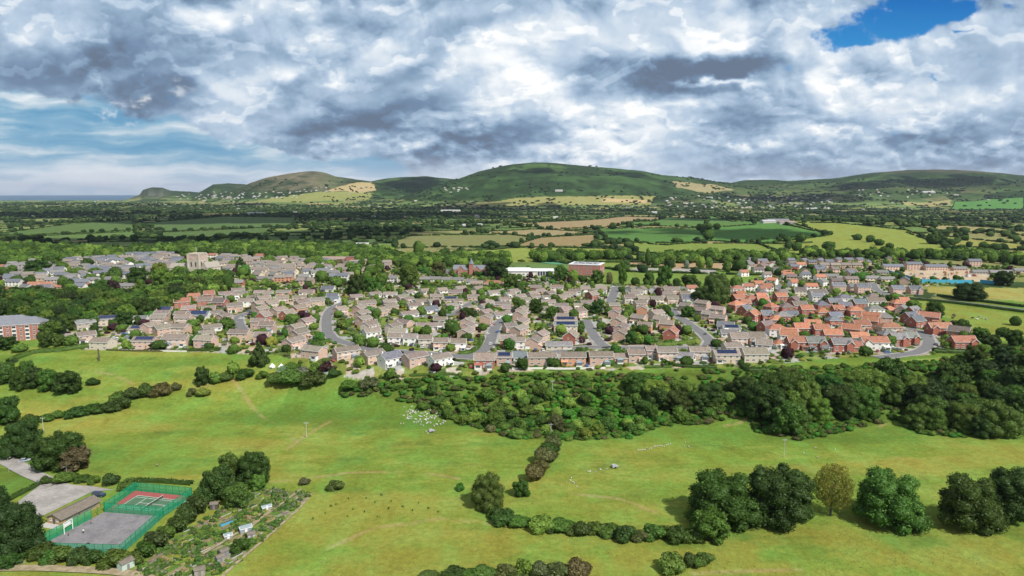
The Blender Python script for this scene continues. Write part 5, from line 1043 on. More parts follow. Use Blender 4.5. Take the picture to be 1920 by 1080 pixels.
for place, Lh in gp.items():
    for h, lab in zip(Lh, rank_labels([(h['x'], h['y']) for h in Lh], [near_look(h) for h in Lh], place)): house(h, lab)
def far_houses(rest):
    b = MB(); V = []; cols = []
    for h in rest:
        st = int(h['code'][2]); he = {1: 2.7, 2: 5.1, 3: 7.6}[st]; rise = h['D'] / 2 * .65; z = float(H(np.array([h['x']]), np.array([h['y']]))[0]); n0 = len(b.v); m = MB(); wall_block(m, h['L'], h['D'], he, rise); nw = len(m.v); roof_gable(m, h['L'], h['D'], he, rise); nr = len(m.v)
        for k in range(max(2, int(h['L'] / 3.5))):
            for s in range(st): xx = -h['L'] / 2 + h['L'] * (k + .5) / max(2, int(h['L'] / 3.5)); m.box(xx - .7, -h['D'] / 2 - .06, 1 + 2.4 * s, xx + .7, -h['D'] / 2 + .02, 2.2 + 2.4 * s)
        c, s = math.cos(R(h['rot'])), math.sin(R(h['rot'])); j = hr.uniform(.85, 1.12)
        b.v += [(h['x'] + p[0] * c - p[1] * s, h['y'] + p[0] * s + p[1] * c, z + p[2]) for p in m.v]; b.f += [tuple(i + n0 for i in f) for f in m.f]
        wc, rc = WALL[h['code'][0]][0], ROOF[h['code'][1]][0]; cols += [tuple(v * j for v in wc)] * nw + [tuple(v * j for v in rc)] * (nr - nw) + [(.05, .06, .07)] * (len(m.v) - nr)
    me = bpy.data.meshes.new('town_houses'); me.from_pydata(b.v, [], b.f); a = me.attributes.new('Col', 'FLOAT_COLOR', 'POINT'); a.data.foreach_set('color', np.array([(*c, 1) for c in cols], np.float32).ravel())
    o = put('town_houses', me, 'painted', kind='stuff'); tag(o, 'small mixed roofs and walls of the farther town houses', 'houses')
m, g = new_mat('painted'); M['painted'] = m; finish(g, g.node('ShaderNodeAttribute', attribute_name='Col').outputs['Color'], .85, .2)
if rest: far_houses(rest)
# ------------------------------------------------------------------ large single buildings
def gp1(pt): return Vector(ground([pt[0]], [pt[1]])[0])
def windows_row(t, xs, y, z, w=1.4, h=1.5, rz=0):
    for x in xs: kid('window', window_mesh(w, h), t, (x, y, z), rz)
def lin_(a, b, n): return [a + (b - a) * (i + .5) / n for i in range(n)]
def place(px, label, name, cat, rot, depth=0):
    p = gp1(px); d = depth / 2; return thing(name, (p.x * (1 + d / p.y), p.y + d, float(H(np.array([p.x]), np.array([p.y + d]))[0])), label, cat, rz=R(rot))
def church():
    t = place(T1((1490, 318))[0], 'grey stone church with a square battlemented tower and long nave', 'church', 'church', -14, 14)
    t.scale = (.88, .88, 1.0); b = MB(); b.box(-8.5, -8.5, -1, 8.5, 8.5, 27, 0)
    for s in (-1, 1):
        for i in range(7): a = -8.5 + 17 * (i + .5) / 7; b.box(a - .8, s * 8.5 - .5, 27, a + .8, s * 8.5 + .5, 28.6, 0); b.box(s * 8.5 - .5, a - .8, 27.003, s * 8.5 + .5, a + .8, 28.603, 0)
        for k in (-1, 1): b.box(s * 8.6 - .9, k * 8.6 - .9, -1, s * 8.6 + .9, k * 8.6 + .9, 27.6, 0)
    b.box(-8.7, -8.7, 18.5, 8.7, 8.7, 19, 0); tw = kid('tower', b.mesh('tower', 'stone'), t)
    for x in (-3.5, 3.5):
        w = MB(); w.box(-1.1, -.15, 0, 1.1, .2, 4.6, 0); w.cyl((0, -.15, 4.6), (0, .2, 4.6), 1.1, 1.1, 10, 0); kid('belfry_window', w.mesh('belfry_window', 'dark_face'), tw, (x, -8.55, 12.5)); kid('belfry_window', w.mesh('belfry_window', 'dark_face'), tw, (8.55, x, 12.5), R(90))
    r = MB(); r.box(-8.5, -8.5, 19.2, 8.5, 8.5, 26.2, 0)
    u = MB(); u.box(-8.56, -8.56, 20.5, 8.56, 8.56, 26.8, 0); kid('upper_stonework', u.mesh('upper_stonework', 'red_stone'), tw)
    f = MB(); f.cyl((-7.9, 7.9, 27), (-7.9, 7.9, 36), .16, .1, 6); kid('flagpole', f.mesh('flagpole', 'white_paint'), t)
    n = MB(); wall_block(n, 34, 11, 10, 5.5, x0=-25); n.box(-42, -10.5, -1, -8.6, -5.5, 4.8, 0); kid('nave', n.mesh('nave', 'stone'), t)
    r = MB(); roof_gable(r, 34, 11, 10, 5.5, x0=-25, fascia=0); r.slab([(-42.4, -10.9, 4.6), (-8.4, -10.9, 4.6), (-8.4, -5.45, 7.4), (-42.4, -5.45, 7.4)], .25, 0); kid('nave_roof', r.mesh('nave_roof', 'lead_roof'), t)
    for x in lin_(-42, -9, 6): w = MB(); w.box(-.8, -.1, 0, .8, .1, 2.2, 0); kid('aisle_window', w.mesh('aisle_window', 'glass'), t, (x, -10.55, 1.8))
    c = MB(); wall_block(c, 24, 10, 12, 6, x0=0); me = c.mesh('transept', 'stone'); kid('transept', me, t, (19, 2, 0), R(80)); r = MB(); roof_gable(r, 24, 10, 12, 6, fascia=0); kid('transept_roof', r.mesh('transept_roof', 'lead_roof'), t, (19, 2, 0), R(80))
plain('lead_roof', (.33, .30, .26), .85, .15, .6); plain('red_stone', (.50, .38, .32), .9, .25, .5); plain('dark_stone', (.2, .18, .16), .9, .2); plain('school_brick', (.38, .17, .12), .9, .15, 1); plain('white_roof', (.70, .71, .72), .6, .06, .2); plain('blue_board', (.07, .36, .50), .6, .08); plain('slate', (.18, .19, .215), .8, .15, .8)
def school():
    t = place(T2((1650, 305))[0], 'victorian red brick school with gables and a small conical spire', 'school', 'school', -4, 12)
    b = MB(); wall_block(b, 54, 12, 7.5, 4.5)
    for x in (-18, 2, 13): b.box(x - 3.5, -8.6, -1, x + 3.5, -6.02, 7.5, 0); b.poly([(x - 3.5, -8.6, 7.5), (x + 3.5, -8.6, 7.5), (x, -8.6, 11.5)], 0)
    b.box(-7.5, -8.2, -1, -2.5, -6.03, 14, 0); kid('wall', b.mesh('wall', 'school_brick'), t)
    r = MB(); roof_gable(r, 54, 12, 7.5, 4.5)
    for x in (-18, 2, 13):
        for s in (-1, 1): p = [(x + s * 3.9, -9, 7.3), (x + s * 3.9, 0, 7.3), (x, 0, 11.8), (x, -9, 11.8)]; r.slab(p if s > 0 else p[::-1], .2, 0)
    kid('roof', r.mesh('roof', ['slate', 'white_paint']), t)
    s = MB(); s.cyl((-5, -5.6, 14), (-5, -5.6, 21), 3.4, .1, 10); kid('spire', s.mesh('spire', 'slate'), t)
    for z in (1.2, 4.6): windows_row(t, [x for x in lin_(-26, 26, 12) if abs(x + 5) > 3 and min(abs(x - 2), abs(x - 13), abs(x + 18)) > 4], -6.03, z)
    for x in (-18, 2, 13): windows_row(t, [x - 1.6, x + 1.6], -8.62, 1.4, 1.6, 2.2); windows_row(t, [x], -8.62, 5.4, 2, 2.2)
def flat_hall():
    t = place(T3((90, 312))[0], 'long white flat-roofed school hall with tall glazed columns', 'school_hall', 'school hall', 0, 24)
    b = MB(); b.box(-36, -12, -1, 36, 12, 6.0, 0); kid('wall', b.mesh('wall', 'render'), t); r = MB(); r.box(-37, -13, 6.003, 37, 13, 6.9, 0); r.box(-20, -6, 6.9, 8, 8, 8.6, 0); kid('roof', r.mesh('roof', 'white_roof'), t)
    for x in lin_(16, 35, 6): w = MB(); w.box(-1.1, -.1, 0, 1.1, .05, 5.0, 0); kid('tall_window', w.mesh('tall_window', 'glass'), t, (x, -12.05, .6))
    for x in lin_(14.5, 36.5, 7): c = MB(); c.cyl((0, 0, -.5), (0, 0, 6), .25, .25, 8); kid('column', c.mesh('column', 'white_paint'), t, (x, -12.7, 0))
    windows_row(t, lin_(-34, 12, 9), -12.03, 1.5, 2.4, 1.8)
def brick_box():
    t = place(T3((560, 318))[0], 'big red brick flat-roofed school block with a pale roof', 'school_block', 'school building', -18, 30)
    b = MB(); b.box(-19, -15, -1.5, 19, 15, 14.5, 0); kid('wall', b.mesh('wall', 'school_red'), t); r = MB(); r.box(-19.4, -15.4, 14.503, 19.4, 15.4, 15.2, 0); r.box(-16, -12, 15.2, 16, 12, 15.45, 1)
    for i in range(6): r.box(-14 + i * 4.6, -8 + (i % 2) * 4, 15.46, -11 + i * 4.6, -4 + (i % 2) * 5, 16.2, 2)
    kid('roof', r.mesh('roof', ['white_roof', 'metal', 'slate']), t)
    for z in (1, 4.6, 8.2, 11.6): windows_row(t, [x for i, x in enumerate(lin_(-18, 18, 9)) if (i * 7 + int(z)) % 4], -15.03, z, 1.8, 1.6); windows_row(t, [], 0, 0)
    for z in (1, 4.6, 8.2):
        for y in lin_(-14, 14, 6): kid('window', window_mesh(1.8, 1.6), t, (19.03, y, z), R(90))
plain('school_red', (.36, .16, .12), .9, .12, 1)
def care_home():
    p = gp1((38, 652)); t = thing('apartment_block', (-352, 470, float(H(np.array([-352.]), np.array([470.]))[0])), 'red brick four-storey flats with white bay windows behind left trees', 'apartment block', rz=R(24))
    for k, (x0, y0, L, D, he) in enumerate(((2, 0, 40, 13, 11.2), (-6, 16, 34, 14, 10.6))):
        b = MB(); wall_block(b, L, D, he, 4, True, x0, y0); kid('wall', b.mesh('wall', 'school_red'), t); r = MB(); roof_hip(r, L, D, he, 4.2, x0=x0, y0=y0, fascia=1); kid('roof', r.mesh('roof', ['slate', 'white_paint']), t)
    for z in (.9, 3.6, 6.3, 9.0):
        for i, x in enumerate(lin_(-17, 21, 10)): kid('window', window_mesh(1.5, 1.5), t, (x, -6.53, z))
        for y in (-3, 3): kid('window', window_mesh(1.4, 1.5), t, (22.03, y, z), R(90))
    for x in lin_(-17, 21, 5): b = MB(); b.box(-1.3, -1, 0, 1.3, -.02, 10.4, 0); [b.box(-1.1, -1.04, .9 + 2.7 * k, 1.1, -.99, 2.4 + 2.7 * k, 1) for k in range(4)]; kid('bay_window', b.mesh('bay_window', ['render', 'glass']), t, (x + 1.9, -6.5, 0))
def long_school_red():
    t = place(T2((600, 215))[0], 'long low red brick building behind the middle town', 'brick_building', 'building', -6, 14)
    b = MB(); wall_block(b, 52, 14, 6.5, 3, True); b.box(18, -9, -1, 30, -7.02, 10, 0); kid('wall', b.mesh('wall', 'school_red'), t); r = MB(); roof_hip(r, 52, 14, 6.5, 3, mi=0); r.box(17.5, -9.5, 10.003, 30.5, -6, 10.6, 0); kid('roof', r.mesh('roof', ['brown_roof', 'white_paint']), t)
    windows_row(t, lin_(-25, 17, 9), -7.03, 3.6, 2, 1.5); windows_row(t, lin_(-25, 17, 9), -7.03, .8, 2, 1.5)
plain('brown_roof', (.30, .22, .19), .85, .15, .8)
church(); school(); flat_hall(); brick_box(); care_home(); long_school_red()
plain('pale_roof', (.40, .40, .40), .7, .1)
# farm sheds and far white buildings
for i, (x, y, L, D, h, c, rot, lab) in enumerate([(1458, 417, 60, 22, 6, 'slate', 0, 'dark farm shed group where the green fields meet'), (1440, 418, 40, 20, 5, 'white_roof', 10, 'pale roofed barn left of the dark farm sheds'), (1475, 420, 40, 18, 5, 'brown_roof', -8, 'brown barn right of the dark farm sheds'), (480, 402, 90, 24, 7, 'white_roof', 4, 'pale long shed in the dark plain'), (845, 397, 120, 26, 7, 'white_roof', -4, 'long white sheds in the middle of the dark plain'), (1048, 359, 60, 30, 9, 'white_roof', 0, 'white farm below the wooded main hill'), (1225, 400, 70, 24, 6, 'white_roof', 3, 'white shed beside the brown fields'), (1330, 372, 50, 24, 8, 'white_roof', 0, 'small white building under the right hills'), (1740, 362, 110, 34, 9, 'white_roof', 5, 'pale quarry building on the right hillside'), (885, 424, 70, 14, 5, 'white_roof', 25, 'row of pale sheds on the far dark slope'), (1520, 393, 90, 26, 7, 'white_roof', -5, 'white sheds in the right plain'), (680, 463, 24, 12, 6, 'white_roof', 10, 'white house among the trees behind town')]):
    p = gp1((x, y)); t = thing('farm_building', tuple(p), lab, 'farm building', rz=R(rot)); b = MB(); wall_block(b, L, D, h, D * .2); kid('wall', b.mesh('wall', 'concrete'), t); r = MB(); roof_gable(r, L, D, h, D * .2); kid('roof', r.mesh('roof', ['pale_roof' if c == 'white_roof' else c, 'pale_roof']), t)
# distant villages: pale specks below the hills
def villages():
    b = MB(); r = random.Random(5); V = []; cols = []; F_ = []
    pts = [(r.uniform(400, 560), r.uniform(360, 372)) for _ in range(46)] + [(r.uniform(330, 480), r.uniform(364, 374)) for _ in range(40)] + [(r.uniform(1250, 1560), r.uniform(368, 392)) for _ in range(90)] + [(r.uniform(830, 880), r.uniform(352, 362)) for _ in range(12)] + [(r.uniform(1600, 1800), r.uniform(355, 372)) for _ in range(20)] + [(r.uniform(0, 1900), r.uniform(376, 410)) for _ in range(46)] + [(r.uniform(560, 690), r.uniform(352, 366)) for _ in range(16)]
    P = ground([p[0] for p in pts], [p[1] for p in pts])
    for p in P:
        m = MB(); L = r.uniform(12, 24); wall_block(m, L, 10, 5, 3); nw = len(m.v); m.slab([(-L / 2, -5.3, 5), (L / 2, -5.3, 5), (L / 2, 0, 8.3), (-L / 2, 0, 8.3)], .2); m.slab([(L / 2, 5.3, 5), (-L / 2, 5.3, 5), (-L / 2, 0, 8.3), (L / 2, 0, 8.3)], .2); a = r.uniform(-.6, .6); c, s = math.cos(a), math.sin(a); n0 = len(b.v)
        b.v += [(p[0] + q[0] * c - q[1] * s, p[1] + q[0] * s + q[1] * c, p[2] + q[2] + 1) for q in m.v]; b.f += [tuple(i + n0 for i in f) for f in m.f]; cols += [(.46, .44, .40)] * nw + [r.choice([(.22, .22, .24), (.34, .24, .20), (.30, .28, .27), (.5, .5, .5)])] * (len(m.v) - nw)
    me = bpy.data.meshes.new('distant_village'); me.from_pydata(b.v, [], b.f); a = me.attributes.new('Col', 'FLOAT_COLOR', 'POINT'); a.data.foreach_set('color', np.array([(*c, 1) for c in cols], np.float32).ravel())
    o = put('distant_village', me, 'painted', kind='stuff'); tag(o, 'tiny pale houses scattered below the far hills', 'houses')
villages()
# ------------------------------------------------------------------ flat sheets
def patch(name, pts, mat, lift=.08, w=None):
    P = poly_w(pts) if w is None else w; z = float(np.max(H(P[:, 0], P[:, 1]))) + lift; b = MB(); b.poly([(p[0], p[1], float(H(np.array([p[0]]), np.array([p[1]]))[0]) + lift) for p in P], 0)
    me = b.mesh(name, mat); o = put(name, me, kind='structure'); return o
patch('car_park', TB((130, 528), (205, 662), (345, 618), (640, 474), (700, 446), (860, 436), (690, 408), (545, 397), (430, 368), (300, 395), (262, 428)), 'gravel', .10)
patch('car_park_apron', TB((-60, 128), (100, 180), (250, 262), (330, 330), (300, 345), (200, 300), (60, 225), (-60, 165)), 'gravel', .07)
for nm, pts, mt in (('path', TB((160, 905), (185, 985), (90, 1000), (110, 950)), 'gravel'), ('running_track', T3((905, 252), (1530, 262), (1525, 300), (880, 276)), 'gravel'), ('sports_pitch', T3((215, 196), (390, 196), (385, 224), (330, 226), (215, 212)), 'pitch_green'), ('car_park', T2((1245, 262), (1310, 246), (1520, 262), (1500, 300), (1245, 300)), 'asphalt'), ('car_park', T3((230, 300), (340, 310), (330, 350), (225, 350)), 'asphalt')):
    if nm == 'sports_pitch': plain('pitch_green', (.09, .26, .14), .9, .05, .2)
    patch(nm, pts, mt, .5 if nm != 'path' else .12)
# ------------------------------------------------------------------ courts
def V2(pt): p = gp1(TB(pt)[0]); return Vector((p.x, p.y))
Zc = float(H(np.array([-155.0]), np.array([262.0]))[0])
cA, cB, cC, cD = V2((1012, 442)), V2((1442, 486)), V2((1228, 636)), V2((782, 602)); cE, cF = V2((205, 905)), V2((905, 925))
def sheet(name, pts, z, mat): b = MB(); b.poly([(p.x, p.y, Zc + z) for p in pts], 0); return put(name, b.mesh(name, mat), kind='structure')
sheet('grey_court', [cE, cF, cC, cD], .10, 'court_grey'); sheet('tennis_surround', [cD, cC, cB, cA], .104, 'court_red')
tA, tB_, tC, tD = V2((1035, 477)), V2((1397, 520)), V2((1250, 606)), V2((890, 569))
def bil(u, v): return (tD * (1 - u) + tC * u) * (1 - v) + (tA * (1 - u) + tB_ * u) * v
sheet('tennis_court', [bil(-.06, -.12), bil(1.06, -.12), bil(1.01, 1.01), bil(-.01, 1.01)], .112, 'court_green')
lb = MB()
def line(p, q, w=.16):
    d = (q - p).normalized(); n = Vector((-d.y, d.x)) * w / 2; lb.poly([(*(p - n), Zc + .12), (*(q - n), Zc + .12), (*(q + n), Zc + .12), (*(p + n), Zc + .12)], 0)
for u0, v0, u1, v1 in ((0, 0, 1, 0), (0, 1, 1, 1), (0, 0, 0, 1), (1, 0, 1, 1), (0, .125, 1, .125), (0, .875, 1, .875), (.23, .125, .23, .875), (.77, .125, .77, .875), (.23, .5, .77, .5)): line(bil(u0, v0), bil(u1, v1))
put('court_lines', lb.mesh('court_lines', 'line_paint'), kind='structure')
nt = thing('tennis_net', (*bil(.5, .5), Zc + .1), 'dark tennis net across the green court', 'tennis net'); n0, n1 = bil(.5, -.08) - bil(.5, .5), bil(.5, 1.08) - bil(.5, .5)
b = MB(); dn = (n1 - n0).normalized(); nx = Vector((-dn.y, dn.x)) * .03
b.obox((*(n0 + n1) / 2, .5), (*((n1 - n0) / 2), 0), (*nx, 0), (0, 0, .42)); kid('mesh_net', b.mesh('mesh_net', 'net_dark') if 'net_dark' in M else b.mesh('mesh_net', [plain('net_dark', (.06, .09, .07), .9) and 'net_dark']), nt)
b = MB(); b.obox((*(n0 + n1) / 2, .96), (*((n1 - n0) / 2), 0), (*(nx * 1.4), 0), (0, 0, .05)); kid('net_band', b.mesh('net_band', 'line_paint'), nt)
for q in (n0, n1): b = MB(); b.cyl((*q, 0), (*q, 1.12), .06); kid('net_post', b.mesh('net_post', 'metal'), nt)
def fence(pts, label, h=3.8, net='net', post='green_paint', gaps=()):
    o = thing('court_fence', (*pts[0], Zc), label, 'fence'); nb = MB()
    for i in range(len(pts) - 1):
        p, q = pts[i] - pts[0], pts[i + 1] - pts[0]; n = max(1, round((q - p).length / 2.9)); d = (q - p) / n; nn = Vector((-d.y, d.x)).normalized() * .012
        for k in range(n):
            a, c = p + d * k, p + d * (k + 1)
            if (i, k) in gaps:
                if nb.v: kid('netting', nb.mesh('netting', net), o); nb = MB()
            else: nb.obox((*((a + c) / 2), h / 2 + .05), (*((c - a) / 2 * .985), 0), (*nn, 0), (0, 0, h / 2))
        for k in range(n + (i == len(pts) - 2)):
            a = p + d * k; pb = MB(); pb.cyl((*a, 0), (*a, h + .12), .085, .085, 6); kid('post', pb.mesh('post', post), o)
        rb = MB()
        for z in (h, h * .5): rb.obox((*((p + q) / 2), z), (*((q - p) / 2), 0), (*(nn * 3), 0), (0, 0, .04))
        kid('rail', rb.mesh('rail', post), o)
    kid('netting', nb.mesh('netting', net), o); return o
fence([cE, cD, cA, cB], 'green netted fence along the car park side and far end of the courts', gaps={(0, 9), (0, 10)})
fence([cD + (cC - cD) * .01, cC], 'green netted fence between the tennis court and the grey court')
fence([cE, cF, cC, cB], 'green netted fence on the hedge side and near end of the courts', gaps={(0, 20)})
def goal():
    p, q = V2((484, 768)), V2((547, 728)); o = thing('goal_frame', (*p, Zc), 'white posted goal recess in the green fence', 'goal'); d = q - p; n = Vector((-d.y, d.x)).normalized()
    for a in (Vector((0, 0)), d): b = MB(); b.cyl((*a, 0), (*a, 4.0), .14, .14, 8); kid('goal_post', b.mesh('goal_post', 'white_paint'), o)
    b = MB(); b.cyl((0, 0, 2.4), (*d, 2.4), .08); b.cyl((0, 0, 4), (*d, 4), .08); kid('crossbar', b.mesh('crossbar', 'white_paint'), o)
    b = MB(); b.obox((*(d / 2 + n * .3), 3.2), (*(d * .47), 0), (*(n * .04), 0), (0, 0, .75)); kid('backboard', b.mesh('backboard', 'white_paint'), o)
goal()
def clubhouse():
    a, c = V2((408, 692)), V2((700, 548)); d = c - a; L = d.length; rot = math.atan2(d.y, d.x); m = (a + c) / 2; t = thing('clubhouse', (m.x, m.y, Zc), 'long low timber clubhouse with a brown felt roof beside the courts', 'clubhouse', rz=rot)
    D = 6.8; b = MB(); wall_block(b, L, D, 2.4, 1.3); kid('wall', b.mesh('wall', 'timber'), t); r = MB(); roof_gable(r, L, D, 2.4, 1.35, .6); kid('roof', r.mesh('roof', ['felt', 'grey_timber']), t)
    for y in (-1.6, 1.6): kid('window', window_mesh(1.0, .9), t, (-L / 2 - .03, y, 1.2), R(-90))
    b = MB(); b.box(-.5, -.06, 0, .5, .05, 2.05, 0); kid('door', b.mesh('door', 'dark_face'), t, (-L / 2 - .02, 0, .1), R(-90))
    for x in lin_(-L / 2 + 2, L / 2 - 2, 7): b = MB(); b.box(-1.1, -.06, 0, 1.1, .05, 1.5, 0); kid('shutter', b.mesh('shutter', 'grey_timber'), t, (x, -D / 2 - .02, .8))
    b = MB(); b.box(-L / 2 - 3, -D / 2 - .6, -.2, -L / 2 + .5, D / 2 + .4, .12, 0); kid('step', b.mesh('step', 'concrete'), t)
plain('felt', (.17, .145, .12), .95, .2, .8); clubhouse()
# ------------------------------------------------------------------ cars
def car_meshes(van=False):
    b = MB(); L, W = (4.9, 1.9) if van else (4.3, 1.78); zb, zs, zt = .32, (1.02 if van else .88), (1.95 if van else 1.46); x = L / 2
    prof = [(-x, zb), (x, zb), (x, zs - .28), (x - .12, zs - .12), (x - 1.15, zs), (-x + .08, zs + .02), (-x, zs - .2)] if not van else [(-x, zb), (x, zb), (x, zs - .2), (x - .15, zs), (x - .7, zs + .08), (-x, zs + .05)]
    n = len(prof)
    for s in (-1, 1): f = [(p[0], s * W / 2, p[1]) for p in prof]; b.poly(f if s < 0 else f[::-1], 0)
    for i in range(n): p, q = prof[i], prof[(i + 1) % n]; b.poly([(p[0], -W / 2, p[1]), (p[0], W / 2, p[1]), (q[0], W / 2, q[1]), (q[0], -W / 2, q[1])], 0)
    c = MB(); x0, x1, x2, x3 = ((-x + .05, -x + .25, x - 1.5, x - .72) if van else (-x + .12, -x + .75, x - 2.0, x - 1.2)); w0, w1 = W / 2 - .04, W / 2 - .2
    lo = [(x0, -w0, zs), (x3, -w0, zs), (x3, w0, zs), (x0, w0, zs)]; hi = [(x1, -w1, zt - .05), (x2, -w1, zt - .05), (x2, w1, zt - .05), (x1, w1, zt - .05)]
    for i in range(4): j = (i + 1) % 4; c.poly([lo[i], lo[j], hi[j], hi[i]], 0)
    r = MB(); r.slab([(x1 - .04, -w1 - .02, zt), (x2 + .04, -w1 - .02, zt), (x2 + .04, w1 + .02, zt), (x1 - .04, w1 + .02, zt)], .07, 0)
    w = MB(); w.cyl((0, -.11, 0), (0, .11, 0), .32, .32, 12, 0); w.cyl((0, -.12, 0), (0, .12, 0), .18, .18, 8, 1)
    return b.mesh('body', 'car_paint'), c.mesh('car_windows', 'glass'), r.mesh('roof_panel', 'car_paint'), w.mesh('wheel', ['rubber', 'metal']), L, W
CM = [car_meshes(False), car_meshes(True)]
def car(x, y, z, rot, col, label, group=None, van=0):
    bm, cm, rm, wm, L, W = CM[van]; t = thing('van' if van else 'car', (x, y, z), label, 'van' if van else 'car', group, R(rot))
    kid('body', bm, t, color=col); kid('car_windows', cm, t); kid('roof_panel', rm, t, color=col)
    for sx in (-1, 1):
        for sy in (-1, 1): kid('wheel', wm, t, (sx * (L / 2 - .8), sy * (W / 2 - .1), .32))
CC = dict(w=(.75, .75, .75), s=(.42, .44, .46), k=(.03, .03, .035), n=(.02, .035, .09), r=(.40, .03, .03), b=(.05, .14, .40), g=(.12, .13, .14)); CN = dict(w='white', s='silver', k='black', n='navy', r='red', b='blue', g='dark grey')
p = V2((187, 222)); car(p.x, p.y, Zc + .1, 20, (.36, .40, .44), 'silver car parked on the lane beside the big round trees'); p = V2((742, 484)); car(p.x, p.y, Zc + .1, -4, CC['n'], 'navy people carrier parked above the clubhouse roof', van=1); p = V2((30, 172)); car(p.x, p.y, Zc + .1, 15, CC['k'], 'black car in shade at the left edge of the lane')
cars = [(T2, '655,598,90,k;730,750,10,n;720,716,10,g;395,832,5,b;440,778,0,w;1048,822,90,g;1165,836,80,n;1257,850,80,w;1390,884,85,w;1737,750,72,w;1760,826,78,w;1812,735,74,b;1770,690,74,w;1870,632,10,n;1902,664,60,w;1440,270,20,s;1462,272,20,b;1484,274,20,g;1500,280,20,w;1450,286,20,k;1475,288,20,s', 'of middle estate cars'), (T3, '620,614,80,w;1450,750,70,g;1300,745,5,r;1262,706,60,s;1742,848,10,s;60,878,80,r;175,870,80,b;758,395,0,w;245,328,0,k;262,332,0,s;1770,858,10,w', 'of right loop cars'), (T4, '820,880,60,r;958,866,-50,w;990,872,-50,s;895,890,0,b;1092,692,0,w;1245,768,0,w;1345,850,0,s;1117,460,0,k;1245,468,0,g;350,884,60,s;232,606,80,r;1260,830,70,g;880,605,0,k;150,300,10,w', 'of red estate cars'), (T1, '1885,592,40,k;1812,634,10,w;960,775,0,s;935,752,0,b;862,782,0,w;1872,578,40,g;990,780,0,g;1650,660,0,w;1560,200,10,s', 'of left estate cars')]
for fn, s, pl in cars:
    L_ = [q.split(',') for q in s.split(';')]; W_ = [gp1(fn((float(q[0]), float(q[1])))[0]) for q in L_]
    for q, p, lab in zip(L_, W_, rank_labels([(p.x, p.y) for p in W_], [CN[q[3]] + ' parked car' for q in L_], pl)): car(p.x, p.y, p.z + .33, float(q[2]), CC[q[3]], lab, 'cars parked in the streets')
# cars on the drives and lamps along the streets
rc_ = random.Random(77); DC = []
for h in main:
    if h['y'] > 820 or rc_.random() > .42: continue
    a = R(h['rot']); q = rc_.choice([-1, 1]); lx, ly = q * (h['L'] / 2 + 2.0), -h['D'] / 2 - rc_.uniform(-2, 3.0); X = h['x'] + lx * math.cos(a) - ly * math.sin(a); Y = h['y'] + lx * math.sin(a) + ly * math.cos(a)
    if min(math.hypot(k['x'] - X, k['y'] - Y) for k in HOUSES if k is not h) < 5.5 or any(math.hypot(k[0] - X, k[1] - Y) < 5 for k in DC): continue
    DC.append((X, Y, h['rot'] + 90 + rc_.uniform(-6, 6), rc_.choice('wwssgkkbrn'), h['place']))
for pl in sorted(set(c[4] for c in DC)):
    L_ = [c for c in DC if c[4] == pl]
    for c, lab in zip(L_, rank_labels([(c[0], c[1]) for c in L_], [CN[c[3]] + ' driveway car' for c in L_], pl)): car(c[0], c[1], float(H(np.array([c[0]]), np.array([c[1]]))[0]) + .08, c[2], CC[c[3]], lab, 'cars on the drives')
lp = MB(); lp.cyl((0, 0, -.2), (0, 0, 6.2), .07, .05, 6); lpm = lp.mesh('pole', 'metal'); lp = MB(); lp.cyl((0, 0, 6.1), (.9, 0, 6.35), .04); lp.box(.7, -.12, 6.28, 1.3, .12, 6.42); lhm = lp.mesh('lamp_head', 'metal'); LPS = []
for P, w in ROADLINES[:14]:
    if w < 2.6: continue
    s = 0; side = 1
    for i in range(1, len(P)):
        s += math.hypot(*(P[i] - P[i - 1]))
        if s > 30:
            s = 0; side = -side; d = P[i] - P[i - 1]; d /= np.linalg.norm(d) + 1e-9; LPS.append((P[i][0] - d[1] * side * (w + 1.2), P[i][1] + d[0] * side * (w + 1.2), math.atan2(-d[0] * side, d[1] * side)))
for (x, y, a), lab in zip(LPS, rank_labels([(q[0], q[1]) for q in LPS], ['grey street lamp'] * len(LPS), 'of the estate streets')):
    t = thing('street_lamp', (x, y, float(H(np.array([x]), np.array([y]))[0]) + .1), lab, 'street lamp', 'street lamps', a); kid('pole', lpm, t); kid('lamp_head', lhm, t)
# ------------------------------------------------------------------ sheep, cattle, people
def skin_body(name, verts, edges, radii, mat, sub=1):
    me = bpy.data.meshes.new(name); me.from_pydata(verts, edges, []); o = bpy.data.objects.new(name, me); COL.objects.link(o); o.modifiers.new('s', 'SKIN'); sk = me.skin_vertices[0].data
    for i, r in enumerate(radii): sk[i].radius = (r, r) if not isinstance(r, tuple) else r
    sk[0].use_root = True; o.modifiers.new('u', 'SUBSURF').levels = sub; o.modifiers['u'].render_levels = sub
    bpy.context.view_layer.update(); m2 = bpy.data.meshes.new_from_object(o.evaluated_get(bpy.context.evaluated_depsgraph_get())); m2.name = name; bpy.data.objects.remove(o); m2.materials.clear()
    for q in ([mat] if isinstance(mat, str) else mat): m2.materials.append(M[q])
    m2.polygons.foreach_set('use_smooth', [True] * len(m2.polygons)); return m2
def sheep_mesh(graze):
    hz = .25 if graze else .95; v = [(0, 0, .62), (.38, 0, .64), (-.42, 0, .62), (.60, 0, .70 if not graze else .55), (.82, 0, hz)]; e = [(0, 1), (0, 2), (1, 3), (3, 4)]; r = [.30, .27, .26, .15, .11]
    for x, pa in ((.36, 1), (-.40, 2)):
        for y in (-.15, .15): v.append((x, y, .38)); v.append((x, y, .0)); e += [(pa, len(v) - 2), (len(v) - 2, len(v) - 1)]; r += [.08, .05]
    return skin_body('sheep', v, e, r, 'fleece')
SHM = [sheep_mesh(True), sheep_mesh(False)]
cowm = SHM[1].copy(); cowm.materials.clear(); cowm.materials.append(M['dark_face'])
rs = random.Random(31)
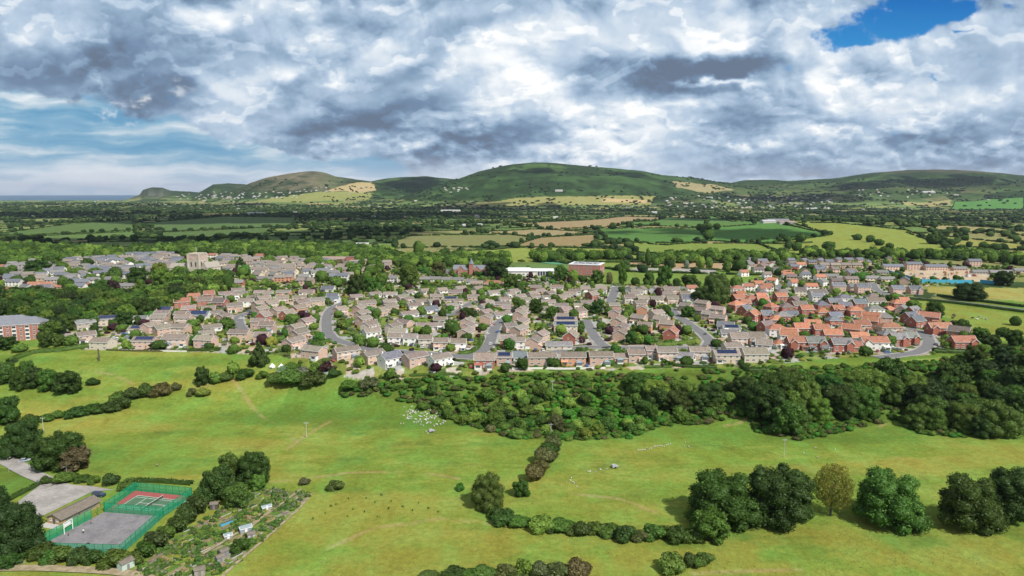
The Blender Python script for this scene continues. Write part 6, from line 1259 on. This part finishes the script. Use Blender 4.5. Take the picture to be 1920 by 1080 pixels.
def sheep(px, py, lab, grp, s=.80):
    p = gp1((px, py)); o = bpy.data.objects.new('sheep', rs.choice(SHM)); COL.objects.link(o); o.location = p; o.rotation_euler[2] = rs.uniform(0, 6.28); o.scale = (s * 1.1, s, s); tag(o, lab, 'sheep', grp)
n = 0
while n < 88:
    a, b = rs.uniform(-1, 1), rs.uniform(-1, 1)
    if a * a + b * b > 1 or rs.random() < .5 * (a * a + b * b): continue
    sheep(640 + (470 + a * 135 + b * 10) / 3, 640 + (425 + b * 55 + a * 14) / 3, 'white sheep in the dense flock gathered below the bank scrub', 'flock of sheep below the bank'); n += 1
def sheep_row(pts, what, place):
    W_ = [gp1(p) for p in pts]
    for p, lab in zip(pts, rank_labels([(w.x, w.y) for w in W_], [what] * len(pts), place)): sheep(*p, lab, 'sheep ' + place, .62)
sheep_row([(640 + x / 3, 640 + y / 3) for x, y in [(335, 465), (350, 464), (353, 372), (480, 513), (488, 520), (476, 508)]], 'stray white sheep', 'around the dense flock')
sheep_row([(640 + (1672 + i * 12) / 3, 640 + (615 - i * 2.2 + rs.uniform(-5, 5)) / 3) for i in range(16)], 'white sheep', 'of the thin sheep line')
sheep_row([(640 + x / 3, 640 + y / 3) for x, y in [(1390, 735), (1400, 732), (1428, 735), (1455, 725), (1460, 723), (1490, 720), (1395, 738)]], 'white sheep', 'left of the middle trailer')
sheep_row([(640 + x / 3, 640 + y / 3) for x, y in [(1295, 770), (1300, 795), (1290, 785), (1310, 800), (1325, 820)]], 'pale sheep', 'right of the hawthorns')
sheep_row([(1285 + 730 / 3, 640 + 600 / 3), (1280 + 680 / 3, 640 + 632 / 3), (1280 + 755 / 3, 640 + 655 / 3), (1280 + 858 / 3, 640 + 610 / 3), (1280 + 15 / 3, 640 + 570 / 3), (1283, 640 + 595 / 3), (1292, 838)], 'lone pale sheep', 'of the right meadow')
for x, y in [(1570, 640), (1605, 632), (1640, 638), (1580, 620)]: sheep(*T4((x, y))[0], 'white cow grazing in the green field right of the estate', 'white cattle', 1.6)
for x, y in [(1400, 618), (1385, 632), (1530, 632), (1520, 690), (1390, 610)]:
    p = gp1(T4((x, y))[0]); o = bpy.data.objects.new('cow', cowm); COL.objects.link(o); o.location = p; o.rotation_euler[2] = rs.uniform(0, 6); o.scale = (2, 1.9, 1.9); tag(o, 'dark cow in the green field right of the estate', 'cow', 'dark cattle')
def trailer(px, py, lab):
    p = gp1((px, py)); t = thing('farm_trailer', tuple(p), lab, 'trailer', rz=.4); b = MB(); b.box(-1.4, -.8, .5, 1.4, .8, 1.1); b.box(-1.3, -.7, 1.1, .4, .7, 1.6); kid('body', b.mesh('body', 'metal'), t); b = MB(); b.cyl((1.4, 0, .6), (2.6, 0, .5), .06); kid('drawbar', b.mesh('drawbar', 'metal'), t)
    for s in (-1, 1): b = MB(); b.cyl((0, s * .8, .38), (0, s * 1.0, .38), .38, .38, 12); kid('wheel', b.mesh('wheel', 'rubber'), t)
trailer(809, 810, 'small grey farm trailer standing just below the sheep flock'); trailer(1152, 877, 'small grey farm trailer alone in the middle meadow')
def person(p, z, rz, label, top, legs, pose=0):
    t = Vector((p.x, p.y, z)); v = [(0, 0, .95), (0, .02, 1.2), (0, .02, 1.42), (0, 0, 1.52), (0, -.02, 1.66), (0, -.01, 1.74)]; e = [(0, 1), (1, 2), (2, 3), (3, 4), (4, 5)]; r = [(.15, .11), (.15, .11), (.14, .09), .055, .095, .07]
    for s in (-1, 1):
        st = .16 * s if pose else .04 * s
        v += [(s * .09, 0, .90), (s * .11, -st, .50), (s * .12, st * .8 + .02, .08), (s * .12, st * .8 - .13, .04)]; k = len(v); e += [(0, k - 4), (k - 4, k - 3), (k - 3, k - 2), (k - 2, k - 1)]; r += [.095, .065, .045, .04]
        v += [(s * .19, .02, 1.38), (s * (.27 + .1 * pose), .02, 1.12), (s * (.30 + .18 * pose), -.12 - .1 * pose, .90 + .1 * pose), (s * (.30 + .2 * pose), -.18 - .12 * pose, .84 + .1 * pose)]; k = len(v); e += [(2, k - 4), (k - 4, k - 3), (k - 3, k - 2), (k - 2, k - 1)]; r += [.06, .045, .033, .03]
    me = skin_body('person', v, e, r, ['skin', 'cloth_' + top, 'cloth_' + legs], 1)
    for f in me.polygons: zc = f.center.z; f.material_index = 1 if (.93 < zc < 1.46 and abs(f.center.x) < .33 and not (zc < 1.05 and abs(f.center.x) > .24)) else (2 if .10 < zc <= .93 and abs(f.center.x) < .24 else 0)
    o = bpy.data.objects.new('person', me); COL.objects.link(o); o.location = t; o.rotation_euler[2] = rz; tag(o, label, 'person')
    h_, f_ = ICO1; q = h_ * (.105, .11, .10) + (0, .015, 1.735); q = q[:, :]; hm = np_mesh('hair', q, f_, smooth=True); hm.materials.append(M['cloth_dark']); kid('hair', hm, o)
for k, c in dict(white=(.7, .7, .7), dark=(.03, .03, .035), red=(.5, .06, .05), blue=(.08, .12, .25), grey=(.3, .3, .32)).items(): plain('cloth_' + k, c, .9, .05)
person(V2((626, 762)), Zc + .1, .6, 'person in a white top standing on the grey court', 'white', 'dark'); person(V2((684, 692)), Zc + .1, 2.2, 'person in a red top running near the court fence', 'red', 'blue', 1); person(V2((514, 782)), Zc + .1, -1.0, 'person in dark clothes beside the goal recess', 'dark', 'dark', 1); person(V2((1178, 262)), float(gp1(TB((1178, 262))[0]).z), .3, 'person in a pale top walking in the meadow above the courts', 'grey', 'dark')
t = thing('sports_bag', (*V2((662, 842)), Zc + .1), 'dark bag lying on the lower grey court', 'bag'); b = MB(); b.box(-.5, -.2, 0, .5, .2, .3); b.box(-.42, -.15, .3, .42, .15, .38); kid('bag_body', b.mesh('bag_body', 'cloth_dark'), t); b = MB(); b.cyl((-.25, 0, .38), (-.1, 0, .55), .03); b.cyl((-.1, 0, .55), (.1, 0, .55), .03); b.cyl((.1, 0, .55), (.25, 0, .38), .03); kid('strap', b.mesh('strap', 'cloth_dark'), t)
# ------------------------------------------------------------------ poles, hoardings, tents
def pole(px, base, top, label, arm=True, thick=.16, mat='pole_wood'):
    p = gp1((px, base)); h = (base - top) * p.y / F * 1.02; t = thing('utility_pole', tuple(p), label, 'pole'); b = MB(); b.cyl((0, 0, -.3), (0, 0, h), thick, thick * .75, 8); kid('pole', b.mesh('pole', mat), t)
    if arm:
        b = MB(); b.box(-1.1, -.06, h - .75, 1.1, .06, h - .6); kid('crossarm', b.mesh('crossarm', mat), t)
        for x in (-.95, 0, .95): b = MB(); b.cyl((x, 0, h - .6), (x, 0, h - .35), .06); kid('insulator', b.mesh('insulator', 'white_paint'), t)
pole(575, 821, 789, 'grey wooden power pole alone in the left meadow', mat='concrete'); pole(1470, 857, 820, 'grey pole with long shadow in the right meadow', mat='concrete'); pole(1033, 816, 792, 'pale power pole at the top of the hawthorn line', mat='concrete'); pole(1036, 745, 711, 'power pole with grey boxes rising from the bank scrub', mat='concrete'); pole(82, 812, 780, 'thin pole beside the left field hedge', mat='concrete')
pole(186, 677, 653, 'dark stump-like tall post in the upper left field', False, .55); pole(*(lambda q: (q[0], q[1], q[1] - 28))(T2((1528, 640))[0]), 'telegraph pole beside the trees of the upper estate'); pole(*(lambda q: (q[0], q[1], q[1] - 24))(T3((345, 380))[0]), 'telegraph pole near the school trees', False)
def hoard(pts, label, h=2.6):
    P = poly_w(pts); t = thing('hoarding', (P[0][0], P[0][1], float(H(P[:1, 0], P[:1, 1])[0])), label, 'hoarding')
    for i in range(len(P) - 1):
        a, c = Vector(P[i] - P[0]), Vector(P[i + 1] - P[0]); n = max(1, int((c - a).length / 14))
        for k in range(n):
            p, q = a + (c - a) * k / n, a + (c - a) * (k + 1) / n; b = MB(); nn = Vector((-(q - p).y, (q - p).x)).normalized() * .06; b.obox((*((p + q) / 2), h / 2), (*((q - p) / 2 * .99), 0), (*nn, 0), (0, 0, h / 2)); kid('panel', b.mesh('panel', 'blue_board'), t)
hoard(T4((866, 272), (940, 296), (1085, 338)), 'blue hoarding running diagonally into the building site', 3); hoard(T4((1150, 362), (1340, 366), (1530, 368)), 'long pale blue hoarding along the near edge of the building site', 4.2); hoard(T4((1588, 364), (1716, 376)), 'shorter blue hoarding at the right end of the building site', 4.2)
for x, y in ((122, 996), (190, 998)):
    p = gp1(T2((x, y))[0]); t = thing('bell_tent', tuple(p), f'white conical bell tent, {"left" if x < 150 else "right"} of the two below the houses', 'tent', 'white bell tents'); b = MB(); b.cyl((0, 0, 0), (0, 0, .7), 1.9, 1.85, 14); b.cyl((0, 0, .7), (0, 0, 2.7), 2.0, .06, 14); kid('canvas', b.mesh('canvas', 'white_paint'), t); b = MB(); b.poly([(-.5, -1.93, 0), (.5, -1.93, 0), (0, -1.7, 1.6)]); kid('door_flap', b.mesh('door_flap', 'grey_timber'), t)
ST = [(gp1(T4((rs.uniform(1000, 1560), rs.uniform(285, 345)))[0]), rs.choice(['render', 'timber', 'metal', 'school_brick', 'concrete'])) for _ in range(26)]
for (p, mt), lab in zip(ST, rank_labels([(q[0].x, q[0].y) for q in ST], [dict(render='pale', timber='timber', metal='grey', school_brick='red brick', concrete='light grey')[q[1]] + ' material stack' for q in ST], 'of the building site')):
    b = MB(); L = rs.uniform(1.5, 6); t = thing('building_material', tuple(p), lab, 'building stack', 'material stacks on the building site', rs.uniform(0, 3)); b.box(-L / 2, -1.2, 0, L / 2, 1.2, rs.uniform(.6, 2.2)); b.box(-L / 3, -.9, 0, L / 3, 1.0, rs.uniform(2.3, 2.8)); kid('stack', b.mesh('stack', mt), t)
# ------------------------------------------------------------------ hedges and walls
def hedge(pts, h, w, c, label, name='hedge'):
    P = smooth_line(poly_w(pts), 1.6); n = len(P); r = np.random.default_rng(len(label) * 7 + n); d = np.gradient(P, axis=0); d /= np.linalg.norm(d, axis=1)[:, None] + 1e-9; nr = np.stack([-d[:, 1], d[:, 0]], 1); z = H(P[:, 0], P[:, 1])
    prof = [(-.5, -.1), (-.52, .55), (-.32, .95), (.32, .95), (.52, .55), (.5, -.1)]; V = []
    for a, b in prof: q = P + nr * (w * a * (1 + .16 * r.standard_normal((n, 1)))); V.append(np.concatenate([q, (z + h * b * (1 + .10 * r.standard_normal(n)))[:, None]], 1))
    k = len(prof); V = np.stack(V, 1).reshape(-1, 3); Q = np.array([(i * k + j, (i + 1) * k + j, (i + 1) * k + j + 1, i * k + j + 1)[::-1] for i in range(n - 1) for j in range(k - 1)]); T = np.concatenate([Q[:, [0, 1, 2]], Q[:, [0, 2, 3]]])
    m = int(n * 1.6 * (w + 2 * h) * 3.0); ii = r.integers(0, n, m); s = r.uniform(-.55, .55, m); zz = np.where(np.abs(s) > .42, r.uniform(.1, 1.0, m), r.uniform(.92, 1.1, m)); c0 = np.concatenate([P[ii] + d[ii] * r.uniform(-.9, .9, (m, 1)) + nr[ii] * (s * w)[:, None], (z[ii] + h * zz)[:, None]], 1)
    a = r.standard_normal((m, 3)); a /= np.linalg.norm(a, axis=1)[:, None]; b = np.cross(a, r.standard_normal((m, 3))); b /= np.linalg.norm(b, axis=1)[:, None]; sz = r.uniform(.18, .42, (m, 1)); L = np.stack([c0 + a * sz, c0 - a * sz * .5 + b * sz * .8, c0 - a * sz * .5 - b * sz * .8], 1).reshape(-1, 3)
    o0 = P[n // 2]; A = np.concatenate([V, L]) - (o0[0], o0[1], z[n // 2]); me = np_mesh(name, A, np.concatenate([T, np.arange(3 * m).reshape(-1, 3) + len(V)]), np.concatenate([np.full(len(V), .35), np.repeat(r.uniform(.1, .95, m), 3)]), 'tone')
    o = put(name, me, 'leaves', loc=(o0[0], o0[1], z[n // 2]), color=LEAFCOL[c]); tag(o, label, 'hedge')
hedge(T2((1520, 897), (1600, 892), (1662, 852), (1700, 785)), 2.2, 3.0, 'm', 'curved clipped hedge round the corner house of the curved road'); hedge(T2((380, 828), (470, 814), (555, 798)), 1.8, 2.6, 'm', 'short hedge left of the curved road'); hedge(T3((1040, 832), (1200, 828), (1370, 802)), 2.0, 3.0, 'l', 'bright trimmed hedge below the red gabled corner house')
hedge(T3((1120, 945), (1220, 985), (1380, 998), (1530, 1000)), 1.6, 1.8, 'o', 'garden hedge descending behind the right front houses'); hedge(T3((1000, 1000), (1200, 996)), 1.4, 1.6, 'm', 'low hedge along the bank below the middle houses'); hedge(T3((1705, 940), (1755, 1020), (1920, 1025)), 2.4, 3.0, 'o', 'thick hedge around the rightmost front garden'); hedge(T4((1238, 885), (1400, 888), (1590, 890)), 2.6, 3.2, 'o', 'tall dark hedge below the last orange-roofed house')
hedge(T1((60, 960), (170, 915), (290, 885), (500, 868), (690, 835)), 2.4, 3.5, 'm', 'long curving hedge on the top edge of the upper left field'); hedge(T1((1420, 873), (1650, 870)), 1.6, 1.8, 'o', 'low hedge along the top of the upper left field'); hedge(T1((800, 868), (1100, 876), (1420, 873)), 1.0, 1.0, 'b', 'scrappy brownish hedge under the lower left houses')
hedge(T4((1045, 484), (1280, 505), (1500, 530), (1920, 585)), 2.0, 3.0, 'o', 'long dark hedge on the near side of the country lane'); hedge(T4((1270, 462), (1500, 492), (1920, 545)), 2.2, 3.0, 'd', 'long dark hedge on the far side of the country lane'); hedge(T2((1240, 398), (1560, 398), (1850, 402)), 3, 4, 'o', 'long tall hedge below the white dormer bungalows')
hedge(TB((40, 530), (150, 470), (285, 400)), 1.5, 2.0, 'o', 'hedge between the playing field and the car park'); hedge(TB((1030, 372), (1240, 380), (1440, 396)), 1.6, 2.0, 'o', 'low dark hedge behind the far end of the tennis court'); hedge(T1((0, 1010), (40, 985), (120, 950)), 2, 3, 'd', 'dark hedge joining the left wood to the field'); hedge(T2((1500, 800), (1640, 790)), 1.4, 1.6, 'l', 'bright low hedge between middle estate gardens'); hedge(T3((430, 655), (520, 665), (530, 690)), 1.8, 2, 'm', 'hedge at the head of the left side road')
hedge([(770, 705), (850, 703), (870, 712)], 1.2, 1.5, 'm', 'low hedge around the lawn below the curved road'); hedge(T2((1840, 975), (1880, 1000), (1920, 1000)), 1.5, 2, 'o', 'small dark hedge behind the solar panelled front house'); hedge(T4((0, 70), (150, 68), (330, 60)), 3, 5, 'o', 'hedge on the far sloping field edge')
def wall(pts, h, label):
    P = smooth_line(poly_w(pts), 5); b = MB()
    for i in range(len(P) - 1): a, c = Vector(P[i]), Vector(P[i + 1]); z = float(H(P[i:i + 1, 0], P[i:i + 1, 1])[0]); n = Vector((-(c - a).y, (c - a).x)).normalized() * .15; b.obox((*((a + c) / 2), z + h / 2 - .3), (*((c - a) / 2 * 1.001), 0), (*n, 0), (0, 0, h / 2 + .3))
    o = put('garden_wall', b.mesh('garden_wall', 'render')); tag(o, label, 'wall')
wall(T3((0, 1012), (380, 1012), (620, 1008), (700, 1005)), 1.1, 'pale garden wall behind the left half of the front houses'); wall(T2((1460, 975), (1560, 985)), 2.2, 'white wall beside the red front house'); wall(T3((250, 860), (440, 868)), 1.6, 'pale wall below the low grey garages'); wall(T1((880, 868), (1400, 880)), 1.0, 'low pale fence wall along the upper left field')
# ------------------------------------------------------------------ allotments
def aw(x, y): return gp1((200 + x / 4.571, 900 + y / 4.571))
def shed(x, y, rot, w, d, h, col, label, name='shed', cat='shed', glass=False):
    p = aw(x, y); t = thing(name, tuple(p), label, cat, rz=R(rot)); b = MB(); wall_block(b, w, d, h, d * .25); kid('wall', b.mesh('wall', 'conservatory_glass' if glass else 'tinted'), t, color=col); r = MB(); roof_gable(r, w, d, h, d * .25, .15); kid('roof', r.mesh('roof', ['conservatory_glass' if glass else 'felt', 'white_paint' if glass else 'grey_timber']), t)
    b = MB(); b.box(-.4, -.05, 0, .4, .03, 1.8); kid('door', b.mesh('door', 'grey_timber' if not glass else 'white_paint'), t, (0, -d / 2 - .01, 0))
shed(165, 755, 60, 4, 3, 2.4, (.42, .52, .46), 'pale green shed at the lower left corner of the allotments'); shed(1005, 650, 50, 2.6, 2, 2.0, (.20, .21, .23), 'grey shed on the right edge of the allotments'); shed(970, 700, 50, 2.4, 2, 1.9, (.28, .28, .28), 'lighter grey shed just below the right edge shed'); shed(800, 810, 20, 3, 2.2, 2.1, (.30, .27, .24), 'brown-grey shed at the bottom of the allotments'); shed(925, 245, 10, 2.8, 2, 2.1, (.09, .08, .07), 'black shed under the tall trees beside the allotments'); shed(1240, 500, 30, 2.4, 2.0, 2, (.40, .40, .40), 'pale shed right of the round dark bush')
shed(1190, 440, 35, 4.0, 2.4, 1.6, (1, 1, 1), 'small greenhouse with pale glass in the upper allotments', 'greenhouse', 'greenhouse', True); shed(1040, 500, 35, 2.6, 1.8, 1.3, (1, 1, 1), 'low cold frame with grey glass mid allotment', 'cold_frame', 'cold frame', True); shed(1370, 250, 35, 3.4, 1.8, 1.1, (1, 1, 1), 'long cold frame with blue-grey glass near the top', 'cold_frame', 'cold frame', True)
p = aw(1040, 370); t = thing('pond_box', tuple(p), 'dark long raised tank with a turquoise rim', 'raised tank', rz=R(48)); b = MB(); b.box(-3, -.8, 0, 3, .8, .7); kid('rim', b.mesh('rim', 'blue_board'), t); b = MB(); b.box(-2.8, -.62, .7, 2.8, .62, .74); kid('cover', b.mesh('cover', 'dark_face'), t)
BX = []; pr = ALLOT; tries = 0; lookn = ['leafy green', 'bare soil', 'straw mulched', 'bright green', 'dark green']
while len(BX) < 95 and tries < 5000:
    tries += 1; a = rs.uniform(pr[:, 0].min(), pr[:, 0].max()); c = rs.uniform(pr[:, 1].min(), pr[:, 1].max())
    if not inpoly(np.array([a]), np.array([c]), pr)[0] or near_road(a, c, 1.2) or any(math.hypot(a - q[0], c - q[1]) < 3.1 for q in BX): continue
    BX.append((a, c, rs.randrange(5)))
for (a, c, k), lab in zip(BX, rank_labels([(q[0], q[1]) for q in BX], [lookn[q[2]] + ' plot' for q in BX], 'of the allotments')):
    z = float(H(np.array([a]), np.array([c]))[0]); t = thing('planting_bed', (a, c, z), lab, 'vegetable bed', 'beds in the allotments', R(57) + (R(90) if rs.random() < .4 else 0)); L, W = rs.uniform(2.4, 4.6), rs.uniform(1.0, 1.7)
    b = MB(); b.box(-L / 2, -W / 2, -.1, L / 2, -W / 2 + .1, .28); b.box(-L / 2, W / 2 - .1, -.1, L / 2, W / 2, .28); b.box(-L / 2, -W / 2 + .1, -.1, -L / 2 + .1, W / 2 - .1, .28); b.box(L / 2 - .1, -W / 2 + .1, -.1, L / 2, W / 2 - .1, .28); kid('frame', b.mesh('frame', rs.choice(['timber', 'grey_timber', 'concrete'])), t)
    b = MB(); b.box(-L / 2 + .1, -W / 2 + .1, -.1, L / 2 - .1, W / 2 - .1, .18); kid('soil', b.mesh('soil', 'soil'), t)
    if k != 1:
        n_ = int(L / .5) * 3
        V = []; F_ = []
        for i in range(n_):
            x0, y0 = rs.uniform(-L / 2 + .3, L / 2 - .3), rs.uniform(-W / 2 + .25, W / 2 - .25); v, f = ICO0; q = v * rs.uniform(.22, .42) * (1, 1, 1.1) + (x0, y0, .38); F_.append(f + 12 * i); V.append(q)
        me = np_mesh('plants', np.concatenate(V), np.concatenate(F_), np.full(12 * n_, .5), 'tone'); me.materials.append(M['leaves']); kid('plants', me, t, color={0: (.07, .13, .025), 2: (.26, .22, .11), 3: (.13, .22, .03), 4: (.04, .09, .02)}[k])
# ------------------------------------------------------------------ garden greenery
HX = np.array([(h['x'], h['y'], h['L']) for h in HOUSES])
def gardens(spacing, wr, hr_, shapes, cols, kind, seed, clear):
    r = np.random.default_rng(seed); P = VILL; x0, y0 = P.min(0); x1, y1 = P.max(0); A, B = np.meshgrid(np.arange(x0, x1, spacing), np.arange(y0, min(y1, 1150), spacing)); A = A.ravel() + r.uniform(-.5, .5, A.size) * spacing; B = B.ravel() + r.uniform(-.5, .5, B.size) * spacing; k = inpoly(A, B, P) & ~inpoly(A, B, SITE)
    for Q, c in NEARF: k &= ~inpoly(A, B, Q)
    A, B = A[k], B[k]
    zones = [(-.55, 'of far left gardens'), (-.28, 'of left gardens'), (-.05, 'of middle gardens'), (.18, 'of right-middle gardens'), (.4, 'of right gardens'), (9, 'of far right gardens')]
    for a, b in zip(A, B):
        if np.min(np.hypot(HX[:, 0] - a, HX[:, 1] - b) - HX[:, 2] * .35) < clear or near_road(a, b, 1.0 + clear * .3): continue
        w = r.uniform(*wr); pl = next(z for u, z in zones if a / b < u); SPECS.append([a, b, None, w, r.uniform(*hr_), shapes[r.integers(len(shapes))], cols[r.integers(len(cols))], kind, pl, None])
gardens(7.0, (1.8, 4.2), (1.2, 2.8), ['bush'], 'mmmllgysbc', 'bush', 91, 2.2)
gardens(24, (4.5, 8.0), (4.5, 8.0), ['mid', 'mid', 'cone'], 'mommolgc', 'tree', 92, 3.2)
for kd in ('hawthorn', 'sapling'):
    pass
emit([s for s in SPECS if s[7] == 'tree'], 300, 'town_trees', 'leafy trees massed behind and among the farther houses')
emit([s for s in SPECS if s[7] != 'tree'], 300, 'garden_shrubs', 'small garden shrubs dotted between the farther houses')
# ------------------------------------------------------------------ clouds overhead (they shade the plain) and the haze
def clouds():
    targets = [  # (photo x, y, half width, half depth in metres) of the shade on the ground
        (130, 402, 900, 700), (480, 408, 900, 900), (760, 405, 700, 900), (300, 385, 1500, 500), (900, 392, 900, 500), (640, 440, 300, 330), (60, 455, 300, 160), (300, 455, 300, 170), (470, 450, 260, 160),
        (1420, 440, 190, 170), (1260, 436, 200, 110), (1330, 412, 260, 220), (1230, 396, 700, 260), (1600, 400, 800, 330), (1850, 415, 600, 300), (1500, 372, 700, 500), (1800, 345, 900, 600), (1620, 348, 500, 400), (1180, 328, 260, 300), (780, 345, 500, 600), (1000, 320, 400, 200)]
    r = np.random.default_rng(3); v0, f0 = ICO2; P = ground([t[0] for t in targets], [t[1] for t in targets]); sd = np.array(SD); Hc = 2550.0
    for i, (t, p) in enumerate(zip(targets, P)):
        V = []; F_ = []; n = 0; c = p + sd * ((Hc - p[2]) / sd[2])
        if (c[2] - 200 - CAMH) / (c[1] + t[3] * 1.1) < .285 and c[1] > 0: continue
        for k in range(34):
            a, q = r.uniform(0, 6.28), math.sqrt(r.uniform(0, 1)); s = r.uniform(.22, .42) * min(t[2], t[3]) * (1.25 - q); x, y = c[0] + math.cos(a) * q * t[2] * .85, c[1] + math.sin(a) * q * t[3] * .85
            vv = v0 * (s, s, s * .45) * (1 + .13 * r.standard_normal((len(v0), 1))) + (x, y, c[2] + r.uniform(0, 60)); V.append(vv); F_.append(f0 + n); n += len(v0)
        put('cloud', np_mesh('cloud', np.concatenate(V), np.concatenate(F_), smooth=True), 'cloud', kind='structure')
clouds()
def haze():
    b = MB(); b.box(-46500, -46500, -90, 46500, 46500, 620); m, g = new_mat('haze'); M['haze'] = m
    v = g.node('ShaderNodeVolumePrincipled', {'Color': (.72, .82, 1.0), 'Density': 1.9e-5, 'Anisotropy': .2}); g.l.new(v.outputs[0], g.node('ShaderNodeOutputMaterial').inputs['Volume'])
    o = put('haze', b.mesh('haze', 'haze'), kind='stuff'); tag(o, 'thin pale blue haze over the distant plain and hills', 'haze')
if HAZE: haze()
